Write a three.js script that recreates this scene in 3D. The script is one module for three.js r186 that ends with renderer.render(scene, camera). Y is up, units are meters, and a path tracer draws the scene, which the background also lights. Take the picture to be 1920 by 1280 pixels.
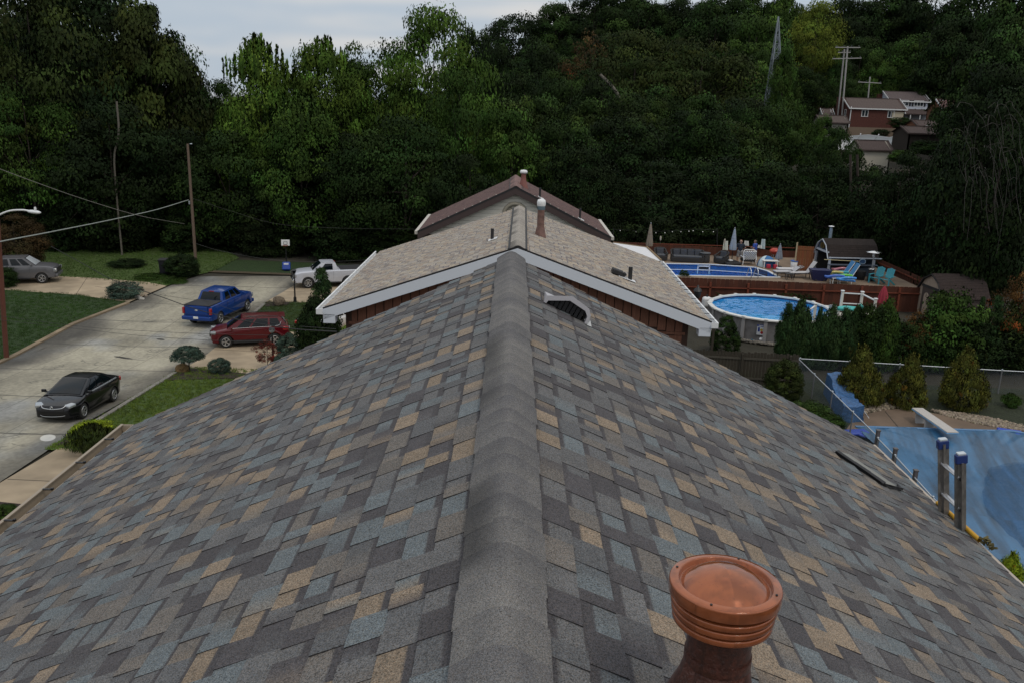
import * as THREE from 'three';
import { mergeGeometries, toCreasedNormals } from 'three/addons/utils/BufferGeometryUtils.js';
import { RoundedBoxGeometry } from 'three/addons/geometries/RoundedBoxGeometry.js';
import { MarchingCubes } from 'three/addons/objects/MarchingCubes.js';

// ---------------------------------------------------------------- camera, sky, sun, exposure
const scene = new THREE.Scene();
const FOCAL = 1600, EYE = new THREE.Vector3(-0.005, 14.526, 0);            // focal length in pixels of a 1920 x 1280 picture
const camera = new THREE.PerspectiveCamera(2 * Math.atan(640 / FOCAL) * 180 / Math.PI, 1024 / 682, 0.1, 2000);
camera.position.copy(EYE);
camera.rotation.order = 'YXZ';
camera.rotation.set(-15.401 * Math.PI / 180, -0.237 * Math.PI / 180, 1.799 * Math.PI / 180);
camera.updateMatrixWorld(true);
const renderer = new THREE.WebGLRenderer({ antialias: true });
renderer.toneMapping = THREE.LinearToneMapping;
renderer.toneMappingExposure = 0.87;
renderer.shadowMap.enabled = true;

const TAU = Math.PI * 2, DEG = Math.PI / 180;
function rng(seed) { let a = seed >>> 0; return () => { a = (a + 0x6d2b79f5) | 0; let t = Math.imul(a ^ (a >>> 15), 1 | a); t = (t + Math.imul(t ^ (t >>> 7), 61 | t)) ^ t; return ((t ^ (t >>> 14)) >>> 0) / 4294967296; }; }
const clamp = (x, a = 0, b = 1) => Math.min(b, Math.max(a, x)), mixn = (a, b, t) => a + (b - a) * t;
const smooth = (a, b, x) => { const t = clamp((x - a) / (b - a)); return t * t * (3 - 2 * t); };
function hash2(x, y, s = 0) { let h = Math.imul(x, 374761393) + Math.imul(y, 668265263) + Math.imul(s, 1442695041); h = Math.imul(h ^ (h >>> 13), 1274126177); return ((h ^ (h >>> 16)) >>> 0) / 4294967296; }
function vnoise(x, y, period = 0, s = 0) {
  const xi = Math.floor(x), yi = Math.floor(y), fx = x - xi, fy = y - yi, u = fx * fx * (3 - 2 * fx), v = fy * fy * (3 - 2 * fy);
  const w = (k) => period ? ((k % period) + period) % period : k;
  const a = hash2(w(xi), w(yi), s), b = hash2(w(xi + 1), w(yi), s), c = hash2(w(xi), w(yi + 1), s), d = hash2(w(xi + 1), w(yi + 1), s);
  return mixn(mixn(a, b, u), mixn(c, d, u), v);
}
function fbm(x, y, oct = 4, period = 0, s = 0) { let v = 0, a = 0.5, n = 0; for (let i = 0; i < oct; i++) { v += a * vnoise(x, y, period, s + i); n += a; a *= 0.5; x *= 2; y *= 2; if (period) period *= 2; } return v / n; }

{ // an overcast sky with thin blue gaps, brighter overhead than at the horizon
  const W = 1024, H = 512, data = new Float32Array(W * H * 4);
  for (let j = 0; j < H; j++) {
    const el = ((j + 0.5) / H - 0.5) * Math.PI, y = Math.sin(el), up = Math.max(0, y);
    for (let i = 0; i < W; i++) {
      const az = ((i + 0.5) / W) * TAU, k = 1 / (up + 0.16), cx = Math.cos(az) * Math.cos(el) * k, cz = Math.sin(az) * Math.cos(el) * k;
      const c1 = fbm(cx * 1.1 + 7.3, cz * 3.2 + 1.7, 5, 0, 3), c2 = fbm(cx * 2.6 + 3.1, cz * 6.0 + 9.2, 4, 0, 9);
      const cloud = smooth(0.34, 0.66, c1 * 0.75 + c2 * 0.25), lift = 0.70 + 0.36 * Math.pow(up, 0.8), o = (j * W + i) * 4;
      const white = [1.0, 1.0, 0.995], blue = [0.70, 0.81, 0.93];
      for (let c = 0; c < 3; c++) data[o + c] = y < 0 ? 0.12 : lift * mixn(blue[c], white[c], cloud) * 1.02;
      data[o + 3] = 1;
    }
  }
  const sky = new THREE.DataTexture(data, W, H, THREE.RGBAFormat, THREE.FloatType);
  sky.mapping = THREE.EquirectangularReflectionMapping; sky.magFilter = THREE.LinearFilter; sky.needsUpdate = true;
  scene.background = sky; scene.environment = sky;
}
const sun = new THREE.DirectionalLight(0xfff1de, 0.9);
sun.position.set(30, 74, -6); sun.target.position.set(0, 0, -45);
sun.castShadow = true; sun.shadow.radius = 24; sun.shadow.mapSize.set(2048, 2048);
Object.assign(sun.shadow.camera, { left: -120, right: 120, top: 160, bottom: -160, near: 1, far: 400 });
scene.add(sun, sun.target);

// ---------------------------------------------------------------- pixels of the photograph to places in the world
const V = (x, y, z) => new THREE.Vector3(x, y, z);
function ray(px, py) { return V((px - 960) / FOCAL, -(py - 640) / FOCAL, -1).applyQuaternion(camera.quaternion); }
function at(px, py, Y) { const d = ray(px, py); return EYE.clone().addScaledVector(d, (Y - EYE.y) / d.y); }         // on the level Y
function atZ(px, py, z) { const d = ray(px, py); return EYE.clone().addScaledVector(d, (z - EYE.z) / d.z); }       // at the distance z

// ---------------------------------------------------------------- terrain
function streetY(z) { return 0.6 + 0.08 * Math.max(0, z + 46) * smooth(-52, -40, z); }
function hillY(x, z) {
  const side = smooth(-60, 15, x + (z + 90) * 0.1), t = clamp((-z - 82) / 175, 0, 1.12);
  return side * 26 * t * t + (1 - side) * 5 * smooth(-90, -220, z) * 0 + (fbm(x * 0.03 + 50, z * 0.03 + 50, 3) - 0.5) * 3 * smooth(-80, -110, z);
}
function groundY(x, z) {
  const left = streetY(z) + 3.4 * smooth(-13, -6, x) * smooth(-75, -60, z), right = 1.7;
  return mixn(left, right, smooth(-6, 6, x)) + hillY(x, z);
}
function onGround(px, py) { let p = at(px, py, 1); for (let i = 0; i < 30; i++) p = at(px, py, groundY(p.x, p.z)); return p; }

// ---------------------------------------------------------------- geometry helpers
const nonIndexed = (g) => (g.index ? g.toNonIndexed() : g);
function tint(g, c) { const n = g.attributes.position.count, a = new Float32Array(n * 3); for (let i = 0; i < n; i++) a.set(c, i * 3); g.setAttribute('color', new THREE.BufferAttribute(a, 3)); return g; }
function uvBox(g) {                                                        // uv in metres, by the main direction of each face
  const p = g.attributes.position, n = g.attributes.normal, a = new Float32Array(p.count * 2);
  for (let i = 0; i < p.count; i++) {
    const x = Math.abs(n.getX(i)), y = Math.abs(n.getY(i)), z = Math.abs(n.getZ(i));
    if (y >= x && y >= z) { a[i * 2] = p.getX(i); a[i * 2 + 1] = p.getZ(i); } else if (x >= z) { a[i * 2] = p.getZ(i); a[i * 2 + 1] = p.getY(i); } else { a[i * 2] = p.getX(i); a[i * 2 + 1] = p.getY(i); }
  }
  g.setAttribute('uv', new THREE.BufferAttribute(a, 2)); return g;
}
function join(list, keepUv) {
  const all = [list].flat(9).map(nonIndexed), colored = all.some((g) => g.attributes.color);
  for (const g of all) {
    for (const k of Object.keys(g.attributes)) if (!['position', 'normal', 'uv', 'color'].includes(k)) g.deleteAttribute(k);
    if (!g.attributes.normal) g.computeVertexNormals();
    if (!keepUv || !g.attributes.uv) uvBox(g);
    if (colored && !g.attributes.color) tint(g, [1, 1, 1]);
    g.morphAttributes = {};
  }
  const out = all.length === 1 ? all[0] : mergeGeometries(all); out.clearGroups(); return out;
}
function place(g, x = 0, y = 0, z = 0, rx = 0, ry = 0, rz = 0, s = 1) {
  const m = new THREE.Matrix4().compose(V(x, y, z), new THREE.Quaternion().setFromEuler(new THREE.Euler(rx, ry, rz, 'YXZ')), typeof s === 'number' ? V(s, s, s) : V(...s));
  return g.applyMatrix4(m);
}
const box = (w, h, d, ...at) => place(new THREE.BoxGeometry(w, h, d), ...at);
const rbox = (w, h, d, r, ...at) => place(new RoundedBoxGeometry(w, h, d, 2, Math.min(r, w / 2.01, h / 2.01, d / 2.01)), ...at);
const cyl = (r1, r2, h, seg, ...at) => place(new THREE.CylinderGeometry(r1, r2, h, seg), ...at);
const ball = (r, ...at) => place(new THREE.SphereGeometry(r, 16, 10), ...at);
const lathe = (pts, seg = 24, ...at) => place(new THREE.LatheGeometry(pts.map((p) => new THREE.Vector2(...p)), seg), ...at);
function tube(pts, r, seg = 6, n = 0, closed = false) { const c = new THREE.CatmullRomCurve3(pts.map((p) => (p.isVector3 ? p : V(...p))), closed, 'catmullrom', 0.5); return new THREE.TubeGeometry(c, n || pts.length * 6, r, seg, closed); }
function bar(a, b, w, h = w, round = false) {                               // a straight bar from a to b
  a = a.isVector3 ? a : V(...a); b = b.isVector3 ? b : V(...b);
  const d = b.clone().sub(a), len = d.length(), g = round ? new THREE.CylinderGeometry(w / 2, w / 2, len, 8) : new THREE.BoxGeometry(w, len, h);
  const m = new THREE.Matrix4(), y = d.normalize(), ref = Math.abs(y.y) > 0.95 ? V(0, 0, 1) : V(0, 1, 0), x = new THREE.Vector3().crossVectors(y, ref).normalize(), z = new THREE.Vector3().crossVectors(x, y);
  return g.applyMatrix4(m.makeBasis(x, y, z).setPosition(a.add(b).multiplyScalar(0.5)));
}
function quads(list) {                                                     // [[a, b, c, d], ...] with corners as arrays, counter-clockwise
  const p = []; for (const [a, b, c, d] of list) p.push(...a, ...b, ...c, ...(d ? [...a, ...c, ...d] : []));
  const g = new THREE.BufferGeometry(); g.setAttribute('position', new THREE.BufferAttribute(new Float32Array(p), 3)); g.computeVertexNormals(); return g;
}
function prism(outline, h, ...at) {                                        // an upright prism on an outline of [x, z]
  const s = new THREE.Shape(outline.map(([x, z]) => new THREE.Vector2(x, -z)));
  return place(new THREE.ExtrudeGeometry(s, { depth: h, bevelEnabled: false }).rotateX(-Math.PI / 2), ...at);
}
function side(outline, depth, bevel = 0, steps = 1) {                      // an outline of [x, y] given thickness along z, centred
  const s = outline instanceof THREE.Shape ? outline : new THREE.Shape(outline.map(([x, y]) => new THREE.Vector2(x, y)));
  const g = new THREE.ExtrudeGeometry(s, { depth: depth - 2 * bevel, bevelEnabled: bevel > 0, bevelSize: bevel, bevelOffset: -bevel, bevelThickness: bevel, bevelSegments: 2, steps, curveSegments: 10 });
  return g.translate(0, 0, -(depth - 2 * bevel) / 2);
}
function patch(p00, p10, p11, p01, bulge = 0, n = 6, u0 = 0, u1 = 1, v0 = 0, v1 = 1, lift = 0, from = null) {     // a bulging four-cornered sheet, or a window of it, outwards from a point
  const P = [p00, p10, p11, p01].map((p) => V(...p)), f = (u, v) => P[0].clone().lerp(P[1], u).lerp(P[3].clone().lerp(P[2], u), v);
  const nor = V(0, 0, 0).crossVectors(P[1].clone().sub(P[0]), P[3].clone().sub(P[0])).normalize(), pos = [], idx = [];
  if (from && nor.dot(P[0].clone().add(P[2]).multiplyScalar(0.5).sub(V(...from))) < 0) nor.negate();
  for (let j = 0; j <= n; j++) for (let i = 0; i <= n; i++) { const u = mixn(u0, u1, i / n), v = mixn(v0, v1, j / n); pos.push(...f(u, v).addScaledVector(nor, bulge * Math.sin(Math.PI * u) * (0.3 + 0.7 * Math.sin(Math.PI * v)) + lift).toArray()); }
  for (let j = 0; j < n; j++) for (let i = 0; i < n; i++) { const a = j * (n + 1) + i; idx.push(a, a + 1, a + n + 2, a, a + n + 2, a + n + 1); }
  const g = new THREE.BufferGeometry(); g.setAttribute('position', new THREE.BufferAttribute(new Float32Array(pos), 3)); g.setIndex(idx); g.computeVertexNormals(); return g;
}

// ---------------------------------------------------------------- things, parts
const taken = {};
function numbered(name) { const n = taken[name] = (taken[name] ?? -1) + 1; return n ? name + '_' + String(n).padStart(3, '0') : name; }
function tag(o, label, category, group) { Object.assign(o.userData, { label, category }); if (group) o.userData.group = group; return o; }
function shadows(o) { o.castShadow = o.receiveShadow = true; return o; }
function mesh(name, geoms, mat, parent, keepUv) { const m = shadows(new THREE.Mesh(geoms.isBufferGeometry && keepUv === 'as is' ? geoms : join(geoms, keepUv), mat)); m.name = name; (parent ?? scene).add(m); return m; }
function thing(name, label, category, pos = [0, 0, 0], turn = 0, group) {
  const o = new THREE.Group(); o.name = numbered(name); o.position.set(...(pos.isVector3 ? pos.toArray() : pos)); o.rotation.y = turn; scene.add(o); return tag(o, label, category, group);
}
const part = (o, name, geoms, mat, label, keepUv) => { const m = mesh(name, geoms, mat, o, keepUv); if (label) m.userData.label = label; return m; };
function single(name, geoms, mat, label, category, group, keepUv) { const m = mesh(numbered(name), geoms, mat, scene, keepUv); return tag(m, label, category, group); }
function struct(name, geoms, mat, keepUv) { const m = mesh(numbered(name), geoms, mat, scene, keepUv); m.userData.kind = 'structure'; return m; }
function copy(o, pos, turn, label, scale) {
  const c = o.clone(); c.name = numbered(o.name.replace(/_\d{3}$/, '')); c.userData = { ...o.userData }; if (label) c.userData.label = label;
  if (pos) c.position.set(...(pos.isVector3 ? pos.toArray() : pos)); if (turn !== undefined) c.rotation.y = turn; if (scale) c.scale.set(...(typeof scale === 'number' ? [scale, scale, scale] : scale));
  scene.add(c); return c;
}

// ---------------------------------------------------------------- textures and materials
function grey(size, f, repeatMetres, srgb = false) {
  const d = new Uint8Array(size * size * 4);
  for (let y = 0; y < size; y++) for (let x = 0; x < size; x++) { const v = f(x, y), o = (y * size + x) * 4; for (let c = 0; c < 3; c++) d[o + c] = clamp(Array.isArray(v) ? v[c] : v) * 255; d[o + 3] = 255; }
  const t = new THREE.DataTexture(d, size, size, THREE.RGBAFormat); t.wrapS = t.wrapT = THREE.RepeatWrapping; t.magFilter = THREE.LinearFilter; t.minFilter = THREE.LinearMipmapLinearFilter; t.generateMipmaps = true;
  if (srgb) t.colorSpace = THREE.SRGBColorSpace; t.repeat.set(1 / repeatMetres, 1 / repeatMetres); t.needsUpdate = true; return t;
}
const R0 = rng(11);
const T = {
  granule: grey(512, () => { const a = R0(), b = R0(), v = 0.56 + (a - 0.5) * 0.6 + (b > 0.9 ? 0.42 : b < 0.14 ? -0.36 : 0), w = R0() - 0.5; return [v * (1 + w * 0.22), v, v * (1 - w * 0.22)]; }, 1.5),
  rough: grey(512, (x, y) => 0.25 + 0.75 * fbm(x / 16, y / 16, 5, 32, 4), 2.2),
  soft: grey(256, (x, y) => 0.66 + 0.34 * smooth(0.3, 0.7, fbm(x / 26, y / 26, 5, 0, 33)) - (hash2(x >> 1, y >> 1, 3) > 0.985 ? 0.15 : 0), 0.4),
  coarse: grey(512, (x, y) => 0.35 + 0.65 * fbm(x / 64, y / 64, 6, 8, 6), 9),
  grain: grey(256, (x, y) => 0.45 + 0.5 * fbm(x / 3, y / 42, 4, 0, 8), 0.9),
  stipple: grey(256, () => 0.62 + (R0() - 0.5) * 0.5, 0.5),
  ripple: grey(512, (x, y) => { const a = fbm(x / 24, y / 40, 3, 0, 21), b = fbm(x / 10 + 40, y / 17, 2, 0, 25); return 0.7 * Math.abs(2 * a - 1) + 0.3 * b; }, 4.5),
  leafgrain: grey(256, (x, y) => 0.6 + 0.4 * fbm(x / 8, y / 8, 4, 32, 14), 3),
};
function rep(t, m) { const c = t.clone(); c.repeat.set(1 / m, 1 / m); c.needsUpdate = true; return c; }
function std(rgb, roughness = 0.85, o = {}) { const m = new THREE.MeshStandardMaterial({ roughness, side: THREE.DoubleSide, ...o }); m.color.setRGB(...rgb); return m; }
function phys(rgb, roughness, o = {}) { const m = new THREE.MeshPhysicalMaterial({ roughness, side: THREE.DoubleSide, ...o }); m.color.setRGB(...rgb); return m; }
const paint = (rgb, o = {}) => phys(rgb, 0.35, { clearcoat: 0.7, clearcoatRoughness: 0.03, metalness: 0.1, specularIntensity: 0.3, ...o });
const M = {
  shingle: std([1, 1, 1], 0.95, { vertexColors: true, map: T.granule, bumpMap: T.granule, bumpScale: 0.0015 }),
  asphalt: std([0.02, 0.02, 0.022], 0.95),
  whitePaint: std([0.6, 0.61, 0.62], 0.55, { map: rep(T.coarse, 5), }),
  blueWhite: std([0.62, 0.66, 0.72], 0.5),
  white: std([0.72, 0.73, 0.74], 0.45), plastic: phys([0.7, 0.7, 0.68], 0.35),
  brownBoard: std([0.22, 0.095, 0.058], 0.75, { map: T.grain }),
  blackMetal: std([0.012, 0.012, 0.014], 0.45), black: std([0.015, 0.015, 0.017], 0.7), rubber: std([0.018, 0.018, 0.018], 0.9),
  copper: phys([0.34, 0.10, 0.036], 0.3, { map: T.soft, metalness: 0.3, specularIntensity: 0.6, clearcoat: 0.55, clearcoatRoughness: 0.06, roughnessMap: T.rough, bumpMap: T.rough, bumpScale: 0.001 }),
  copperDark: phys([0.085, 0.021, 0.010], 0.45, { clearcoat: 0.5, clearcoatRoughness: 0.3, map: rep(T.rough, 0.35), bumpMap: rep(T.rough, 0.3), bumpScale: 0.006 }),
  metal: std([0.55, 0.56, 0.58], 0.38, { metalness: 0.85 }), chrome: std([0.75, 0.76, 0.78], 0.12, { metalness: 1 }), galv: std([0.42, 0.46, 0.5], 0.45, { metalness: 0.6 }),
  glass: phys([0.004, 0.007, 0.01], 0.04, { specularIntensity: 0.65 }),
  pane: std([0.03, 0.04, 0.05], 0.08, { metalness: 0.1 }),
  concrete: std([0.50, 0.395, 0.27], 0.9, { map: T.coarse, bumpMap: T.rough, bumpScale: 0.003 }),
  greyConcrete: std([0.33, 0.31, 0.28], 0.9, { map: T.coarse, bumpMap: T.rough, bumpScale: 0.003 }),
  deckConcrete: std([0.235, 0.165, 0.115], 0.9, { map: T.coarse, bumpMap: T.rough, bumpScale: 0.003 }),
  mulch: std([0.055, 0.036, 0.03], 1, { map: rep(T.rough, 0.7), bumpMap: rep(T.rough, 0.5), bumpScale: 0.04 }),
  earth: std([0.045, 0.04, 0.025], 1, { map: T.coarse, bumpMap: T.rough, bumpScale: 0.05 }),
  lawn: std([0.032, 0.072, 0.012], 1, { map: rep(T.rough, 3.1), bumpMap: rep(T.rough, 0.6), bumpScale: 0.05 }),
  fence: std([0.22, 0.05, 0.022], 0.8, { map: T.grain }), oldWood: std([0.06, 0.05, 0.036], 0.95, { map: T.grain }), poleWood: std([0.2, 0.14, 0.105], 0.9, { map: T.grain }), redPole: std([0.16, 0.055, 0.035], 0.9, { map: T.grain }),
  bark: std([0.07, 0.055, 0.045], 1, { map: T.rough }), paleBark: std([0.2, 0.18, 0.15], 1, { map: T.rough }),
  rock: std([0.3, 0.27, 0.23], 0.9, { map: rep(T.rough, 1.2), bumpMap: rep(T.rough, 0.6), bumpScale: 0.03 }),
};
// ---------------------------------------------------------------- shingled roofs
// A roof plane has its own axes: u along the ridge, n off the roof, v down the slope. A tab is one shingle tongue: a top that tilts up towards its butt edge, a dark butt and two flanks.
function planeMatrix(sideSign, pitch, origin, turn = 0) {
  const c = 1 / Math.hypot(1, pitch), s = pitch * c, u = V(0, 0, -sideSign), n = V(sideSign * s, c, 0), v = V(sideSign * c, -s, 0);
  const m = new THREE.Matrix4().makeBasis(u, n, v);
  return new THREE.Matrix4().makeTranslation(...origin).multiply(new THREE.Matrix4().makeRotationY(turn)).multiply(m);
}
function tabGeometry(t, m) {
  const pos = [], col = [], uv = [], { u0, u1, v0, v1, h0, h1 } = t, dark = [0.045, 0.042, 0.045];
  const quad = (a, b, c, d, ca, cb, cc, cd) => { for (const [p, k] of [[a, ca], [b, cb], [c, cc], [a, ca], [c, cc], [d, cd]]) { pos.push(...p); col.push(...k); uv.push(p[0] + t.du, p[2] + t.dv); } };
  for (const [a, b, ca, cb] of t.bands) {
    const at = (k) => [mixn(h0, h1, k), mixn(v0, v1, k)], dk = TONES[2].map((x) => x * 0.9 * t.dim), [y1, z1] = at(t.cut), [y2, z2] = at(Math.min(1, t.cut + 0.07));
    if (t.cut) { quad([a, h0, v0], [a, y1, z1], [b, y1, z1], [b, h0, v0], dk, dk, dk, dk); quad([a, y1, z1], [a, y2, z2], [b, y2, z2], [b, y1, z1], dk, ca, cb, dk); quad([a, y2, z2], [a, h1, v1], [b, h1, v1], [b, y2, z2], ca, ca, cb, cb); } else quad([a, h0, v0], [a, h1, v1], [b, h1, v1], [b, h0, v0], ca, ca, cb, cb);
  }
  quad([u0, h1, v1], [u0, -0.004, v1], [u1, -0.004, v1], [u1, h1, v1], dark, dark, dark, dark);
  quad([u0, h0, v0], [u0, -0.004, v0], [u0, -0.004, v1], [u0, h1, v1], dark, dark, dark, dark);
  quad([u1, h1, v1], [u1, -0.004, v1], [u1, -0.004, v0], [u1, h0, v0], dark, dark, dark, dark);
  const g = new THREE.BufferGeometry();
  g.setAttribute('position', new THREE.BufferAttribute(new Float32Array(pos), 3)); g.setAttribute('color', new THREE.BufferAttribute(new Float32Array(col), 3)); g.setAttribute('uv', new THREE.BufferAttribute(new Float32Array(uv), 2));
  g.computeVertexNormals(); if (m) g.applyMatrix4(m); return g;
}
function layTabs({ length, slope, exposure, tones, weights, width, raise, seed, strip = 0.85, rake = 0, thick = 0.009 }) {
  const R = rng(seed), out = [], rows = Math.round(slope / exposure), e = slope / rows;
  const pick = () => { let k = R(); for (let i = 0; i < tones.length; i++) if ((k -= weights[i]) < 0) return i; return 0; };
  for (let r = 0; r < rows; r++) {
    let u = -R() * width[1], last = -1, tooth = R() < 0.5, start = true, toneAt = null;
    while (u < length) {
      let w = mixn(width[0], width[1], R()), k = pick(); if (k === last) k = pick();
      const j = 0.9 + R() * 0.2, tone = tones[k].map((x) => x * j); last = k; tooth = !tooth;
      const u0 = Math.max(u, 0), u1 = Math.min(u + w, length + (R() - 0.5) * rake); u += w;
      if (u1 - u0 < 0.02) continue;
      const pal = tones[pick()], share = 0.3 + R() * 0.5, other = R() < 0.5 ? tone.map((x, c) => mixn(x, pal[c], share)) : tone, bands = [];
      { const mix = (k) => { const q = 0.93 + R() * 0.14; return tone.map((x, c) => mixn(x, other[c], k) * q); }; const u3 = u0 + (u1 - u0) * (0.25 + R() * 0.2), u4 = u0 + (u1 - u0) * (0.6 + R() * 0.2), c0 = mix(0), c3 = mix(0.15), c4 = mix(0.7), c5 = mix(1); if (u1 - u0 > 0.1) bands.push([u0, u3, c0, c3], [u3, u4, c3, c4], [u4, u1, c4, c5]); else bands.push([u0, u1, c0, c5]); }
      const lift = (tooth ? raise : 0) + R() * 0.0015, wob = (R() - 0.5) * 0.006;
      out.push({ u0, u1, v0: r * e - (r ? 0.025 : 0), v1: (r + 1) * e + wob, h0: 0.001 + lift * 0.3, h1: thick + lift, bands, du: R() * 5, dv: R() * 5, cut: !tooth && R() < strip ? 0.28 + R() * 0.14 : tooth && R() < strip * 0.35 ? 0.24 : 0, dim: tones === TONES ? 1 : 2.6, row: r });
    }
  }
  return out;
}
const TONES = [[0.215, 0.166, 0.120], [0.120, 0.137, 0.146], [0.064, 0.059, 0.063], [0.114, 0.112, 0.113], [0.132, 0.118, 0.106], [0.096, 0.097, 0.101]].map((c) => c.map((x) => x / 0.57));
const TONES2 = [[0.37, 0.31, 0.24], [0.30, 0.27, 0.24], [0.23, 0.20, 0.18], [0.34, 0.305, 0.265], [0.31, 0.245, 0.195]].map((c) => c.map((x) => x / 0.6));
const TONES3 = [[0.115, 0.062, 0.056], [0.10, 0.053, 0.05], [0.088, 0.047, 0.045], [0.125, 0.07, 0.06]].map((c) => c.map((x) => x / 0.6));

function shingles(house, planes, howMany) {                               // the tabs that show largest are parts, the rest one part
  const all = []; const p = new THREE.Vector3();
  for (const { tabs, matrix } of planes) for (const t of tabs) {
    p.set((t.u0 + t.u1) / 2, 0, (t.v0 + t.v1) / 2).applyMatrix4(matrix); house.localToWorld(p);
    const q = p.clone().project(camera), seen = Math.abs(q.x) < 1.02 && Math.abs(q.y) < 1.02 && q.z < 1;
    all.push({ t, matrix, size: seen ? (t.u1 - t.u0) * (t.v1 - t.v0) / p.distanceTo(EYE) ** 3 : 0 });
  }
  all.sort((a, b) => b.size - a.size);
  for (const { t, matrix } of all.slice(0, howMany)) part(house, 'shingle', tabGeometry(t, matrix), M.shingle, null, true);
  const rest = part(house, 'shingle_field', mergeGeometries(all.slice(howMany).map(({ t, matrix }) => tabGeometry(t, matrix))), M.shingle, null, true);
  rest.userData.kind = 'stuff'; rest.userData.label = 'the smaller and more distant shingles of this roof';
}
function ridgeCaps(house, { z0, z1, pitch, half, exposure, tones, hump, seed, y = 0 }) {
  const R = rng(seed), prof = (x) => -pitch * Math.sqrt(x * x + 0.0036) + pitch * 0.05 + 0.012 + hump * Math.exp(-((x / (half * 0.7)) ** 2));
  for (let z = z0; z > z1; z -= exposure) {
    const pos = [], col = [], uv = [], nx = 14, nz = 4, du = R() * 3, far = Math.max(z - exposure - 0.02, z1), skew = (R() - 0.5) * 0.012, jy = R(), ja = 0.93 + R() * 0.14, jb = 0.92 + R() * 0.16, a = tones[0].map((x) => x / 0.57 * ja), b = tones[1].map((x) => x / 0.57 * jb), mid = 0.3 + R() * 0.4, flip = R() < 0.25, dirt = R() < 0.35 ? 0.7 : 0.92;
    const P = (i, j) => { const x = (i / nx * 2 - 1) * half, k = j / nz; return [x + skew, y + prof(x) + 0.005 * k + 0.002 * jy - (Math.abs(x) > half * 0.94 ? 0.004 : 0), mixn(z, far, k)]; };
    const C = (i, j) => { const zz = mixn(z, far, j / nz), k = smooth(0.3, 0.7, fbm(zz * 2.1 + seed, 4.2, 2, 0, 9)) * 0.5 + (j / nz) * 0.55 + (fbm(i * 0.5 + seed, zz * 5, 3) - 0.5) * 0.7, stain = 1 - 0.55 * smooth(0.46, 0.66, fbm(zz * 1.7 + 20, seed, 2, 0, 5)) * smooth(0.55, 0.1, i / nx); return tones[0].map((x, c) => mixn(x, tones[1][c], clamp(k)) / 0.57 * stain * ja); };
    const tri = (...v) => { for (const [p, c] of v) { pos.push(...p); col.push(...c); uv.push((p[0] + du) * 1.5, (p[2] + du) * 1.5); } };
    for (let j = 0; j < nz; j++) for (let i = 0; i < nx; i++) { const q = [[i, j], [i + 1, j], [i + 1, j + 1], [i, j + 1]].map(([m, n]) => [P(m, n), C(m, n)]); tri(q[0], q[1], q[2]); tri(q[0], q[2], q[3]); }
    const dk = b.map((x) => x * 0.85), low = (p) => [p[0], p[1] - 0.02, p[2]];
    for (let i = 0; i < nx; i++) { const p = P(i, nz), q = P(i + 1, nz); tri([low(p), dk], [low(q), dk], [q, dk]); tri([low(p), dk], [q, dk], [p, dk]); }
    for (const i of [0, nx]) { const p = P(i, 0), q = P(i, nz); tri([p, dk], [q, dk], [low(q), dk]); tri([p, dk], [low(q), dk], [low(p), dk]); }
    const g = new THREE.BufferGeometry(); g.setAttribute('position', new THREE.BufferAttribute(new Float32Array(pos), 3)); g.setAttribute('color', new THREE.BufferAttribute(new Float32Array(col), 3)); g.setAttribute('uv', new THREE.BufferAttribute(new Float32Array(uv), 2));
    g.computeVertexNormals(); const s = mergeSmooth(g); part(house, 'ridge_cap', s, M.shingle, null, true);
  }
}
function mergeSmooth(g) { return toCreasedNormals(g, 0.7); }

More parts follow.
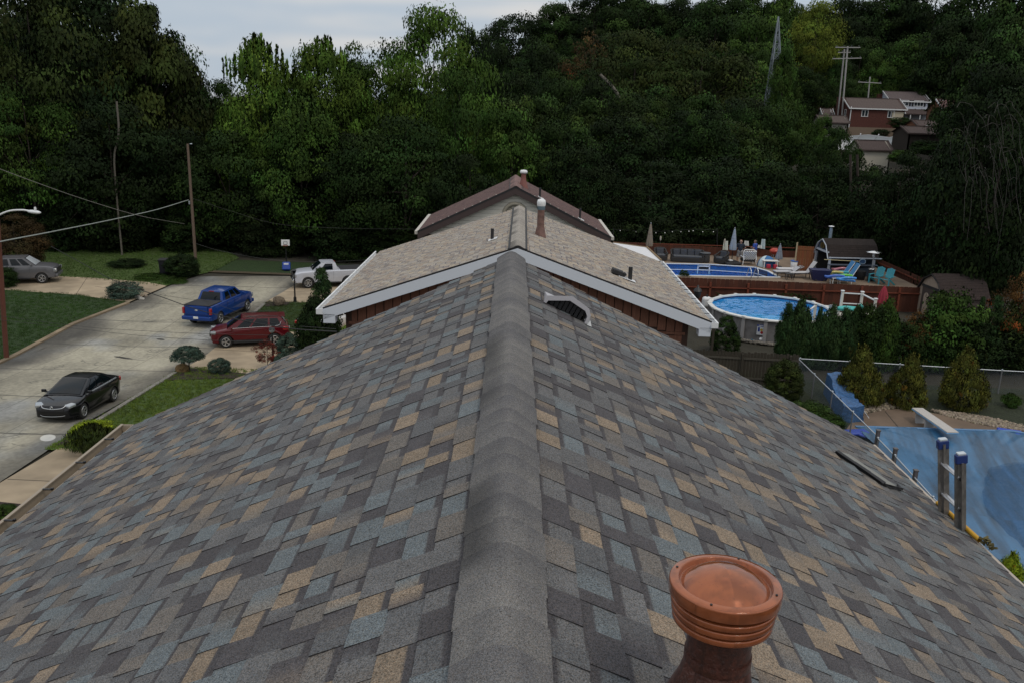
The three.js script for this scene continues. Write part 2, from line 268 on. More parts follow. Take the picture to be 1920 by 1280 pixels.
// ---------------------------------------------------------------- the house whose roof fills the foreground
const house1 = thing('house', 'house in front whose grey, tan and brown shingle roof and ridge fill the foreground', 'house', [0, 13, 0]);
const P1 = 0.49, L1 = 4.185, ZF = -8.967, ZN = 2.4, c1 = 1 / Math.hypot(1, P1), S1 = L1 / c1;
{
  const left = { matrix: planeMatrix(-1, P1, [0, 0, ZF]), tabs: layTabs({ length: ZN - ZF, slope: S1, exposure: 0.146, tones: TONES, weights: [0.14, 0.17, 0.18, 0.25, 0.12, 0.14], width: [0.075, 0.24], raise: 0.005, seed: 5, rake: 0.03 }) };
  const right = { matrix: planeMatrix(1, P1, [0, 0, ZN]), tabs: layTabs({ length: ZN - ZF, slope: S1 * 0.985, exposure: 0.146, tones: TONES, weights: [0.14, 0.16, 0.18, 0.25, 0.13, 0.14], width: [0.075, 0.24], raise: 0.005, seed: 8 }) };
  shingles(house1, [left, right], 300);
  ridgeCaps(house1, { z0: 0.3, z1: ZF - 0.01, pitch: P1, half: 0.15, exposure: 0.2, tones: [[0.160, 0.152, 0.144], [0.094, 0.091, 0.095]], hump: 0.03, seed: 3 });
  const ye = -P1 * L1, R = 4.12, yr = -P1 * R, cross = (lift) => [[-L1 + 0.02, ye - lift], [0, -lift], [R - 0.02, yr - lift], [R - 0.02, yr - lift - 0.16], [0, -lift - 0.2], [-L1 + 0.02, ye - lift - 0.16]];
  part(house1, 'roof_deck', side(cross(0.008), ZN - ZF - 0.04).translate(0, 0, (ZN + ZF) / 2), M.brownBoard);
  part(house1, 'wall', [box(0.2, 8.4, 11, -3.7, ye - 4.1, -3.1), box(0.2, 9.2, 11, 3.7, yr - 4.5, -3.1), side([[-3.75, -2], [0, -0.25], [3.75, -2], [3.75, -11], [-3.75, -11]], 0.2).translate(0, 0, ZF + 0.35), side([[-3.75, -2], [0, -0.25], [3.75, -2], [3.75, -11], [-3.75, -11]], 0.2).translate(0, 0, 2.1)], M.brownBoard);
  // left gutter with its hangers, right drip edge
  const gl = side([[-L1 - 0.14, ye + 0.004], [-L1 - 0.02, ye + 0.004], [-L1 - 0.02, ye - 0.1], [-L1 - 0.11, ye - 0.1]].map(([x, y], i) => [x, y]), 0.01);
  const gut = part(house1, 'gutter', [box(0.012, 0.11, ZN - ZF, -L1 - 0.135, ye - 0.052, (ZN + ZF) / 2), box(0.03, 0.012, ZN - ZF, -L1 - 0.128, ye + 0.008, (ZN + ZF) / 2), box(0.12, 0.01, ZN - ZF, -L1 - 0.075, ye - 0.105, (ZN + ZF) / 2), box(0.012, 0.13, ZN - ZF, -L1 - 0.008, ye - 0.06, (ZN + ZF) / 2), box(0.13, 0.115, 0.012, -L1 - 0.07, ye - 0.052, ZF - 0.008), gl.translate(0, 0, ZF + 0.02)], std([0.30, 0.25, 0.19], 0.55));
  for (let z = ZF + 0.45; z < 0; z += 0.62) part(gut, 'gutter_hanger', [box(0.1, 0.01, 0.022, -L1 - 0.07, ye + 0.012, z), box(0.02, 0.02, 0.022, -L1 - 0.03, ye + 0.018, z)], M.blackMetal);
  part(house1, 'drip_edge', [box(0.05, 0.012, ZN - ZF, R + 0.012, yr - 0.002, (ZN + ZF) / 2), box(0.012, 0.1, ZN - ZF, R + 0.035, yr - 0.05, (ZN + ZF) / 2)], std([0.4, 0.34, 0.28], 0.5));
  { // the attic vent: a low hood with a pale face round a dark louvred mouth that looks towards the eye
    const A = V(0.32, -P1 * 0.32, -7.35), n = V(P1 * c1, c1, 0), d = V(c1, -P1 * c1, 0), F = ([u, h], w) => A.clone().addScaledVector(d, u).addScaledVector(n, h + 0.012).add(V(0, 0, -w)).toArray();
    const out = [[-0.035, 0.0], [-0.035, 0.065], [0.165, 0.165], [0.35, 0.135], [0.395, 0.085], [0.4, 0.0]], inn = [[-0.01, 0.0], [-0.005, 0.03], [0.165, 0.118], [0.33, 0.1], [0.372, 0.062], [0.378, 0.0]], back = out.map(([u, h]) => [mixn(u, 0.18, 0.12), h * 0.12]);
    const v = part(house1, 'roof_vent', [quads(out.slice(1).flatMap((p, i) => [[F(out[i], 0), F(p, 0), F(inn[i + 1], 0), F(inn[i], 0)], [F(out[i], 0), F(p, 0), F(back[i + 1], 0.46), F(back[i], 0.46)], [F(inn[i], 0), F(inn[i + 1], 0), F(inn[i + 1], 0.06), F(inn[i], 0.06)]]))], std([0.46, 0.45, 0.48], 0.45), 'pale metal attic vent with a dark louvred mouth');
    part(v, 'flange', quads([[F([0.36, -0.006], -0.0), F([0.45, -0.006], -0.0), F([0.45, -0.006], 0.4), F([0.36, -0.006], 0.4)], [F([0.4, 0.0], -0.02), F([0.45, 0.0], 0.0), F([0.44, 0.02], 0.14), F([0.4, 0.06], 0.05)]]), M.whitePaint);
    part(v, 'vent_mouth', quads(inn.slice(1, 5).map((p, i) => [F([0.18, 0], 0.07), F(inn[i], 0.07), F(p, 0.07), F(p, 0.07)])), M.black);
    for (let i = 0; i < 8; i++) { const u = 0.04 + i * 0.04, h = u < 0.165 ? 0.042 + u * 0.48 : 0.122 - (u - 0.165) * 0.16; part(v, 'louvre', bar(F([u, 0], 0.05), F([u, h], 0.05), 0.01, 0.03), M.blackMetal); }
  }
  // the copper-brown flue pipe near the eye
  { const base = V(0.615, -P1 * 0.615, -2.1), f = new THREE.Group(); f.name = 'flue_pipe'; f.position.copy(base); house1.add(f); f.scale.set(1, 1.2, 1); f.userData.label = 'copper brown flue pipe with a ribbed round cap on the roof';
    const wrinkle = (g) => { const p = g.attributes.position; for (let i = 0; i < p.count; i++) { const a = Math.atan2(p.getZ(i), p.getX(i)), k = 1 + 0.035 * (fbm(a * 2.2 + 9, p.getY(i) * 14, 3) - 0.5) * 2; p.setX(i, p.getX(i) * k - 0.06 * Math.max(0, 0.24 - p.getY(i)) / 0.24); p.setZ(i, p.getZ(i) * k); } g.computeVertexNormals(); return g; };
    part(f, 'pipe', [cyl(0.083, 0.083, 0.4, 40, 0, 0.2, 0)], M.copperDark);
    part(f, 'boot', wrinkle(place(new THREE.LatheGeometry([[0.3, -0.14], [0.235, 0.0], [0.165, 0.09], [0.125, 0.16], [0.105, 0.23], [0.092, 0.28]].map((p) => new THREE.Vector2(...p)), 48))), M.copperDark, 'dark wrinkled flashing wrapped round the pipe');
    part(f, 'collar', lathe([[0.084, 0.27], [0.094, 0.275], [0.094, 0.3], [0.09, 0.302], [0.09, 0.36], [0.1, 0.364], [0.11, 0.38]], 48), M.copperDark);
    for (let i = 0; i < 3; i++) { const y = 0.385 + i * 0.021, r = 0.138 + i * 0.004; part(f, 'cap_ring', lathe([[0.1, y - 0.004], [r - 0.006, y - 0.002], [r, y + 0.003], [r, y + 0.013], [r - 0.005, y + 0.017], [0.1, y + 0.018]], 64), M.copper); }
    const cap = part(f, 'flue_cap', lathe([[0.1, 0.452], [0.147, 0.45], [0.153, 0.455], [0.154, 0.479], [0.150, 0.484], [0.131, 0.486], [0.127, 0.484], [0.124, 0.474], [0.119, 0.473], [0.105, 0.486], [0.075, 0.502], [0.04, 0.512], [0.0, 0.515]], 72), M.copper);
    for (let i = 0; i < 4; i++) { const a = 0.5 + i * TAU / 4; part(cap, 'screw', cyl(0.0035, 0.0035, 0.004, 8, Math.cos(a) * 0.139, 0.4855, Math.sin(a) * 0.139), M.black); }
  }
}
{ // strip of black flashing left lying on the right slope
  const n = V(P1 * c1, c1, 0), p = (px, py) => { let q = at(px, py, 12); for (let i = 0; i < 40; i++) q = at(px, py, 13 - P1 * q.x); return q.addScaledVector(n, 0.014); };
  const a = p(1566, 850), b = p(1598, 872), c = p(1628, 892), d = p(1655, 911), e = p(1688, 920), o = thing('flashing_strip', 'bent black and grey metal flashing strip lying on the right roof slope', 'flashing', a.toArray());
  const L = (v) => v.clone().sub(a), up = n.clone(), across = V(0.12, -P1 * 0.12, -0.03);
  const ribbon = (pts, w, lift) => quads(pts.slice(1).map((q, i) => [L(pts[i]).addScaledVector(up, lift), L(q).addScaledVector(up, lift), L(q).addScaledVector(w, 1).addScaledVector(up, lift * 2), L(pts[i]).addScaledVector(w, 1).addScaledVector(up, lift * 2)].map((v) => v.toArray())));
  part(o, 'black_underside', [ribbon([a, b, c, d], across.clone().multiplyScalar(-0.5), 0.012), bar(L(a).addScaledVector(up, 0.012), L(b).addScaledVector(up, 0.012), 0.05, 0.022), bar(L(b).addScaledVector(up, 0.012), L(c).addScaledVector(up, 0.012), 0.055, 0.026), bar(L(c).addScaledVector(up, 0.012), L(d).addScaledVector(up, 0.014), 0.05, 0.022), bar(L(d).addScaledVector(up, 0.012), L(e).addScaledVector(up, 0.014), 0.035, 0.02)], M.black);
  part(o, 'grey_face', ribbon([a, b, c, d], across, 0.02), std([0.2, 0.2, 0.185], 0.7));
  part(o, 'bent_end', [bar(L(d).addScaledVector(up, 0.01), L(d).add(V(0.1, -0.02, -0.1)), 0.012), bar(L(e).addScaledVector(up, 0.01), L(e).add(V(0.02, 0.0, -0.12)), 0.012)], M.black);
}

// ---------------------------------------------------------------- the ladder at the right eave
{
  const foot = V(4.55, 1.7, -7.1), yE = 13 - P1 * 4.12, hook = V(4.06, yE + 0.03, -7.07), dir = V(-0.17, 1, 0).normalize(), o = thing('extension_ladder', 'aluminium extension ladder with blue end caps leaning on the right eave', 'ladder', hook.toArray());
  const top = 0.68, len = 9.6, at2 = (s, z) => dir.clone().multiplyScalar(s).add(V(0.02, 0, z)), w = 0.165;
  for (const z of [-w, w]) {
    const g = [bar(at2(top + (z > 0 ? -0.02 : 0.02), z), at2(-len, z), 0.02, 0.075), ...[-1, 1].map((s) => bar(at2(top, z).add(V(s * 0.036, 0, z > 0 ? -0.012 : 0.012)), at2(-len, z).add(V(s * 0.036, 0, z > 0 ? -0.012 : 0.012)), 0.03, 0.008))];
    const r = part(o, 'rail', g, std([0.36, 0.34, 0.32], 0.42, { metalness: 0.55, map: T.rough }));
    part(r, 'end_cap', rbox(0.1, 0.085, 0.055, 0.012, ...at2(top + 0.01, z).toArray(), 0, 0, 0.155), std([0.012, 0.032, 0.15], 0.5));
    part(r, 'cap_plate', rbox(0.07, 0.02, 0.05, 0.006, ...at2(top + 0.06, z).toArray(), 0, 0, 0.155), std([0.5, 0.55, 0.6], 0.4));
    for (let s = 0.5; s > -0.5; s -= 0.3) part(r, 'rung_socket', place(new THREE.CylinderGeometry(0.021, 0.021, 0.006, 14).rotateX(Math.PI / 2), ...at2(s, z + 0.014).toArray()), M.black);
  }
  for (let s = 0.5; s > -len + 0.2; s -= 0.3) part(o, 'rung', place(new THREE.CylinderGeometry(0.018, 0.018, 2 * w, 10).rotateX(Math.PI / 2), ...at2(s, 0).toArray(), 0, 0, 0, [1.6, 0.8, 1]), M.metal);
  single('foam_guard', [tube([[4.13, yE + 0.03, -7.45], [4.14, yE + 0.032, -7.2], [4.14, yE + 0.03, -7.05]], 0.02, 8), tube([[4.14, yE + 0.032, -7.04], [4.15, yE + 0.03, -6.72]], 0.022, 8), rbox(0.055, 0.06, 0.02, 0.008, 4.14, yE + 0.03, -7.04)], std([0.55, 0.3, 0.02], 0.6), 'yellow foam guard lying on the eave under the ladder', 'edge guard');
  single('leaf_litter', (() => { const R = rng(77), g = []; for (let i = 0; i < 40; i++) g.push(place(new THREE.PlaneGeometry(0.05, 0.02), 4.15 + R() * 0.06, yE + 0.02 + R() * 0.05, -6.62 + R() * 0.16 - 0.1, R() * 6, R() * 6, R() * 6)); return g; })(), std([0.12, 0.1, 0.04], 1), 'dry leaf litter at the eave beside the ladder foot', 'leaf litter').userData.kind = 'stuff';
}

// ---------------------------------------------------------------- the second house
const S2 = 1.1, o2 = V(0.135 * S2, 14.526 + (-1.495 - 1.526) * S2, -18.812 * S2), P2 = 0.35, L2 = 4.371 * S2, R2 = 4.441 * S2, D2 = 7.879 * S2;
const house2 = thing('house', 'house with pale tan shingle roof, white rake boards and dark brown board gable', 'house', o2.toArray(), -0.01);
{
  const c2 = 1 / Math.hypot(1, P2), mkl = planeMatrix(-1, P2, [0, 0, -D2]), mkr = planeMatrix(1, P2, [0, 0, 0]);
  house2.updateMatrixWorld(true);
  const base = { length: D2, exposure: 0.15, tones: TONES2, weights: [0.25, 0.2, 0.15, 0.22, 0.18], width: [0.12, 0.36], raise: 0.003, strip: 0.4, thick: 0.008 };
  shingles(house2, [{ matrix: mkl, tabs: layTabs({ ...base, slope: L2 / c2, seed: 21 }) }, { matrix: mkr, tabs: layTabs({ ...base, slope: R2 / c2, seed: 22 }) }], 300);
  ridgeCaps(house2, { z0: 0.02, z1: -D2, pitch: P2, half: 0.2, exposure: 0.24, tones: [[0.34, 0.31, 0.27], [0.25, 0.225, 0.2]], hump: 0.045, seed: 31 });
  const yl = -P2 * L2, yr = -P2 * R2, H = 13 - 1.2;
  part(house2, 'ridge_edge', [-1, 1].map((s) => bar([s * 0.215, -P2 * 0.215 + 0.03, 0.03], [s * 0.215, -P2 * 0.215 + 0.03, -D2], 0.05, 0.04)).concat([bar([-0.21, -P2 * 0.21 + 0.03, 0.035], [0, 0.03, 0.035], 0.03, 0.03), bar([0.21, -P2 * 0.21 + 0.03, 0.035], [0, 0.03, 0.035], 0.03, 0.03)]), M.black, 'black edge of the ridge vent');
  part(house2, 'roof_deck', side([[-L2, yl - 0.01], [0, -0.01], [R2, yr - 0.01], [R2, yr - 0.14], [0, -0.16], [-L2, yl - 0.14]], D2 - 0.05).translate(0, 0, -D2 / 2), M.brownBoard);
  for (const s of [-1, 1]) { const X = s < 0 ? -L2 : R2, Y = -P2 * Math.abs(X);
    const rake = side(s < 0 ? [[X, Y + 0.0], [0, 0], [0, -0.27], [X, Y - 0.27]] : [[0, 0], [X, Y], [X, Y - 0.27], [0, -0.27]], 0.04).translate(0, -0.012, 0.03);
    part(house2, 'rake_board', rake, M.blueWhite, 'pale blue white painted rake board of the gable');
    part(house2, 'drip_edge', bar([0, 0.0, 0.035], [X, Y, 0.035], 0.02, 0.06), M.black);
    part(house2, 'rake_return', rbox(0.3, 0.24, 0.3, 0.01, X - s * 0.15, Y - 0.25, -0.1), M.blueWhite);
    const g = part(house2, 'gutter', [box(0.02, 0.12, D2 + 0.1, X + s * 0.15, Y - 0.07, -D2 / 2 + 0.05), box(0.16, 0.02, D2 + 0.1, X + s * 0.075, Y - 0.13, -D2 / 2 + 0.05), box(0.16, 0.13, 0.02, X + s * 0.08, Y - 0.065, 0.1), box(0.04, 0.018, D2 + 0.1, X + s * 0.145, Y - 0.005, -D2 / 2 + 0.05), box(0.02, 0.1, D2, X + s * 0.01, Y - 0.06, -D2 / 2)], M.white);
    for (let z = -0.3; z > -D2; z -= 0.6) part(g, 'gutter_hanger', box(0.15, 0.015, 0.03, X + s * 0.08, Y + 0.0, z), s < 0 ? std([0.5, 0.48, 0.44], 0.6) : M.black);
  }
  // brown vertical boards on the gable, one by one
  const zf = -0.42, bw = 0.225, gableY = (x) => -P2 * Math.abs(x) - 0.1;
  part(house2, 'wall', [side([[-L2 + 0.5, yl - 0.2], [0, -0.2], [R2 - 0.5, yr - 0.2], [R2 - 0.5, -H + 2], [-L2 + 0.5, -H + 2]], 0.1).translate(0, 0, zf - 0.08), box(0.15, H + yl - 1.2, D2 - 0.8, -L2 + 0.55, (yl - H + 1) / 2, -D2 / 2), box(0.15, H + yr - 1.2, D2 - 0.8, R2 - 0.55, (yr - H + 1) / 2, -D2 / 2), side([[-L2 + 0.5, yl - 0.2], [0, -0.2], [R2 - 0.5, yr - 0.2], [R2 - 0.5, -H + 2], [-L2 + 0.5, -H + 2]], 0.1).translate(0, 0, -D2 + 0.4)], std([0.05, 0.025, 0.017], 0.9));
  const shades = [0, 1, 2].map((i) => std([0.23 + i * 0.02, 0.095 + i * 0.008, 0.056 + i * 0.005], 0.75, { map: T.grain }));
  let k = 0;
  for (let x = -L2 + 0.55; x < R2 - 0.6; x += bw) { const a = Math.max(gableY(x), gableY(x + bw)) - 0.1, low = -P2 * Math.max(Math.abs(x), Math.abs(x + bw)) - (Math.abs(x) > 3.2 ? 0.72 : 1.9); part(house2, 'board', side([[x + 0.012, low], [x + bw - 0.012, low], [x + bw - 0.012, gableY(x + bw)], [x + 0.012, gableY(x)]], 0.03).translate(0, 0, zf - 0.01), shades[(k++ * 7) % 3]); }
  for (const s of [-1, 1]) part(house2, 'trim_board', box(2.4, 0.07, 0.045, s * (s < 0 ? L2 - 1.75 : R2 - 1.75), yl - 0.45, zf + 0.012), shades[0]);
  for (const s of [-1, 1]) part(house2, 'lower_siding', [0, 1, 2, 3, 4, 5].map((i) => box(2.6, 0.17, 0.03, s * (s < 0 ? L2 - 1.85 : R2 - 1.85), yl - 0.6 - i * 0.18, zf, 0.05)), shades[1]);
  // what stands on the roof
  const on = (x, z) => [x, -P2 * Math.abs(x), z];
  const flue = (x, z, h, r, mat, capMat, name, label) => { const f = new THREE.Group(); f.name = name; f.position.set(...on(x, z)); f.userData.label = label; house2.add(f);
    part(f, 'pipe', lathe([[r * 1.9, -0.1], [r * 1.6, 0.0], [r * 1.15, h * 0.28], [r * 1.02, h * 0.3], [r, h * 0.8], [r, h]], 20), mat); part(f, 'flue_cap', lathe([[r * 0.8, h - 0.05], [r * 1.2, h], [r * 1.25, h + 0.1], [r * 1.05, h + 0.16], [0, h + 0.2]], 20), capMat); part(f, 'band', lathe([[r * 1.02, h - 0.12], [r * 1.12, h - 0.1], [r * 1.12, h], [r, h]], 20), std([0.1, 0.14, 0.17], 0.4)); return f; };
  flue(0.62, -3.55, 0.86, 0.1, std([0.24, 0.13, 0.105], 0.6, { map: T.rough }), M.white, 'flue_pipe', 'dusty terracotta flue pipe with a white cap');
  const vent = (x, z, h, r) => { const f = part(house2, 'vent_pipe', cyl(r, r, h, 14, ...[x, -P2 * Math.abs(x) + h / 2 - 0.05, z]), M.black, 'plain black plumbing vent pipe'); part(f, 'flashing', box(0.26, 0.008, 0.3, x + 0.02, -P2 * Math.abs(x) + 0.03, z + 0.02, 0, 0, x < 0 ? Math.atan(P2) : -Math.atan(P2)), M.white); };
  vent(-0.72, -2.75, 0.36, 0.045); vent(3.0, -1.6, 0.42, 0.055);
  const ex = part(house2, 'exhaust_hood', [rbox(0.32, 0.13, 0.3, 0.03, 2.67, -P2 * 2.67 + 0.09, -1.72, 0, 0, -Math.atan(P2)), box(0.06, 0.1, 0.2, 2.86, -P2 * 2.86 + 0.09, -1.72, 0, 0, -Math.atan(P2) - 0.5)], M.black, 'small black exhaust hood'); part(ex, 'flashing', box(0.3, 0.008, 0.3, 2.83, -P2 * 2.83 + 0.025, -1.64, 0, 0, -Math.atan(P2)), M.white);
}

// ---------------------------------------------------------------- the third house
{
  const z3 = -38, apex = atZ(968, 351, z3), l = atZ(783, 437, z3), r = atZ(1146, 443, z3), P = (apex.y - (l.y + r.y) / 2) / ((r.x - l.x) / 2), L = (r.x - l.x) / 2, x0 = (l.x + r.x) / 2;
  const D = 6.2, c = 1 / Math.hypot(1, P), H = apex.y - 0.6, yl = -P * L;
  const o = thing('house', 'house with brown shingle roof and pale lap siding gable, farthest of the row', 'house', [x0, apex.y, z3]);
  o.updateMatrixWorld(true);
  const base = { length: D, slope: L / c, exposure: 0.19, tones: TONES3, weights: [0.25, 0.25, 0.25, 0.25], width: [0.25, 0.5], raise: 0.003, strip: 0, thick: 0.008 };
  for (const [s, seed, zz] of [[-1, 41, -D], [1, 42, 0]]) { const m = planeMatrix(s, P, [0, 0, zz]), q = part(o, 'shingle_field', mergeGeometries(layTabs({ ...base, seed }).map((t) => tabGeometry(t, m))), M.shingle, 'brown shingles of one slope', true); q.userData.kind = 'stuff'; }
  ridgeCaps(o, { z0: 0.05, z1: -D, pitch: P, half: 0.26, exposure: 0.3, tones: [[0.2, 0.115, 0.105], [0.17, 0.1, 0.09]], hump: 0.05, seed: 33 });
  part(o, 'ridge_edge', [-1, 1].map((s) => bar([s * 0.27, -P * 0.27 + 0.03, 0.05], [s * 0.27, -P * 0.27 + 0.03, -D], 0.04, 0.03)), M.black);
  part(o, 'roof_deck', side([[-L, yl - 0.01], [0, -0.01], [L, yl - 0.01], [L, yl - 0.16], [0, -0.18], [-L, yl - 0.16]], D - 0.04).translate(0, 0, -D / 2), M.black);
  const fasc = std([0.055, 0.036, 0.034], 0.6);
  for (const s of [-1, 1]) { part(o, 'rake_board', side(s < 0 ? [[-L, yl], [0, 0], [0, -0.3], [-L, yl - 0.3]] : [[0, 0], [L, yl], [L, yl - 0.3], [0, -0.3]], 0.05).translate(0, -0.02, 0.02), fasc); part(o, 'gutter', [box(0.14, 0.14, D, s * (L + 0.07), yl - 0.05, -D / 2)], std([0.5, 0.47, 0.42], 0.5)); part(o, 'drip_edge', bar([0, 0.005, 0.04], [s * L, yl + 0.005, 0.04], 0.03, 0.08), M.black); }
  part(o, 'wall', [side([[-L + 0.5, yl - 0.1], [0, -0.2], [L - 0.5, yl - 0.1], [L - 0.5, -H], [-L + 0.5, -H]], 0.2).translate(0, 0, -0.36), box(0.2, H + yl, D - 1, -L + 0.6, (yl - H) / 2, -D / 2), box(0.2, H + yl, D - 1, L - 0.6, (yl - H) / 2, -D / 2)], std([0.2, 0.18, 0.15], 0.8));
  const sid = std([0.62, 0.6, 0.54], 0.7), lh = 0.17;
  const lap = part(o, 'siding', Array.from({ length: 16 }, (_, i) => { const y = -0.45 - i * lh, half = Math.min(L - 0.5, (-y) / P - 0.05); return box(half * 2, lh - 0.012, 0.025, 0, y, -0.215, 0.16); }), sid, 'pale horizontal lap siding'); lap.userData.kind = 'stuff';
  for (const s of [-1, 1]) part(o, 'soffit', box(0.55, 0.22, 0.5, s * (L - 0.3), yl - 0.25, -0.3), fasc);
  part(o, 'gable_vent', [new THREE.TorusGeometry(0.5, 0.09, 6, 24, Math.PI).translate(0, -1.25, -0.17), ...[0, 1, 2, 3, 4, 5].map((i) => box(2 * Math.sqrt(Math.max(0.02, 0.2 - (i * 0.08) ** 2)), 0.05, 0.03, 0, -1.25 + i * 0.08, -0.17, 0.5))], std([0.27, 0.25, 0.2], 0.7), 'half round louvred gable vent');
  const fl = new THREE.Group(); fl.name = 'flue_pipe'; fl.position.set(0.35, -P * 0.35, -2.2); fl.userData.label = 'reddish flue pipe with a pale cap beside the ridge'; o.add(fl);
  part(fl, 'pipe', lathe([[0.24, -0.1], [0.2, 0.05], [0.13, 0.3], [0.11, 0.45], [0.11, 0.66]], 16), std([0.2, 0.075, 0.06], 0.6)); part(fl, 'flue_cap', lathe([[0.1, 0.6], [0.17, 0.62], [0.18, 0.7], [0.13, 0.76], [0, 0.78]], 16), M.white);
  for (const [x, z, h] of [[1.1, -0.9, 0.45], [2.95, -0.8, 0.5]]) { const v = part(o, 'vent_pipe', cyl(0.05, 0.05, h, 10, x, -P * x + h / 2, z), M.black); part(v, 'flashing', box(0.3, 0.02, 0.3, x + 0.05, -P * x + 0.02, z + 0.05, 0, 0, -Math.atan(P)), M.white); }
}
// ---------------------------------------------------------------- the ground, streets, lawns
{
  const axis = (a, b, s, far, k) => { const l = []; for (let x = a; x <= b; x += s) l.push(x); let st = s, lo = a, hi = b; while (lo > -far || hi < far * k) { st *= 1.35; if (lo > -far) l.unshift(lo -= st); if (hi < far * k) l.push(hi += st); } return l; };
  const xs = axis(-60, 120, 2.5, 900, 1), zs = axis(-290, 0, 2.5, 1000, 0.3), pos = [], idx = [];
  for (const z of zs) for (const x of xs) pos.push(x, groundY(x, z) - 0.06, z);
  for (let j = 0; j < zs.length - 1; j++) for (let i = 0; i < xs.length - 1; i++) { const a = j * xs.length + i, b = a + 1, c = a + xs.length, d = c + 1; idx.push(a, c, b, b, c, d); }
  const g = new THREE.BufferGeometry(); g.setAttribute('position', new THREE.BufferAttribute(new Float32Array(pos), 3)); g.setIndex(idx); g.computeVertexNormals();
  struct('ground', g, M.earth);
}
const W = (...l) => l.map(([px, py]) => { const p = onGround(px, py); return [p.x, p.z]; });
function sheet(outline, lift, step = 1.2) {                                // a sheet on an outline of [x, z] that follows the ground
  let tri = THREE.ShapeUtils.triangulateShape(outline.map((p) => new THREE.Vector2(...p)), []).map((t) => t.map((i) => outline[i]));
  const longest = Math.max(...tri.map((t) => Math.max(...t.map((p, i) => Math.hypot(p[0] - t[(i + 1) % 3][0], p[1] - t[(i + 1) % 3][1])))));
  for (let k = Math.min(5, Math.ceil(Math.log2(longest / step))); k > 0; k--) tri = tri.flatMap(([a, b, c]) => { const m = (p, q) => [(p[0] + q[0]) / 2, (p[1] + q[1]) / 2], d = m(a, b), e = m(b, c), f = m(c, a); return [[a, d, f], [d, b, e], [f, e, c], [d, e, f]]; });
  const pos = []; for (const t of tri) { const flip = (t[1][0] - t[0][0]) * (t[2][1] - t[0][1]) - (t[1][1] - t[0][1]) * (t[2][0] - t[0][0]) > 0; for (const p of flip ? [t[0], t[2], t[1]] : t) pos.push(p[0], groundY(...p) + lift, p[1]); }
  const g = new THREE.BufferGeometry(); g.setAttribute('position', new THREE.BufferAttribute(new Float32Array(pos), 3)); g.computeVertexNormals(); return g;
}
function kerb(line, w, h) {
  const g = []; for (let i = 0; i < line.length - 1; i++) { const n = Math.ceil(Math.hypot(line[i + 1][0] - line[i][0], line[i + 1][1] - line[i][1]) / 1.5); for (let k = 0; k < n; k++) { const a = [0, 1].map((c) => mixn(line[i][c], line[i + 1][c], k / n)), b = [0, 1].map((c) => mixn(line[i][c], line[i + 1][c], (k + 0.985) / n)); g.push(bar([a[0], groundY(...a) + h / 2 - 0.05, a[1]], [b[0], groundY(...b) + h / 2 - 0.05, b[1]], w, h + 0.1)); } } return g;
}
const roadLeft = [[-25.6, -10], [-25.9, -30], [-26.2, -41.7], [-26.8, -46], [-27.0, -51.4], [-26.2, -57.3], [-25.8, -63.7], [-25.2, -67.2]];
const roadRight = [[-16.9, -68.6], [-16.7, -65], [-17.3, -59.3], [-17.3, -55.3], [-16.9, -46.9], [-16.9, -41], [-17.0, -32.4], [-16.6, -28.4], [-16.4, -25], [-16.4, -10]];
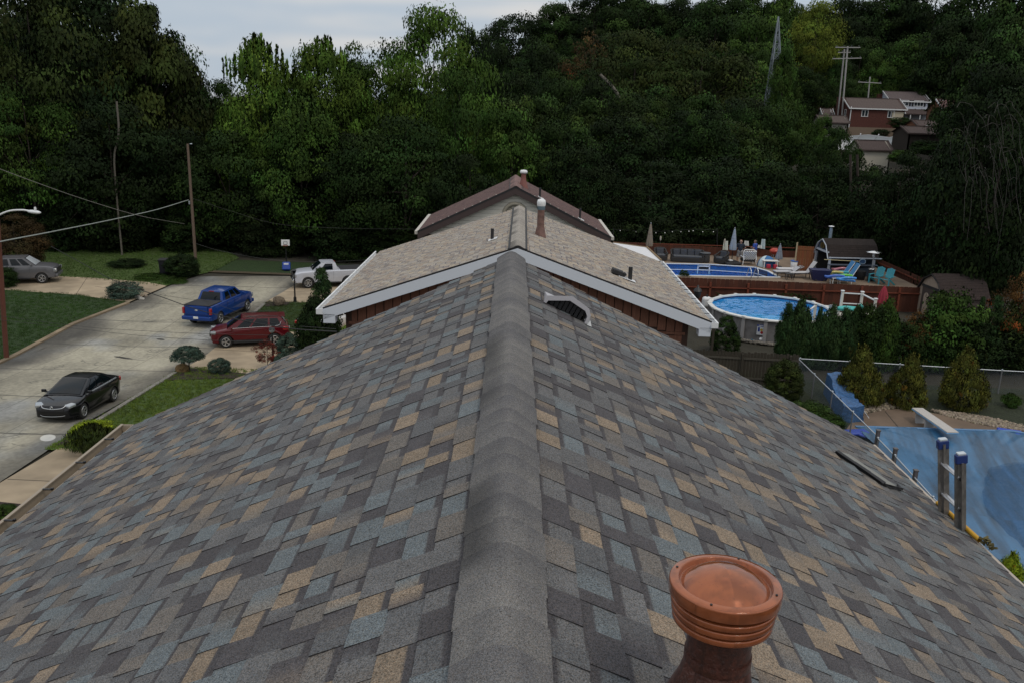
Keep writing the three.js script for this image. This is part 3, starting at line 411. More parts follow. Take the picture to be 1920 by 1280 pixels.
{ // the worn concrete street: slabs with tarred joints, dark gutters, stains and pale patches
  const w = 1024, h = 2048, c = document.createElement('canvas'); c.width = w; c.height = h; const g = c.getContext('2d'), R = rng(90), X = (x) => (x + 28) / 13 * w, Z = (z) => (z + 71) / 62 * h;
  const im = g.createImageData(w, h);
  for (let y = 0; y < h; y++) for (let x = 0; x < w; x++) {
    const wx = x / w * 13, wz = y / h * 62, n = fbm(wx * 0.5, wz * 0.35, 5, 0, 61), f = fbm(wx * 9, wz * 7, 3, 0, 66), slab = hash2(Math.floor((wx - 1.5) / 4.2), Math.floor(wz / 6.1), 5), patchy = smooth(0.55, 0.7, fbm(wx * 0.25 + 9, wz * 0.15, 3, 0, 70));
    let v = 1.02 + (n - 0.5) * 0.5 + (f - 0.5) * 0.25 + (slab - 0.5) * 0.1, o = (y * w + x) * 4;
    const dl = wx - 1.2 - (wz < 8 ? (8 - wz) * 0.15 : 0), gut = smooth(2.6, 0.6, dl + (fbm(wz * 0.3, 3, 3, 0, 73) - 0.5) * 2.4) * 0.42 + smooth(9.6, 11.0, wx + (fbm(wz * 0.25, 8, 3, 0, 74) - 0.5) * 1.4) * 0.25 + smooth(9, 2, wz + (fbm(wx * 0.4, 12, 3, 0, 75) - 0.5) * 5) * 0.3;
    v *= 1 - Math.min(0.6, gut); const warm = 1 - gut;
    im.data[o] = clamp(v * mixn(0.83, 0.79, patchy) * 0.95) * 184; im.data[o + 1] = clamp(v * mixn(0.80, 0.79, patchy) * 0.95) * 184; im.data[o + 2] = clamp(v * mixn(0.71, 0.77, patchy * warm + gut) * 0.95) * 184; im.data[o + 3] = 255;
  }
  g.putImageData(im, 0, 0);
  const crack = (x0, z0, x1, z1, width, alpha, wob) => { g.beginPath(); const n = 24; for (let i = 0; i <= n; i++) { const t = i / n, q = [X(mixn(x0, x1, t) + (fbm(t * 9, x0 + z0, 3) - 0.5) * wob), Z(mixn(z0, z1, t) + (fbm(t * 9 + 30, x1 + z0, 3) - 0.5) * wob)]; i ? g.lineTo(...q) : g.moveTo(...q); } g.strokeStyle = `rgba(38,37,36,${alpha})`; g.lineWidth = width; g.stroke(); };
  for (const x of [-23.8, -20.9, -19.1]) crack(x, -10, x - 0.7, -66, 2.5, 0.42, 0.5);
  for (let z = -12; z > -66; z -= 5.1 + R() * 1.6) crack(-27, z + (R() - 0.5), -16, z + (R() - 0.5), 2.5 + R() * 2, 0.35 + R() * 0.2, 0.5);
  for (let i = 0; i < 26; i++) { const x = -26 + R() * 9, z = -16 - R() * 50; crack(x, z, x + (R() - 0.5) * 5, z + (R() - 0.5) * 6, 1.5 + R() * 1.5, 0.3, 1.6); }
  for (let i = 0; i < 60; i++) { const x = X(-26 + R() * 9), z = Z(-14 - R() * 52), r = 8 + R() * 46; const gr = g.createRadialGradient(x, z, 0, x, z, r); const k = R() < 0.35 ? '190,185,170' : '45,44,43'; gr.addColorStop(0, `rgba(${k},${0.12 + R() * 0.2})`); gr.addColorStop(1, `rgba(${k},0)`); g.fillStyle = gr; g.fillRect(x - r, z - r, 2 * r, 2 * r); }
  for (const [x, z] of [[-21.2, -44.6], [-20.8, -44.4], [-20.6, -48.6]]) { g.fillStyle = 'rgba(30,28,27,0.75)'; g.beginPath(); g.ellipse(X(x), Z(z), 20 + R() * 14, 5, 0.15, 0, TAU); g.fill(); }
  g.fillStyle = 'rgba(235,235,232,0.6)'; g.beginPath(); g.ellipse(X(-17.4), Z(-30.2), 26, 12, 0.3, 0, TAU); g.fill();
  const t = new THREE.CanvasTexture(c); t.colorSpace = THREE.SRGBColorSpace; t.flipY = false; t.wrapS = t.wrapT = THREE.ClampToEdgeWrapping;
  const geo = join(sheet([...roadLeft, ...roadRight], 0.012)), p = geo.attributes.position, uv = geo.attributes.uv; for (let i = 0; i < p.count; i++) uv.setXY(i, (p.getX(i) + 28) / 13, (p.getZ(i) + 71) / 62);
  struct('street', geo, std([1, 1, 1], 0.9, { map: t, bumpMap: T.rough, bumpScale: 0.002 }), true);
}
struct('left_kerb', kerb(roadLeft.slice(0, 6).map(([x, z]) => [x - 0.14, z]), 0.3, 0.1), std([0.33, 0.25, 0.16], 0.9, { map: T.coarse }));
struct('right_kerb', [...kerb([[-16.55, -30.2], [-16.85, -41.2]], 0.2, 0.09), ...kerb([[-17.05, -51.6], [-17.2, -58.2]], 0.2, 0.09)], M.greyConcrete);
const drives = {
  first: [[-16.35, -29.0], [-16.35, -20], [-4, -20], [-4, -28.8]],
  second: [[-16.85, -42.6], [-16.95, -51.4], [-14.4, -51.2], [-5, -50.4], [-5, -41.4], [-13.6, -41.6]],
  third: [[-17.3, -59.0], [-16.6, -66.2], [-6, -67.4], [-6, -59.6]],
  left: [[-26.4, -57.6], [-26.0, -63.2], [-28, -64.4], [-33, -65.4], [-48, -66], [-48, -60.2], [-38, -60.4], [-31, -59.4]],
};
for (const k of Object.keys(drives)) struct('driveway', sheet(drives[k], 0.03), M.concrete);
{ const j = []; for (const [a, b] of [[[-16.3, -25.7], [-5, -25.2]], [[-16.3, -22.6], [-5, -22.2]], [[-16.8, -46.8], [-6, -46]], [[-12.6, -42], [-13, -51]], [[-17, -62.4], [-7, -63.2]], [[-12, -59.4], [-12.2, -66.6]], [[-26.6, -60.6], [-31, -62.3]], [[-31, -59.5], [-33, -65.2]], [[-36.5, -60.5], [-38, -65.6]]]) { const n = 8; for (let i = 0; i < n; i++) { const p = [0, 1].map((c) => mixn(a[c], b[c], i / n)), q = [0, 1].map((c) => mixn(a[c], b[c], (i + 1) / n)); j.push(bar([p[0], groundY(...p) + 0.032, p[1]], [q[0], groundY(...q) + 0.032, q[1]], 0.03, 0.008)); } } struct('driveway_joints', j, std([0.06, 0.05, 0.04], 1)); }
const lawns = {
  front: [[-16.75, -28.8], [-17.0, -42.8], [-5, -42], [-5, -28.6]],
  second: [[-17.05, -51.2], [-17.25, -59.3], [-5, -59.8], [-5, -50]],
  left: [[-26.35, -38], [-26.8, -46], [-27.2, -51.4], [-26.6, -57.8], [-31, -59.6], [-38, -60.6], [-50, -60.4], [-50, -38]],
  far: [[-26.1, -63.0], [-25.4, -67.6], [-24.5, -69.6], [-24.5, -76], [-30, -84], [-52, -86], [-52, -65.5], [-33, -65.0]],
  strip: [[-24.6, -69], [-17, -69.2], [-8, -69.5], [-8, -74], [-24.6, -75]],
};
for (const k of Object.keys(lawns)) struct('lawn', sheet(lawns[k], 0.02), k === 'far' || k === 'front' ? std([0.075, 0.125, 0.02], 1, { map: rep(T.rough, 3.1) }) : M.lawn);
struct('flower_bed', sheet([[-16.6, -29.3], [-14.2, -29.2], [-13.0, -30.5], [-16.6, -30.9]], 0.05), M.mulch);
struct('flower_bed', sheet([[-17.0, -39.4], [-16.8, -42.3], [-13.2, -41.5], [-11.6, -41.2], [-12, -40.5], [-14.5, -40.2]], 0.05), M.mulch);
struct('flower_bed', sheet([[-17.15, -57.4], [-17.2, -59.0], [-15.5, -59.0], [-15.6, -57.9]], 0.05), M.mulch);
struct('flower_bed', sheet([[-16.2, -23.9], [-16.2, -21.0], [-13, -20.5], [-13.4, -23.4]], 0.05), M.mulch);
struct('bare_verge', sheet([[-24.9, -68.9], [-17.2, -68.75], [-17.2, -69.5], [-24.6, -69.7]], 0.035), std([0.1, 0.075, 0.04], 1, { map: T.rough }));
{ // grass blades over the lawns that lie nearest
  const R = rng(44), blade = () => { const g = []; for (let i = 0; i < 7; i++) { const a = R() * TAU, x = (R() - 0.5) * 0.16, z = (R() - 0.5) * 0.16, h = 0.05 + R() * 0.06; g.push(quads([[[x - 0.012 * Math.cos(a), 0, z - 0.012 * Math.sin(a)], [x + 0.012 * Math.cos(a), 0, z + 0.012 * Math.sin(a)], [x + (R() - 0.5) * 0.1, h, z + (R() - 0.5) * 0.1]]])); } return join(g); };
  const inside = (p, o) => { let r = false; for (let i = 0, j = o.length - 1; i < o.length; j = i++) if ((o[i][1] > p[1]) !== (o[j][1] > p[1]) && p[0] < (o[j][0] - o[i][0]) * (p[1] - o[i][1]) / (o[j][1] - o[i][1]) + o[i][0]) r = !r; return r; };
  for (const [k, n, rgb, label] of [['front', 9000, [0.105, 0.17, 0.022], 'short bright grass of the sloping front lawn below the roof edge'], ['left', 16000, [0.03, 0.075, 0.011], 'dark green grass of the lawn left of the street'], ['second', 5000, [0.045, 0.078, 0.016], 'grass of the lawn behind the dark red car'], ['far', 12000, [0.045, 0.09, 0.013], 'grass of the lawn at the edge of the wood']]) {
    const o = lawns[k], xs = o.map((p) => p[0]), zs = o.map((p) => p[1]), m = new THREE.InstancedMesh(blade(), std(rgb, 1), n), q = new THREE.Object3D(), c = new THREE.Color();
    for (let i = 0; i < n;) { const p = [mixn(Math.min(...xs), Math.max(...xs), R()), mixn(Math.min(...zs), Math.max(...zs), R())]; if (!inside(p, o)) continue; q.position.set(p[0], groundY(...p) + 0.015, p[1]); q.rotation.y = R() * TAU; q.scale.set(1.2, 0.7 + R() * 0.8, 1.2); q.updateMatrix(); m.setMatrixAt(i, q.matrix); const v = 0.6 + fbm(p[0] * 0.5, p[1] * 0.5, 3) * 0.8; m.setColorAt(i, c.setRGB(v * (0.9 + R() * 0.3), v, v * 0.9)); i++; }
    m.name = numbered('grass'); m.userData = { label, category: 'grass', kind: 'stuff' }; shadows(m); scene.add(m);
  }
}
// ---------------------------------------------------------------- vehicles: front towards +x, y up
const lens = { red: phys([0.35, 0.012, 0.012], 0.15, { clearcoat: 1 }), clear: phys([0.34, 0.36, 0.38], 0.1, { clearcoat: 1, metalness: 0.3 }) };
function wheelParts(o, x, z, y, r, w, rimMat, spokes) {
  const s = Math.sign(z), ty = part(o, 'wheel', place(new THREE.LatheGeometry([[r * 0.62, -w / 2], [r * 0.9, -w / 2], [r, -w / 2 + 0.03], [r, w / 2 - 0.03], [r * 0.9, w / 2], [r * 0.62, w / 2]].map((p) => new THREE.Vector2(...p)), 28).rotateX(Math.PI / 2), x, y, z), M.rubber, null);
  const g = [new THREE.TorusGeometry(r * 0.62, 0.018, 6, 28).translate(0, 0, s * w * 0.48), cyl(r * 0.13, r * 0.13, 0.03, 12, 0, 0, s * w * 0.42, Math.PI / 2)];
  for (let i = 0; i < spokes; i++) { const a = i / spokes * TAU; for (const d of [-0.13, 0.13]) g.push(bar([Math.cos(a) * r * 0.08, Math.sin(a) * r * 0.08, s * w * 0.42], [Math.cos(a + d) * r * 0.6, Math.sin(a + d) * r * 0.6, s * w * 0.46], 0.028, 0.03)); }
  part(ty, 'rim', g.map((q) => q.translate(x, y, z)), rimMat); part(ty, 'hub', cyl(r * 0.6, r * 0.6, 0.02, 24, x, y, z + s * w * 0.1, Math.PI / 2), M.black);
}
function vehicle(name, label, category, s, pos, fwd, pitch = 0) {
  const o = thing(name, label, category, pos, Math.atan2(-fwd[1], fwd[0])); o.rotation.order = 'YXZ'; o.rotation.z = pitch;
  const { L, W, prof, axles: [xf, xr], r, cab, floor } = s, hl = L / 2, sh = new THREE.Shape(), arch = r + 0.06, pm = paint(s.rgb, s.paintOpts);
  // the side outline, front bottom up over the top to the rear bottom, then the wheel arches
  sh.moveTo(...prof[0]); for (const p of prof.slice(1)) sh.lineTo(...p);
  sh.lineTo(xr - Math.sqrt(arch * arch - (floor - r) ** 2), floor);
  sh.absarc(xr, r, arch, Math.PI - Math.asin((floor - r) / arch), Math.asin((floor - r) / arch), true);
  sh.lineTo(xf - Math.sqrt(arch * arch - (floor - r) ** 2), floor);
  sh.absarc(xf, r, arch, Math.PI - Math.asin((floor - r) / arch), Math.asin((floor - r) / arch), true);
  sh.lineTo(prof[0][0], floor);
  const squeeze = (g) => { const p = g.attributes.position; for (let i = 0; i < p.count; i++) { const x = p.getX(i), y = p.getY(i), t = clamp((Math.abs(x) / hl - 0.72) / 0.28), k = (1 - (x > 0 ? s.nose ?? 0.16 : s.tail ?? 0.1) * t * t) * (1 - 0.05 * ((y - 0.65) / 0.6) ** 2); p.setZ(i, p.getZ(i) * k); const c = p.getZ(i) / (W / 2); if (y > 0.5) p.setY(i, y + s.crown * (1 - c * c) - s.crown * 0.6); p.setX(i, x - Math.sign(x) * 0.14 * t * c * c); } g.computeVertexNormals(); return g; };
  const body = squeeze(side(sh, W, 0.07, 8));
  const glassSet = [], shell = [];
  const { xA, xB, xC, xD, yB, yR, wB, wR } = cab, yD = cab.yD ?? yB;
  const A = (s2) => [xA, yB, s2 * wB * 0.93], B = (s2) => [xB, yR, s2 * wR], C = (s2) => [xC, yR - 0.02, s2 * wR], Dd = (s2) => [xD, yD, s2 * wB * 0.95];
  const mid = [(xA + xD) / 2, yB, 0], add = (q, bulge, wins, names) => { shell.push(patch(...q, bulge, 8, 0, 1, 0, 1, 0, mid)); wins.forEach((w, i) => glassSet.push([names[i] ?? names[0], patch(...q, bulge, 8, ...w, 0.014, mid)])); };
  add([A(-1), A(1), B(1), B(-1)].reverse().map((p, i, a) => a[(i + 2) % 4]), 0.05, [[0.07, 0.93, 0.06, 0.93]], ['windscreen']);
  shell.push(patch(B(1), C(1), C(-1), B(-1), 0.05, 8, 0, 1, 0, 1, 0, mid));
  add([Dd(1), Dd(-1), C(-1), C(1)], 0.04, [[0.1, 0.9, 0.12, 0.92]], ['rear_window']);
  add([Dd(-1), A(-1), B(-1), C(-1)].map((p) => p), 0.03, cab.wins.map(([a, b]) => [a, b, 0.1, 0.88]), ['side_window']);
  add([A(1), Dd(1), C(1), B(1)], 0.03, cab.wins.map(([a, b]) => [1 - b, 1 - a, 0.1, 0.88]), ['side_window']);
  for (const g of shell) g.computeVertexNormals();
  part(o, 'body', toCreasedNormals(join([body, ...shell.slice(0)]), 0.6), pm);
  part(o, 'underside', box(L * 0.86, 0.16, W * 0.8, 0, floor + 0.03, 0), M.black);
  for (const [n, g] of glassSet) part(o, n, g, M.glass);
  for (const x of [xf, xr]) for (const z of [-1, 1]) wheelParts(o, x, z * (W / 2 - s.tyre / 2 - 0.02), r, r, s.tyre, s.rim ?? M.metal, s.spokes ?? 5);
  for (const z of [-1, 1]) {
    part(o, 'mirror', [rbox(0.1, 0.13, 0.2, 0.04, xA - 0.28, yB + 0.1, z * (wB + 0.13)), bar([xA - 0.28, yB + 0.05, z * wB * 0.95], [xA - 0.28, yB + 0.08, z * (wB + 0.1)], 0.05)], s.mirror ?? pm);
    for (const x of s.handles ?? []) part(o, 'door_handle', rbox(0.18, 0.03, 0.03, 0.012, x, yB - 0.1, z * (W / 2 - 0.0)), s.handleMat ?? pm);
    for (const x of s.seams ?? []) part(o, 'door_seam', bar([x, floor + 0.12, z * (W / 2 - 0.004)], [x - 0.03, yB - 0.03, z * (W / 2 - 0.022)], 0.008, 0.008), M.black);
  }
  for (const z of [-1, 1]) { part(o, 'headlight', s.head(z), lens.clear); part(o, 'tail_light', s.taillamp(z), lens.red); }
  if (s.more) s.more(o, pm);
  return o;
}
const sedan = (rgb) => ({ rgb, L: 4.5, W: 1.76, floor: 0.22, r: 0.32, tyre: 0.21, axles: [1.38, -1.3], crown: 0.05, nose: 0.24, tail: 0.16,
  prof: [[2.2, 0.22], [2.25, 0.4], [2.24, 0.58], [2.16, 0.7], [1.8, 0.82], [1.15, 0.94], [0.4, 0.98], [-0.8, 1.0], [-1.55, 1.02], [-2.05, 1.02], [-2.2, 0.94], [-2.25, 0.7], [-2.24, 0.4], [-2.18, 0.22]],
  cab: { xA: 1.28, xB: 0.22, xC: -0.85, xD: -1.78, yB: 0.93, yD: 1.0, yR: 1.42, wB: 0.82, wR: 0.56, wins: [[0.14, 0.36], [0.39, 0.6], [0.63, 0.86]] }, spokes: 5, seams: [0.85, -0.15, -0.95], handles: [0.0, -0.85],
  head: (z) => rbox(0.34, 0.13, 0.36, 0.05, 1.98, 0.7, z * 0.6, 0, z * 0.45, -0.2), taillamp: (z) => rbox(0.2, 0.18, 0.3, 0.04, -2.12, 0.86, z * 0.64, 0, -z * 0.4),
  more: (o) => { part(o, 'grille', rbox(0.1, 0.14, 0.95, 0.04, 2.19, 0.55, 0), M.black); part(o, 'grille_trim', tube([[2.08, 0.72, -0.5], [2.21, 0.63, -0.36], [2.25, 0.6, 0], [2.21, 0.63, 0.36], [2.08, 0.72, 0.5]], 0.018, 6), M.metal); part(o, 'emblem', place(new THREE.TorusGeometry(0.05, 0.012, 6, 16), 2.26, 0.66, 0, 0, Math.PI / 2), M.chrome); part(o, 'bumper_trim', tube([[2.12, 0.36, -0.6], [2.25, 0.31, -0.3], [2.27, 0.3, 0.3], [2.12, 0.36, 0.6]], 0.01, 6), M.metal); part(o, 'window_trim', [-1, 1].map((z) => tube([[1.15, 0.965, z * 0.83], [0, 1.0, z * 0.86], [-1.6, 1.03, z * 0.83]], 0.012, 5)), M.chrome); } });
const suv = (rgb) => ({ rgb, L: 4.52, W: 1.84, floor: 0.27, r: 0.36, tyre: 0.23, axles: [1.36, -1.33], crown: 0.05, nose: 0.22, tail: 0.14,
  prof: [[2.14, 0.27], [2.22, 0.42], [2.24, 0.66], [2.16, 0.86], [1.9, 0.98], [1.25, 1.08], [0.4, 1.1], [-1.2, 1.14], [-2.0, 1.16], [-2.16, 1.1], [-2.24, 0.8], [-2.26, 0.5], [-2.2, 0.3]],
  cab: { xA: 1.3, xB: 0.4, xC: -1.72, xD: -2.1, yB: 1.06, yD: 1.12, yR: 1.66, wB: 0.87, wR: 0.62, wins: [[0.1, 0.29], [0.33, 0.61], [0.65, 0.86]] }, spokes: 5, seams: [0.95, -0.1, -1.0], handles: [0.1, -0.85],
  head: (z) => rbox(0.34, 0.16, 0.34, 0.05, 1.98, 0.87, z * 0.66, 0, z * 0.5), taillamp: (z) => rbox(0.34, 0.22, 0.16, 0.05, -1.98, 1.0, z * 0.78, 0, -z * 0.2),
  more: (o, pm) => { part(o, 'grille', rbox(0.06, 0.2, 0.9, 0.03, 2.22, 0.68, 0), M.black); part(o, 'sill_cladding', [-1, 1].map((z) => box(1.9, 0.16, 0.05, 0, 0.36, z * 0.9)), M.black); part(o, 'window_trim', [-1, 1].map((z) => tube([[1.0, 1.12, z * 0.88], [0, 1.15, z * 0.9], [-1.5, 1.19, z * 0.88], [-1.75, 1.42, z * 0.76]], 0.014, 5)), M.chrome); part(o, 'roof_rail', [-1, 1].map((z) => tube([[0.2, 1.69, z * 0.58], [-0.6, 1.73, z * 0.58], [-1.6, 1.68, z * 0.58]], 0.018, 5)), M.blackMetal); part(o, 'number_plate', rbox(0.02, 0.12, 0.32, 0.008, -2.24, 0.86, 0), M.white); part(o, 'spoiler', rbox(0.3, 0.05, 1.1, 0.02, -1.84, 1.64, 0), pm); } });
const pickup = (rgb, o2) => ({ rgb, W: 2.02, floor: 0.42, r: 0.4, tyre: 0.28, crown: 0.05, nose: 0.12, tail: 0.04, head: (z) => rbox(0.24, 0.24, 0.32, 0.05, o2.L / 2 - 0.12, 0.98, z * 0.78, 0, z * 0.3), taillamp: (z) => rbox(0.16, 0.4, 0.14, 0.03, -o2.L / 2 + 0.08, 1.04, z * 0.9), ...o2,
  more: (o, pm) => { const hl = o2.L / 2; part(o, 'grille', rbox(0.08, 0.34, 1.3, 0.03, hl - 0.02, 0.95, 0), M.black); part(o, 'front_bumper', rbox(0.2, 0.24, 1.86, 0.06, hl - 0.02, 0.58, 0), o2.bumper ?? pm); part(o, 'rear_bumper', rbox(0.22, 0.24, 1.94, 0.06, -hl - 0.02, 0.6, 0), o2.bumper ?? pm); part(o, 'number_plate', rbox(0.03, 0.14, 0.32, 0.008, -hl - 0.14, 0.66, 0), M.white); part(o, 'tailgate', rbox(0.05, 0.5, 1.5, 0.03, -hl - 0.005, 1.08, 0), pm); part(o, 'emblem', place(new THREE.SphereGeometry(0.1, 14, 8), -hl - 0.03, 1.1, 0, 0, 0, 0, [0.15, 0.45, 1]), M.chrome); part(o, 'bed_cover', rbox(o2.bed[0] - o2.bed[1], 0.05, 1.72, 0.02, (o2.bed[0] + o2.bed[1]) / 2, o2.bedY, 0), std([0.022, 0.022, 0.026], 0.8), 'black soft cover over the cargo bed'); part(o, 'brake_lamp', rbox(0.05, 0.05, 0.34, 0.01, o2.cab.xC - 0.03, o2.cab.yR - 0.02, 0), lens.red); part(o, 'running_board', [-1, 1].map((z) => rbox(1.9, 0.06, 0.16, 0.02, 0.2, 0.4, z * 1.0)), M.black); if (o2.extra) o2.extra(o, pm); } });
const crew = { L: 5.85, axles: [1.9, -1.78], bed: [-1.28, -2.86], bedY: 1.39, seams: [1.15, 0.12, -0.85], handles: [0.25, -0.7],
  prof: [[2.86, 0.42], [2.92, 0.62], [2.92, 1.0], [2.8, 1.2], [2.3, 1.3], [1.35, 1.36], [0.2, 1.38], [-1.1, 1.38], [-2.0, 1.37], [-2.9, 1.36], [-2.93, 1.0], [-2.9, 0.42]], cab: { xA: 1.55, xB: 0.75, xC: -0.92, xD: -1.2, yB: 1.32, yR: 1.92, wB: 0.93, wR: 0.72, wins: [[0.13, 0.36], [0.43, 0.66], [0.71, 0.9]].map(([a, b]) => [a, b]) } };
const single_cab = { L: 5.35, axles: [1.62, -1.43], bed: [-0.86, -2.6], bedY: 1.36, seams: [1.0, -0.3], handles: [-0.15], bumper: M.chrome, spokes: 6, r: 0.42,
  prof: [[2.6, 0.42], [2.67, 0.6], [2.67, 0.98], [2.55, 1.16], [2.1, 1.27], [1.2, 1.33], [0.2, 1.35], [-0.7, 1.35], [-1.6, 1.35], [-2.64, 1.34], [-2.67, 1.0], [-2.64, 0.42]], cab: { xA: 1.25, xB: 0.5, xC: -0.5, xD: -0.72, yB: 1.3, yR: 1.9, wB: 0.92, wR: 0.72, wins: [[0.3, 0.62]].map(([a, b]) => [0.22, 0.72]) } };
const onRoad = (x, z) => [x, groundY(x, z) + 0.03, z];
vehicle('sedan', 'black sedan parked at the kerb of the street, seen from its front', 'car', sedan([0.005, 0.005, 0.007]), onRoad(-18.15, -34.2), [0.0, 1], 0.075);
vehicle('pickup_truck', 'bright blue crew cab pickup with a black bed cover on the street', 'pickup truck', pickup([0.003, 0.04, 0.22], crew), onRoad(-18.95, -54.3), [0.33, -2.0], 0);
vehicle('suv', 'dark red five door car parked across the tan driveway', 'car', suv([0.095, 0.003, 0.008]), onRoad(-15.2, -48.4), [-4.3, 1.35], 0);
vehicle('pickup_truck', 'silver single cab pickup with a black bed cover beside the wood', 'pickup truck', pickup([0.52, 0.54, 0.6], single_cab), onRoad(-14.25, -65.3), [-2.8, 1.05], 0);
vehicle('pickup_truck', 'grey pickup with a silver sun shade in its windscreen, half behind a bush', 'pickup truck', { ...pickup([0.12, 0.12, 0.13], { ...crew, bumper: undefined, extra: (o) => part(o, 'sun_shade', patch([1.52, 1.36, 0.78], [1.52, 1.36, -0.78], [0.86, 1.86, -0.6], [0.86, 1.86, 0.6], 0.06, 6, 0, 1, 0, 1, 0.03, [0, 1, 0]), std([0.62, 0.66, 0.7], 0.35, { metalness: 0.5 })) }) }, onRoad(-37.2, -63.1), [2.6, -0.75], 0);
vehicle('sedan', 'white car with a red tail light, mostly hidden by the spruce', 'car', sedan([0.72, 0.73, 0.75]), onRoad(-9.9, -46.4), [0.55, -1], 0);
// ---------------------------------------------------------------- trees and shrubs
const leafTone = {}; // leaf colours per tree; deep and dark have the lower wood's shade put in
for (const [k, rgb] of Object.entries({ deep: [0.012, 0.025, 0.006], dark: [0.021, 0.044, 0.009], mid: [0.036, 0.073, 0.012], bright: [0.068, 0.122, 0.017], yellow: [0.13, 0.165, 0.022], olive: [0.032, 0.046, 0.010], russet: [0.048, 0.032, 0.012], rust: [0.075, 0.048, 0.02], gold: [0.075, 0.082, 0.014], lime: [0.24, 0.32, 0.02], blue: [0.055, 0.088, 0.066], red: [0.12, 0.03, 0.022], needle: [0.028, 0.058, 0.018], orange: [0.10, 0.052, 0.016] })) leafTone[k] = phys(rgb, 0.8, { vertexColors: true, specularIntensity: 0.25 });
function leafPatch(out, p, n, size, R, loose, slim, shade, tipUp) {         // one small spray of leaves: a folded rhomb that lies on its clump, more or less loosely
  const d = V(R() - 0.5, R() - 0.5, R() - 0.5), m = n.clone().add(V(R() - 0.5, R() - 0.5, R() - 0.5).multiplyScalar(loose)).normalize(); d.addScaledVector(m, -d.dot(m)); d.y += tipUp - 0.12; d.normalize();
  const w = V(0, 0, 0).crossVectors(m, d).normalize(), L = size * (0.65 + R() * 0.7), k = L * slim, q = p.clone().addScaledVector(d, L), c = p.clone().addScaledVector(d, L * 0.5).addScaledVector(m, k * 0.3), s1 = c.clone().addScaledVector(w, -k), s2 = c.clone().addScaledVector(w, k);
  out.pos.push(...p, ...s1, ...q, ...p, ...q, ...s2); const e = m.multiplyScalar(0.45).addScaledVector(n, 0.55).normalize(); for (let i = 0; i < 6; i++) { out.col.push(...shade); out.nor.push(e.x, e.y, e.z); }
}
function crown({ seed, clumps = 120, per = 150, leaf = 0.024, low = 0.22, shape, flat = 0.75, slim = 0.32, up = 0.5, tipUp = 0, clump = 0.098, hollow = 0.45, limbs = 9, trunk = 0.014, sprigs = 0, autumn = 0 }) {
  const R = rng(seed), out = { pos: [], col: [], nor: [] }, spots = [], loose = 1.5 - up * 1.1;
  const lobes = Array.from({ length: 9 }, () => ({ a: R() * TAU, y: R(), k: 0.55 + R() * 0.6, w: 0.5 + R() * 0.5 }));
  const radius = (a, t) => { let k = 0.72; for (const l of lobes) { let da = Math.abs(a - l.a); da = Math.min(da, TAU - da); k += 0.34 * l.k * Math.exp(-((da / (l.w * 1.1)) ** 2) - ((t - l.y) / 0.22) ** 2); } return 0.5 * Math.min(k, 1.12) * shape(t); };
  while (spots.length < clumps) { const t = R(), a = R() * TAU; if (R() > shape(t) + 0.12) continue; const rr = mixn(hollow, 1, Math.sqrt(R())), r = radius(a, t) * rr; spots.push([V(Math.cos(a) * r, low + t * (0.97 - low), Math.sin(a) * r), t, rr]); }
  for (let s = 0; s < sprigs; s++) { const a = R() * TAU, r = R() * 0.34; spots.push([V(Math.cos(a) * r, 0.93 + R() * 0.07 - r * 0.35, Math.sin(a) * r), 1, -1]); }
  for (const [c, t, rr] of spots) {
    const tone = 0.45 + R() * R() * 1.5, warm = (R() - 0.5) * 0.3, k = clump * (0.55 + R() * 0.95), au = R() < autumn ? 1 : 0;
    const away = V(c.x, (c.y - low - 0.25) * 0.6, c.z).normalize(), fade = (R() - 0.5) * 0.2;
    for (let i = 0; i < per * (rr < 0 ? 0.4 : 1); i++) {
      const a = R() * TAU, z = 1 - 1.6 * Math.pow(R(), 0.85), q = Math.sqrt(Math.max(0, 1 - z * z)), rad = k * (0.62 + 0.42 * Math.pow(R(), 0.6)), dir = V(Math.cos(a) * q, z, Math.sin(a) * q), lump = 0.82 + 0.3 * fbm(dir.x * 2.2 + c.x * 40 + 9, dir.z * 2.2 + dir.y * 2 + 9, 2);
      const p = rr < 0 ? c.clone().add(V((R() - 0.5) * 0.016, (R() - 0.4) * 0.1, (R() - 0.5) * 0.016)) : c.clone().add(V(dir.x * rad * 1.3 * lump, z * rad * flat * lump, dir.z * rad * 1.3 * lump)), j = tone * (0.78 + R() * 0.44), n = V(dir.x, z * 0.8 + 0.35, dir.z).addScaledVector(away, 0.25).normalize();
      leafPatch(out, p, rr < 0 ? away : n, leaf, R, loose, slim, au ? [j * 1.7, j * 0.85, j * 0.7] : [j * (1 + warm), j, j * (1 - warm * 0.5)], rr < 0 ? 0.9 : tipUp);
    }
  }
  const g = new THREE.BufferGeometry(); g.setAttribute('position', new THREE.BufferAttribute(new Float32Array(out.pos), 3)); g.setAttribute('color', new THREE.BufferAttribute(new Float32Array(out.col), 3)); g.setAttribute('normal', new THREE.BufferAttribute(new Float32Array(out.nor), 3));
  const lean = V((R() - 0.5) * 0.05, 0, (R() - 0.5) * 0.05), stem = [V(0, -0.03, 0), V(lean.x * 0.6, 0.3, lean.z), V(lean.x, 0.55, lean.z * 0.5), V(lean.x * 0.5, 0.86, 0)], wood = [];
  const tapered = (pts, r0, r1) => { const g = tube(pts, 1, 7, 10), p = g.attributes.position, curve = new THREE.CatmullRomCurve3(pts); for (let i = 0; i <= 10; i++) { const c = curve.getPointAt(i / 10), r = mixn(r0, r1, i / 10); for (let j = 0; j <= 7; j++) { const o = i * 8 + j, v = V(p.getX(o), p.getY(o), p.getZ(o)).sub(c).multiplyScalar(r).add(c); p.setXYZ(o, v.x, v.y, v.z); } } return g; };
  wood.push(tapered(stem, trunk, trunk * 0.25));
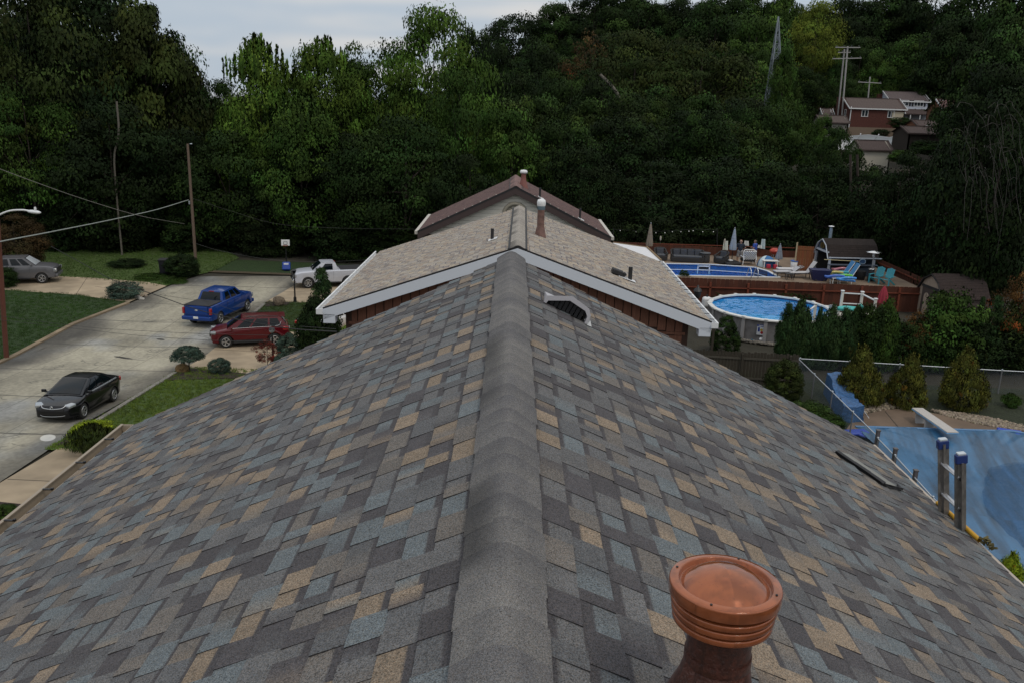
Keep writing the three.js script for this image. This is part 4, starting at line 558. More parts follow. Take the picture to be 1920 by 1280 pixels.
  for (let i = 0; i < limbs; i++) { const [c] = spots[Math.floor(R() * clumps)], y = mixn(low * 0.7, 0.6, R()), b = V(lean.x * y, y * 0.9, lean.z * y); wood.push(tapered([b, b.clone().lerp(c, 0.5).add(V(0, 0.03, 0)), c], trunk * 0.45, trunk * 0.1)); }
  return { leaves: g, wood: join(wood) };
}
const dome = (t) => Math.sqrt(Math.max(0, 1 - (1.75 * t - 0.75) ** 2)) * 0.97 + 0.03, egg = (t) => Math.pow(Math.sin(Math.PI * Math.pow(clamp(t * 0.93 + 0.05), 0.72)), 0.75), cone = (t) => (1 - t) * 0.93 + 0.07, tower = (t) => Math.pow(Math.sin(Math.PI * clamp(t * 0.8 + 0.16)), 0.6) * (t > 0.6 ? 1 - (t - 0.6) * 1.7 : 1);
const point = (t) => Math.min(1, 0.6 + t / 0.4) * Math.pow(Math.max(0, 1 - t), 0.8) * 1.2, sphere = (t) => Math.sqrt(Math.max(0, 1 - (2 * t - 1) ** 2));
const K = {
  oak: crown({ seed: 1, shape: dome }), oak2: crown({ seed: 2, shape: egg, clumps: 150, clump: 0.085 }), oak3: crown({ seed: 3, shape: dome, low: 0.1, clumps: 160, flat: 0.7, clump: 0.09 }),
  locust: crown({ seed: 4, shape: egg, flat: 0.5, clump: 0.11, clumps: 130, per: 190, slim: 0.28, leaf: 0.021, up: 0.2 }), locust2: crown({ seed: 5, shape: dome, flat: 0.46, clump: 0.11, clumps: 120, per: 190, slim: 0.28, leaf: 0.021, low: 0.24, up: 0.2 }),
  maple: crown({ seed: 6, shape: egg, sprigs: 60, tipUp: 0.05, clumps: 160, per: 170, clump: 0.08, leaf: 0.021, up: 0.2 }), maple2: crown({ seed: 7, shape: dome, sprigs: 50, tipUp: 0.05, clumps: 160, per: 170, clump: 0.085, leaf: 0.021, low: 0.12, up: 0.2 }), airy: crown({ seed: 8, shape: egg, clumps: 90, per: 70, clump: 0.065, hollow: 0.3, autumn: 0.08, up: 0.2 }),
  spruce: crown({ seed: 9, shape: cone, low: 0.03, clumps: 330, per: 62, leaf: 0.032, slim: 0.2, clump: 0.06, flat: 0.4, hollow: 0.5, limbs: 0, up: 0.2 }),
  column: crown({ seed: 10, shape: tower, low: 0.01, clumps: 300, per: 70, leaf: 0.036, slim: 0.26, clump: 0.075, flat: 1.1, tipUp: 0.9, hollow: 0.6, limbs: 0, trunk: 0.02 }), column2: crown({ seed: 12, shape: tower, low: 0.01, clumps: 300, per: 70, leaf: 0.036, slim: 0.28, clump: 0.08, flat: 1.2, tipUp: 0.9, hollow: 0.6, limbs: 0, trunk: 0.02 }),
  ball: crown({ seed: 13, shape: sphere, low: 0.0, clumps: 190, per: 110, leaf: 0.03, clump: 0.085, hollow: 0.78, slim: 0.42, limbs: 0, trunk: 0.02 }), bush: crown({ seed: 14, shape: dome, low: 0.02, clumps: 120, per: 90, leaf: 0.042, clump: 0.11, hollow: 0.5, limbs: 6, up: 0.2 }),
  box: crown({ seed: 15, shape: (t) => Math.pow(Math.cos(t * 1.45), 0.8), low: 0.0, clumps: 260, per: 90, leaf: 0.024, clump: 0.06, hollow: 0.82, slim: 0.4, limbs: 0, trunk: 0.02 }),
  flame: crown({ seed: 16, shape: point, low: 0.0, clumps: 380, per: 60, leaf: 0.036, slim: 0.2, clump: 0.055, flat: 1.3, tipUp: 1.0, hollow: 0.5, sprigs: 14, limbs: 0, autumn: 0.03 }),
  disc: crown({ seed: 17, shape: (t) => Math.sqrt(Math.max(0.02, 1 - t * t)), low: 0.52, clumps: 170, per: 90, leaf: 0.03, clump: 0.07, hollow: 0.75, slim: 0.4, limbs: 5, trunk: 0.03 }),
  tuft: crown({ seed: 18, shape: dome, low: 0.0, clumps: 90, per: 60, leaf: 0.16, slim: 0.05, clump: 0.12, tipUp: 1.6, limbs: 0 }),
};
function plant(name, category, kind, tone, base, h, w, turn, label, group, o = {}) {
  const t = thing(name, label, category, base, turn, group); t.scale.set(w, h, w);
  const a = shadows(new THREE.Mesh(K[kind].wood, o.bark ?? M.bark)), b = shadows(new THREE.Mesh(K[kind].leaves, leafTone[tone])); a.name = o.stem ?? 'trunk'; b.name = o.leaves ?? 'crown'; t.add(a, b); return t;
}
let turn0 = 0.3;
function tree(px, top, z, wpx, kind, tone, label, o = {}) {                // a tree by where its top shows and how far away it stands
  const p = atZ(px, top, z), g = groundY(p.x, z), w = wpx / FOCAL * -z * 1.02; turn0 += 2.39996;
  return plant('tree', 'tree', kind, tone, [p.x, g - 0.1, z], p.y - g + 0.1, w, turn0, label, o.group, o);
}
for (const a of [
  [40, -70, -83, 270, 'locust', 'olive', 'tallest dark tree at the left edge of the wood'], [150, -55, -92, 270, 'oak', 'deep', 'tall deep green tree behind the leaning pale trunk'], [262, -2, -88, 215, 'oak2', 'olive', 'tall olive tree whose right side stands against the sky'],
  [35, 145, -77, 190, 'locust2', 'mid', 'lighter green feathery tree above the street lamp'], [345, 95, -104, 110, 'airy', 'rust', 'thin rusty tree between the olive tree and the pointed one'], [200, 190, -79, 220, 'oak3', 'deep', 'low dark tree under the tall trees by the wire'], [315, 235, -83, 160, 'oak', 'deep', 'dark tree just left of the utility pole top'],
  [480, 82, -84, 175, 'maple', 'bright', 'bright green tree with pointed sprigs, first against the sky'], [610, 84, -86, 170, 'maple2', 'bright', 'bright green tree with pointed sprigs beside its twin'], [560, 185, -79, 190, 'maple', 'mid', 'mid green tree in front of the two pointed ones'], [425, 245, -81, 180, 'oak3', 'dark', 'dark spreading tree right of the utility pole'], 
  [110, -30, -86, 230, 'oak3', 'deep', 'broad deep green tree between the two tallest left trees'], [300, 45, -94, 170, 'oak', 'dark', 'dark tree behind the olive tree at the edge of the sky'], [405, 150, -98, 120, 'oak3', 'dark', 'dark crown low in the gap left of the first pointed tree'], [660, 110, -100, 120, 'oak2', 'dark', 'dark crown behind the second pointed tree'], [540, 130, -100, 120, 'oak', 'dark', 'dark crown in the gap between the two pointed trees'],
  [815, 2, -89, 215, 'locust', 'bright', 'tallest feathery bright tree above the brown roofed house'], [705, 62, -93, 170, 'locust2', 'mid', 'feathery tree left of the tallest bright one'], [862, 118, -82, 150, 'locust', 'mid', 'feathery tree below the tallest bright one'], [760, 205, -78, 230, 'locust2', 'dark', 'wide dark feathery tree left above the brown roof'], [655, 250, -80, 170, 'oak3', 'deep', 'deep green tree behind the silver pickup'], [540, 300, -81, 190, 'oak', 'deep', 'low black green tree behind the basketball hoop'],
  [962, 204, -80, 150, 'oak2', 'mid', 'rounded mid green tree straight above the brown ridge'], [1060, 220, -86, 150, 'oak', 'dark', 'dark rounded tree right above the brown ridge'], [1090, 275, -74, 160, 'maple2', 'deep', 'dark tree behind the right end of the brown roof'], [880, 290, -73, 150, 'oak3', 'deep', 'deep green tree behind the left end of the brown roof'],
  [925, 72, -150, 100, 'oak', 'deep', 'dark crown right of the tallest bright tree'], [1110, 58, -170, 110, 'airy', 'rust', 'rust tinted thin tree on the middle of the hill'], [1195, 48, -140, 190, 'locust', 'olive', 'wide olive feathery tree on the middle of the hill'], [1320, 62, -132, 210, 'locust2', 'olive', 'wide olive feathery tree left of the lattice tower'], [1075, 120, -120, 150, 'locust2', 'dark', 'dark feathery tree below the rusty one'],
  [1425, 22, -180, 150, 'oak', 'mid', 'rounded tree left behind the lattice tower'], [1538, -4, -205, 104, 'locust', 'yellow', 'yellow green sunlit tree right of the lattice tower'], [1650, 92, -196, 80, 'oak2', 'mid', 'green crown right of the twin utility poles'], [1705, 128, -202, 75, 'maple', 'bright', 'bright green tree behind the white house'],
  [1476, 88, -146, 66, 'oak2', 'mid', 'narrow tree in front of the middle of the lattice tower'], [1395, 185, -112, 170, 'oak3', 'deep', 'dark tree left below the lattice tower'], [1484, 188, -112, 96, 'maple2', 'mid', 'green tree left of the brick house'], [1548, 216, -118, 74, 'oak2', 'mid', 'green tree before the low grey roofed wing'], [1568, 238, -96, 105, 'oak3', 'dark', 'dark leafy tree in front of the white fence'], [1290, 205, -104, 180, 'oak2', 'deep', 'dark tree right of the middle of the hill'], [1180, 215, -96, 170, 'oak', 'deep', 'dark tree right behind the brown roofed house'],
  [1230, 300, -78, 190, 'oak3', 'deep', 'black green tree behind the beige closed parasol'], [1350, 290, -77, 180, 'oak', 'deep', 'black green tree behind the grey closed parasol'], [1450, 300, -76, 170, 'oak2', 'deep', 'black green tree behind the pool fence corner'], [1545, 310, -75, 160, 'oak3', 'deep', 'black green tree behind the bar shed'], [1640, 305, -74, 150, 'oak', 'deep', 'dark tree behind the patio heater'], [1700, 285, -70, 130, 'oak3', 'deep', 'dark tree below the brown hill roofs'],
  [1825, 235, -66, 160, 'oak', 'deep', 'large dark tree behind the beige shed'], [1905, 165, -58, 220, 'oak3', 'deep', 'large dark tree at the right edge above the hedge'], [1885, 50, -130, 180, 'oak2', 'dark', 'dark tree high at the right edge of the hill'], [1872, 90, -150, 110, 'maple', 'dark', 'dark tree right above the white house'],
]) tree(...a);
for (const a of [[890, 48, -190, 90, 'oak', 'deep', 'dark crown at the left foot of the hill skyline'], [965, 22, -232, 130, 'oak', 'deep', 'dark crown where the hill skyline climbs steepest'], [1045, 4, -238, 130, 'oak2', 'dark', 'dark round crown on the skyline above the brown ridge'], [1120, -22, -240, 130, 'oak', 'deep', 'dark crown on the skyline left of its highest stretch'], [1200, -28, -236, 130, 'oak3', 'dark', 'dark crown on the highest stretch of the skyline'], [1275, -8, -238, 110, 'oak2', 'deep', 'dark crown on the skyline above the leaning pale limb'], [1350, -16, -225, 130, 'oak', 'dark', 'dark crown on the skyline left of the lattice tower'], [1150, 60, -200, 120, 'oak', 'deep', 'black crown behind the rust tinted thin tree'], [1010, 80, -175, 120, 'oak2', 'deep', 'black crown below the steep part of the skyline'], [985, 145, -130, 120, 'oak3', 'deep', 'black low crown above the left of the brown roof'], [1240, 90, -185, 120, 'oak', 'dark', 'dark crown between the two wide olive trees'], [1400, -24, -240, 110, 'oak2', 'mid', 'lighter crown on the skyline just left of the lattice tower'], [1470, -4, -230, 110, 'maple', 'mid', 'lighter crown on the skyline behind the lattice tower tip'], [1600, -10, -232, 130, 'oak', 'deep', 'dark crown on the skyline right of the yellow green tree'], [1680, -30, -236, 140, 'oak2', 'dark', 'dark crown on the skyline above the white house'], [1760, -34, -228, 140, 'oak3', 'deep', 'dark crown on the skyline above the right brick house'], [1850, -44, -215, 150, 'oak', 'dark', 'dark crown on the skyline near the right corner'], [1920, -44, -190, 160, 'oak2', 'dark', 'dark crown cut by the right edge of the view'], [1620, 70, -215, 110, 'oak3', 'dark', 'dark crown above the lesser utility pole'], [1725, 60, -205, 120, 'oak', 'mid', 'lighter crown high behind the white house'], [1800, 30, -190, 140, 'oak2', 'deep', 'black crown high above the right brick house'], [1580, 110, -200, 90, 'oak2', 'deep', 'black crown behind the twin utility poles'], [1340, 140, -150, 130, 'oak3', 'dark', 'dark crown below the right wide olive tree'], [1420, 110, -160, 120, 'oak', 'mid', 'lighter crown at the left leg of the lattice tower'], [1240, 160, -125, 140, 'oak2', 'dark', 'dark crown below the pale fallen limb'], [1130, 150, -112, 140, 'oak3', 'deep', 'black crown right of the tree above the brown ridge'], [1890, 110, -110, 170, 'oak', 'deep', 'black crown at the right edge below the skyline']]) tree(...a);
{ // the wood that reads as one mass: the far slope, the undergrowth at its foot
  const R = rng(200), q = new THREE.Object3D(), c = new THREE.Color();
  const mass = (label, kind, n, spot) => { const m = new THREE.InstancedMesh(K[kind].leaves, leafTone[kind === 'bush' ? 'deep' : 'dark'], n); let i = 0; for (let k = 0; k < n * 30 && i < n; k++) { const s = spot(); if (!s) continue; const [x, z, h, w] = s; q.position.set(x, groundY(x, z) - 0.2, z); q.rotation.y = R() * TAU; q.scale.set(w, h, w); q.updateMatrix(); m.setMatrixAt(i, q.matrix); const v = 0.65 + R() * 0.6; m.setColorAt(i++, c.setRGB(v * (0.9 + R() * 0.3), v, v * 0.9)); } m.count = i; m.name = numbered('wood'); m.userData = { label, category: 'wood', kind: 'stuff' }; shadows(m); scene.add(m); };  // undergrowth wears the deep tone, shade put into its leaf colour
  const hidesHouses = (x, z, h, w) => { if (z < -182) return false; for (const dx of [-w / 2, 0, w / 2]) { const a = V(x + dx, groundY(x, z) + h, z).project(camera), px = (a.x + 1) * 960, py = (1 - a.y) * 640; if (px > 1535 && px < 1790 && py < 290) return true; if (px > 1420 && px < 1500 && py < 185 && z > -165) return true; } return false; };
  for (const k of ['oak', 'oak2', 'oak3']) mass('far wooded slope of the hill', k, 260, () => { const z = -98 - R() * 190, x = -60 + R() * 260, h = 9 + R() * 6, w = 7 + R() * 5; return x < -12 + (-z - 98) * 0.05 && h > 10 || hidesHouses(x, z, h, w) || Math.abs(x / -z) > 0.85 ? null : [x, z, h, w]; });
  mass('wood beyond the left trees', 'oak3', 190, () => { const z = -92 - R() * 60, x = -115 + R() * 108; return [x, z, x < z * 0.42 ? 17 + R() * 6 : 11 + R() * 3.5, 8 + R() * 4]; });
  mass('dark undergrowth at the edge of the wood', 'bush', 230, () => { const x = -62 + R() * 110, z = (x > 5 ? -72 : -77) - R() * 14; return Math.abs(x + 20) < 0 ? null : [x, z, 2 + R() * 3, 3 + R() * 3]; });
}
// bare trunks that show in front of the wood
for (const [a, label] of [[[[218, 190], [222, 250], [214, 290], [216, 345]], 'pale crooked trunk standing in the dark left wood']]) { const pts = a.map(([px, py]) => atZ(px, py, -75.5)); single('bare_tree', tube(pts.concat([V(pts[3].x, groundY(pts[3].x, -75.5), -75.5)]), 0.085, 7, 30), M.paleBark, label, 'tree trunk'); }
for (const [px, z, label] of [[1592, -73.5, 'left one of two thin straight trunks behind the bar shed'], [1605, -73.8, 'right one of two thin straight trunks behind the bar shed']]) { const b = atZ(px, 470, z), t = atZ(px + 3, 290, z); single('bare_tree', tube([t, t.clone().lerp(b, 0.5).add(V(0.1, 0, 0)), V(b.x, groundY(b.x, z), z)], 0.11, 7, 12), M.bark, label, 'tree trunk'); }
{ const pts = [[1125, 140], [1150, 165], [1165, 190], [1178, 225]].map(([px, py]) => atZ(px, py, -118)); single('fallen_limb', tube(pts, 0.22, 7, 20), M.paleBark, 'pale bare limb slanting across the middle of the hill', 'tree limb'); }
{ // bare grey vines that hang over the dark tree at the right edge
  const R = rng(909), o = thing('bare_vines', 'tangle of bare grey vines over the dark tree at the right edge', 'vine', atZ(1850, 420, -49).toArray()), g = [];
  for (let i = 0; i < 34; i++) { const x = 1770 + R() * 150, y = 190 + R() * 150, pts = [], dx = (R() - 0.4) * 90, dy = 30 + R() * 120; for (let k = 0; k <= 5; k++) { const t = k / 5; pts.push(atZ(x + dx * t + (R() - 0.5) * 12, y + dy * t * t + (R() - 0.5) * 10 - 18 * Math.sin(t * 3), -49 - R() * 0.8).sub(o.position)); } g.push(tube(pts, 0.006 + R() * 0.009, 5, 14)); }
  part(o, 'stems', g, std([0.055, 0.05, 0.044], 0.95)).userData.kind = 'stuff';
}
// ---------------------------------------------------------------- the yard with the covered pool, below the right eave
const YD = 1.7;
function shrub(name, px, top, base, wpx, kind, tone, label, o = {}) {
  const p = at(px, base, o.Y ?? YD), t = atZ(px, top, p.z); turn0 += 2.4;
  return plant(name, o.category ?? 'shrub', kind, tone, [p.x, p.y - 0.03, p.z], t.y - p.y, wpx / FOCAL * p.distanceTo(EYE), turn0, label, o.group, { stem: 'stem', leaves: 'foliage', ...o });
}
function poly(list, Y) { return list.map(([px, py]) => { const p = at(px, py, Y); return [p.x, p.z]; }); }
struct('yard_ground_cover', prism([[4, -41.5], [36, -40], [36, -33], [14.2, -33]], 0.03, 0, YD - 0.01, 0), std([0.03, 0.04, 0.016], 1, { map: rep(T.rough, 2.3), bumpMap: T.rough, bumpScale: 0.06 }));
struct('side_strip', prism([[5, -42], [14.6, -42], [14.6, -14], [5, -14]], 0.03, 0, YD - 0.015, 0), std([0.04, 0.06, 0.02], 1, { map: rep(T.rough, 2.3), bumpMap: T.rough, bumpScale: 0.06 }));
struct('pool_deck', prism([...poly([[1583, 812], [1600, 788], [1625, 777], [1660, 769], [1700, 767], [1760, 777], [1830, 795], [1920, 812]], YD), [36, -36], [36, -12], [27.2, -12], [27.2, -31.2], [21.4, -33.75], [14.6, -33.75]], 0.05, 0, YD - 0.005, 0), M.deckConcrete);
{ const j = []; for (const [a, b] of [[[1660, 770], [1690, 806]], [[1742, 775], [1790, 806]], [[1890, 808], [1893, 820]]]) { const p = at(...a, YD + 0.05), q = at(...b, YD + 0.05); j.push(bar(p, q, 0.035, 0.01)); } struct('pool_deck_joints', j, std([0.05, 0.04, 0.03], 1)); }
{ // river gravel between the deck and the ground cover
  const R = rng(301), n = 2600, g = ball(0.05), m = new THREE.InstancedMesh(g, std([0.25, 0.21, 0.165], 0.9), n), q = new THREE.Object3D(), c = new THREE.Color(); let i = 0;
  const bands = [[[1592, 772], [1640, 757], [1690, 760], [1700, 766], [1660, 769], [1625, 776], [1600, 786]], [[1745, 770], [1800, 776], [1860, 786], [1920, 800], [1920, 812], [1830, 795], [1770, 780]]].map((b) => poly(b, YD));
  const inside = (p, o) => { let r = false; for (let i = 0, j = o.length - 1; i < o.length; j = i++) if ((o[i][1] > p[1]) !== (o[j][1] > p[1]) && p[0] < (o[j][0] - o[i][0]) * (p[1] - o[i][1]) / (o[j][1] - o[i][1]) + o[i][0]) r = !r; return r; };
  for (let k = 0; k < 80000 && i < n; k++) { const b = bands[R() < 0.35 ? 0 : 1], p = [14 + R() * 14, -38.5 + R() * 6]; if (!inside(p, b) || R() < 0.25) continue; q.position.set(p[0], YD + 0.03 + R() * 0.04, p[1]); q.rotation.set(R() * 3, R() * 3, R() * 3); const s = 0.6 + R() * 0.9; q.scale.set(s * 1.3, s * 0.7, s); q.updateMatrix(); m.setMatrixAt(i, q.matrix); const v = 0.45 + R() * 0.9; m.setColorAt(i++, c.setRGB(v, v * (0.92 + R() * 0.1), v * (0.85 + R() * 0.15))); }
  m.count = i; m.name = 'gravel'; m.userData = { label: 'pale river gravel strip between pool deck and ground cover', category: 'gravel', kind: 'stuff' }; shadows(m); scene.add(m);
  const st = at(1603, 771, YD); single('stepping_stone', rbox(0.75, 0.08, 0.5, 0.03, st.x, YD + 0.06, st.z, 0, 0.3), std([0.4, 0.34, 0.27], 0.9, { map: T.rough }), 'flat tan stone lying in the gravel beside the blue cover', 'stone');
}
{ // the winter cover over the swimming pool, sagging under a puddle
  const x0 = 14.75, x1 = 27, z0 = -33.85, z1 = -14, nx = 130, nz = 200, pos = [], idx = [], uv = [];
  const sag = (x, z) => { const u = (x - x0) / (x1 - x0), v = clamp((z - z0) / 19), e = Math.min(u * 5, (1 - u) * 6, v * 5.2, 1); const w = fbm(x * 0.8 + z * 0.12, z * 0.25, 3) * 0.1 + fbm((x - z * 0.45) * 2.6, z * 0.16 + x * 0.1, 3) * 0.07; const far = smooth(3.2, 0, z - z0); return YD + 0.26 - 0.27 * smooth(0, 1, e) * (1 - 0.45 * far) + (w - 0.07) * (0.35 + 0.65 * e) * 0.28 + (fbm((x - 18.5) / (0.6 + Math.abs(z + 32.5) * 0.3) * 3, z * 0.5, 3) - 0.5) * 0.1 * far + (fbm(x * 2.2 + z * 1.3, z * 1.1 - x * 0.6, 4, 0, 31) - 0.5) * 0.05; };
  for (let j = 0; j <= nz; j++) for (let i = 0; i <= nx; i++) { const x = mixn(x0, x1, i / nx), z = mixn(z0, z1, j / nz), corner = Math.max(0, (x - 21.4) + (z0 + 0.4 - z) * 1.2 + 0) * 0; pos.push(x, sag(x, z), z + (x > 21.4 ? (x - 21.4) * 0.45 * (1 - j / nz) : 0)); uv.push(x, z); }
  for (let j = 0; j < nz; j++) for (let i = 0; i < nx; i++) { const a = j * (nx + 1) + i; idx.push(a, a + nx + 1, a + 1, a + 1, a + nx + 1, a + nx + 2); }
  const g = new THREE.BufferGeometry(); g.setAttribute('position', new THREE.BufferAttribute(new Float32Array(pos), 3)); g.setAttribute('uv', new THREE.BufferAttribute(new Float32Array(uv), 2)); g.setIndex(idx); g.computeVertexNormals();
  const t = grey(512, (x, y) => { const s = fbm(x / 10 + y / 40, y / 90, 4, 0, 55), f = fbm(x / 60, y / 60, 4, 0, 57), w = fbm(x / 4, y / 5, 3, 0, 59), v = 0.58 + 1.0 * (s - 0.5) + 0.3 * (f - 0.42) + 0.12 * (w - 0.5); return [v * 0.92, v, v]; }, 13);
  const o = thing('pool_cover', 'large blue winter cover stretched over the swimming pool below the ladder', 'pool cover');
  part(o, 'tarp', g, phys([0.045, 0.16, 0.32], 0.42, { map: t, clearcoat: 0.25, clearcoatRoughness: 0.35, bumpMap: rep(T.rough, 1.3), bumpScale: 0.012 }), null, true);
  part(o, 'tarp_hem', [bar([x0, YD + 0.25, z0 + 0.02], [21.4, YD + 0.25, z0 + 0.02], 0.16, 0.05), bar([21.4, YD + 0.25, z0 + 0.02], [27, YD + 0.17, z0 + 2.5], 0.16, 0.05)], phys([0.09, 0.2, 0.36], 0.5));
  const R = rng(5), rumple = []; for (let x = x0 + 0.6; x < 21.2; x += 0.75) rumple.push(tube([[x, YD + 0.1, z0 - 0.18], [x + 0.3, YD + 0.14 + R() * 0.06, z0 - 0.2 - R() * 0.08], [x + 0.72, YD + 0.1, z0 - 0.17]], 0.035, 5, 8)); part(o, 'loose_edge', rumple, std([0.02, 0.022, 0.03], 0.7), 'dark rumpled edge of the cover');
  const pw = new THREE.CircleGeometry(1, 90).rotateX(-Math.PI / 2), pv = pw.attributes.position; for (let i = 0; i < pv.count; i++) { const a = Math.atan2(pv.getZ(i), pv.getX(i)), k = 0.85 + 0.35 * fbm(Math.cos(a) * 1.6 + 5, Math.sin(a) * 1.6 + 5, 4); pv.setXYZ(i, 20.0 + pv.getX(i) * 4.2 * k, YD + 0.075, -23.6 + pv.getZ(i) * 6.6 * k); } part(o, 'puddle', pw, phys([0.62, 0.76, 0.86], 0.15, { transmission: 1, thickness: 0, ior: 1.25, specularIntensity: 0.6, bumpMap: rep(T.ripple, 1.6), bumpScale: 0.02 }), 'shallow rain puddle lying on the cover');
  for (const [px, py, w, d, a, label] of [[1606, 812, 1.0, 0.5, 0.2, 'blue water bag holding the cover near the chain link fence'], [1893, 810, 0.95, 0.34, -0.4, 'bright blue water bag at the far right corner of the cover']]) { const p = at(px, py, YD + 0.15); single('water_bag', [rbox(w, 0.14, d, 0.07, p.x, YD + 0.2, p.z, 0, a), rbox(w * 0.5, 0.1, d * 0.8, 0.05, p.x + 0.3, YD + 0.18, p.z + 0.25, 0, a + 0.5)], phys([0.03, 0.07, 0.42], 0.35), label, 'water bag'); }
}
{ const a = at(1724, 766, 2.3), b = at(1784, 807, 2.3), c = a.clone().add(b).multiplyScalar(0.5), L = a.distanceTo(b) + 0.3, o = thing('diving_board', 'white diving board with blue edge over the covered pool', 'diving board', [c.x, 2.25, c.z], Math.atan2(-(b.z - a.z), b.x - a.x));
  part(o, 'board', rbox(L, 0.045, 0.5, 0.02, 0, 0.035, 0), std([0.72, 0.68, 0.64], 0.6, { map: T.stipple })); part(o, 'board_edge', rbox(L + 0.01, 0.05, 0.52, 0.02, 0, -0.012, 0), std([0.16, 0.34, 0.55], 0.5)); part(o, 'stand', [box(0.1, 0.5, 0.4, -L * 0.38, -0.28, 0, 0, 0, 0.2), box(0.12, 0.5, 0.42, -L * 0.1, -0.28, 0), box(L * 0.4, 0.06, 0.4, -L * 0.22, -0.08, 0)], M.whitePaint); part(o, 'fulcrum', place(new THREE.CylinderGeometry(0.05, 0.05, 0.5, 12).rotateX(Math.PI / 2), -L * 0.1, -0.05, 0), M.metal); }

// chain link fences: every wire of the mesh, joined panel by panel
function chainLink(name, label, pts, h, gauge = 0.0021, pitch = 0.085, posts = []) {
  const o = thing(name, label, 'fence', [pts[0][0], YD, pts[0][1]]), P = pts.map(([x, z]) => V(x - pts[0][0], 0, z - pts[0][1])), wires = [];
  const wire = (a, b, w) => { const d = b.clone().sub(a).normalize(), n = V(0, 0, 0).crossVectors(d, V(0.3, 0.9, 0.2)).normalize().multiplyScalar(w), m = V(0, 0, 0).crossVectors(d, n).normalize().multiplyScalar(w * 0.9), l = [n, n.clone().multiplyScalar(-0.5).add(m), n.clone().multiplyScalar(-0.5).sub(m)]; return l.map((u, i) => { const v = l[(i + 1) % 3]; return [a.clone().add(u), a.clone().add(v), b.clone().add(v), b.clone().add(u)].map((k) => k.toArray()); }); };
  for (let i = 0; i < P.length - 1; i++) { const a = P[i], b = P[i + 1], L = a.distanceTo(b), f = (s, y) => a.clone().lerp(b, s / L).setY(y), quad = [];
    for (let s = -h; s < L; s += pitch) for (const dir of [1, -1]) { let s0 = dir > 0 ? s : s + h, s1 = dir > 0 ? s + h : s, y0 = 0.03, y1 = h - 0.02; const cl = (S, y, So, yo) => S < 0 ? [0, y + (yo - y) * (-S) / (So - S)] : S > L ? [L, y + (yo - y) * (S - L) / (S - So)] : [S, y]; const [A, ya] = cl(s0, y0, s1, y1), [B, yb] = cl(s1, y1, s0, y0); if (Math.abs(A - B) > 0.01) quad.push(...wire(f(A, ya), f(B, yb), gauge)); }
    const w = part(o, 'wire_mesh', quads(quad), std([0.11, 0.135, 0.16], 0.5)); w.userData.kind = 'stuff';
    part(o, 'top_rail', bar(f(0, h), f(L, h), 0.045, 0.045, true), std([0.5, 0.53, 0.57], 0.4, { metalness: 0.5 }));
    for (let s = 0, n = Math.max(1, Math.round(L / 2.6)), k = 0; k < n; k++) { s = L * k / n; const p = part(o, 'post', bar(f(s, -0.1), f(s, h + 0.03), 0.06, 0.06, true), std([0.2, 0.2, 0.21], 0.6, { metalness: 0.4 })); part(p, 'post_cap', ball(0.045, ...f(s, h + 0.03).toArray()), M.galv); } }
  return o;
}
chainLink('chain_link_fence', 'chain link fence running towards the eye between our house and the covered pool', [[14.4, -40.6], [14.1, -30.4]], 1.2);
chainLink('chain_link_fence', 'near run of chain link fence behind the ladder', [[13.95, -28.4], [13.7, -25], [13.6, -19.6], [13.5, -14]], 1.2, 0.0028, 0.08);
chainLink('chain_link_gate', 'chain link gate with scrolled top bar between dark posts', [[14.08, -30.2], [14.0, -28.55]], 1.15, 0.0024, 0.085);
chainLink('chain_link_fence', 'chain link fence across the back of the pool yard behind the golden conifers', [[14.5, -40.65], [24, -39.65], [34, -38.9]], 1.2);
for (const [z, x, label] of [[-30.3, 14.1, 'dark gate post on the far side of the chain link gate'], [-28.5, 13.98, 'dark gate post on the near side of the chain link gate'], [-26.6, 13.85, 'dark square post of the near chain link run']]) { const p = thing('gate_post', label, 'post', [x, YD, z]); part(p, 'shaft', rbox(0.13, 1.45, 0.13, 0.02, 0, 0.7, 0), std([0.09, 0.08, 0.085], 0.7)); part(p, 'cap', rbox(0.16, 0.05, 0.16, 0.015, 0, 1.44, 0), std([0.1, 0.09, 0.09], 0.6)); }
{ // an old dark board fence beyond
  const a = at(1300, 653, 3.35), b = at(1500, 664, 3.35), L = a.distanceTo(b), o = thing('board_fence', 'old dark weathered board fence in front of the round pool', 'fence', [a.x, YD, a.z], Math.atan2(-(b.z - a.z), b.x - a.x)), R = rng(15), g = [];
  for (let x = 0; x < L; x += 0.155) { const h = 1.58 + R() * 0.08; g.push(side([[x, -0.05], [x + 0.14, -0.05], [x + 0.14, h - 0.03], [x + 0.11, h], [x + 0.03, h], [x, h - 0.03]], 0.02).translate(0, 0, (R() - 0.5) * 0.012)); }
  part(o, 'boards', g, M.oldWood).userData.kind = 'stuff'; for (const y of [0.3, 1.3]) part(o, 'rail', box(L, 0.09, 0.04, L / 2, y, 0.035), std([0.1, 0.09, 0.07], 0.95, { map: T.grain })); for (let x = 0.1; x < L; x += 2.3) part(o, 'post', box(0.1, 1.6, 0.1, x, 0.75, 0.07), M.oldWood);
}
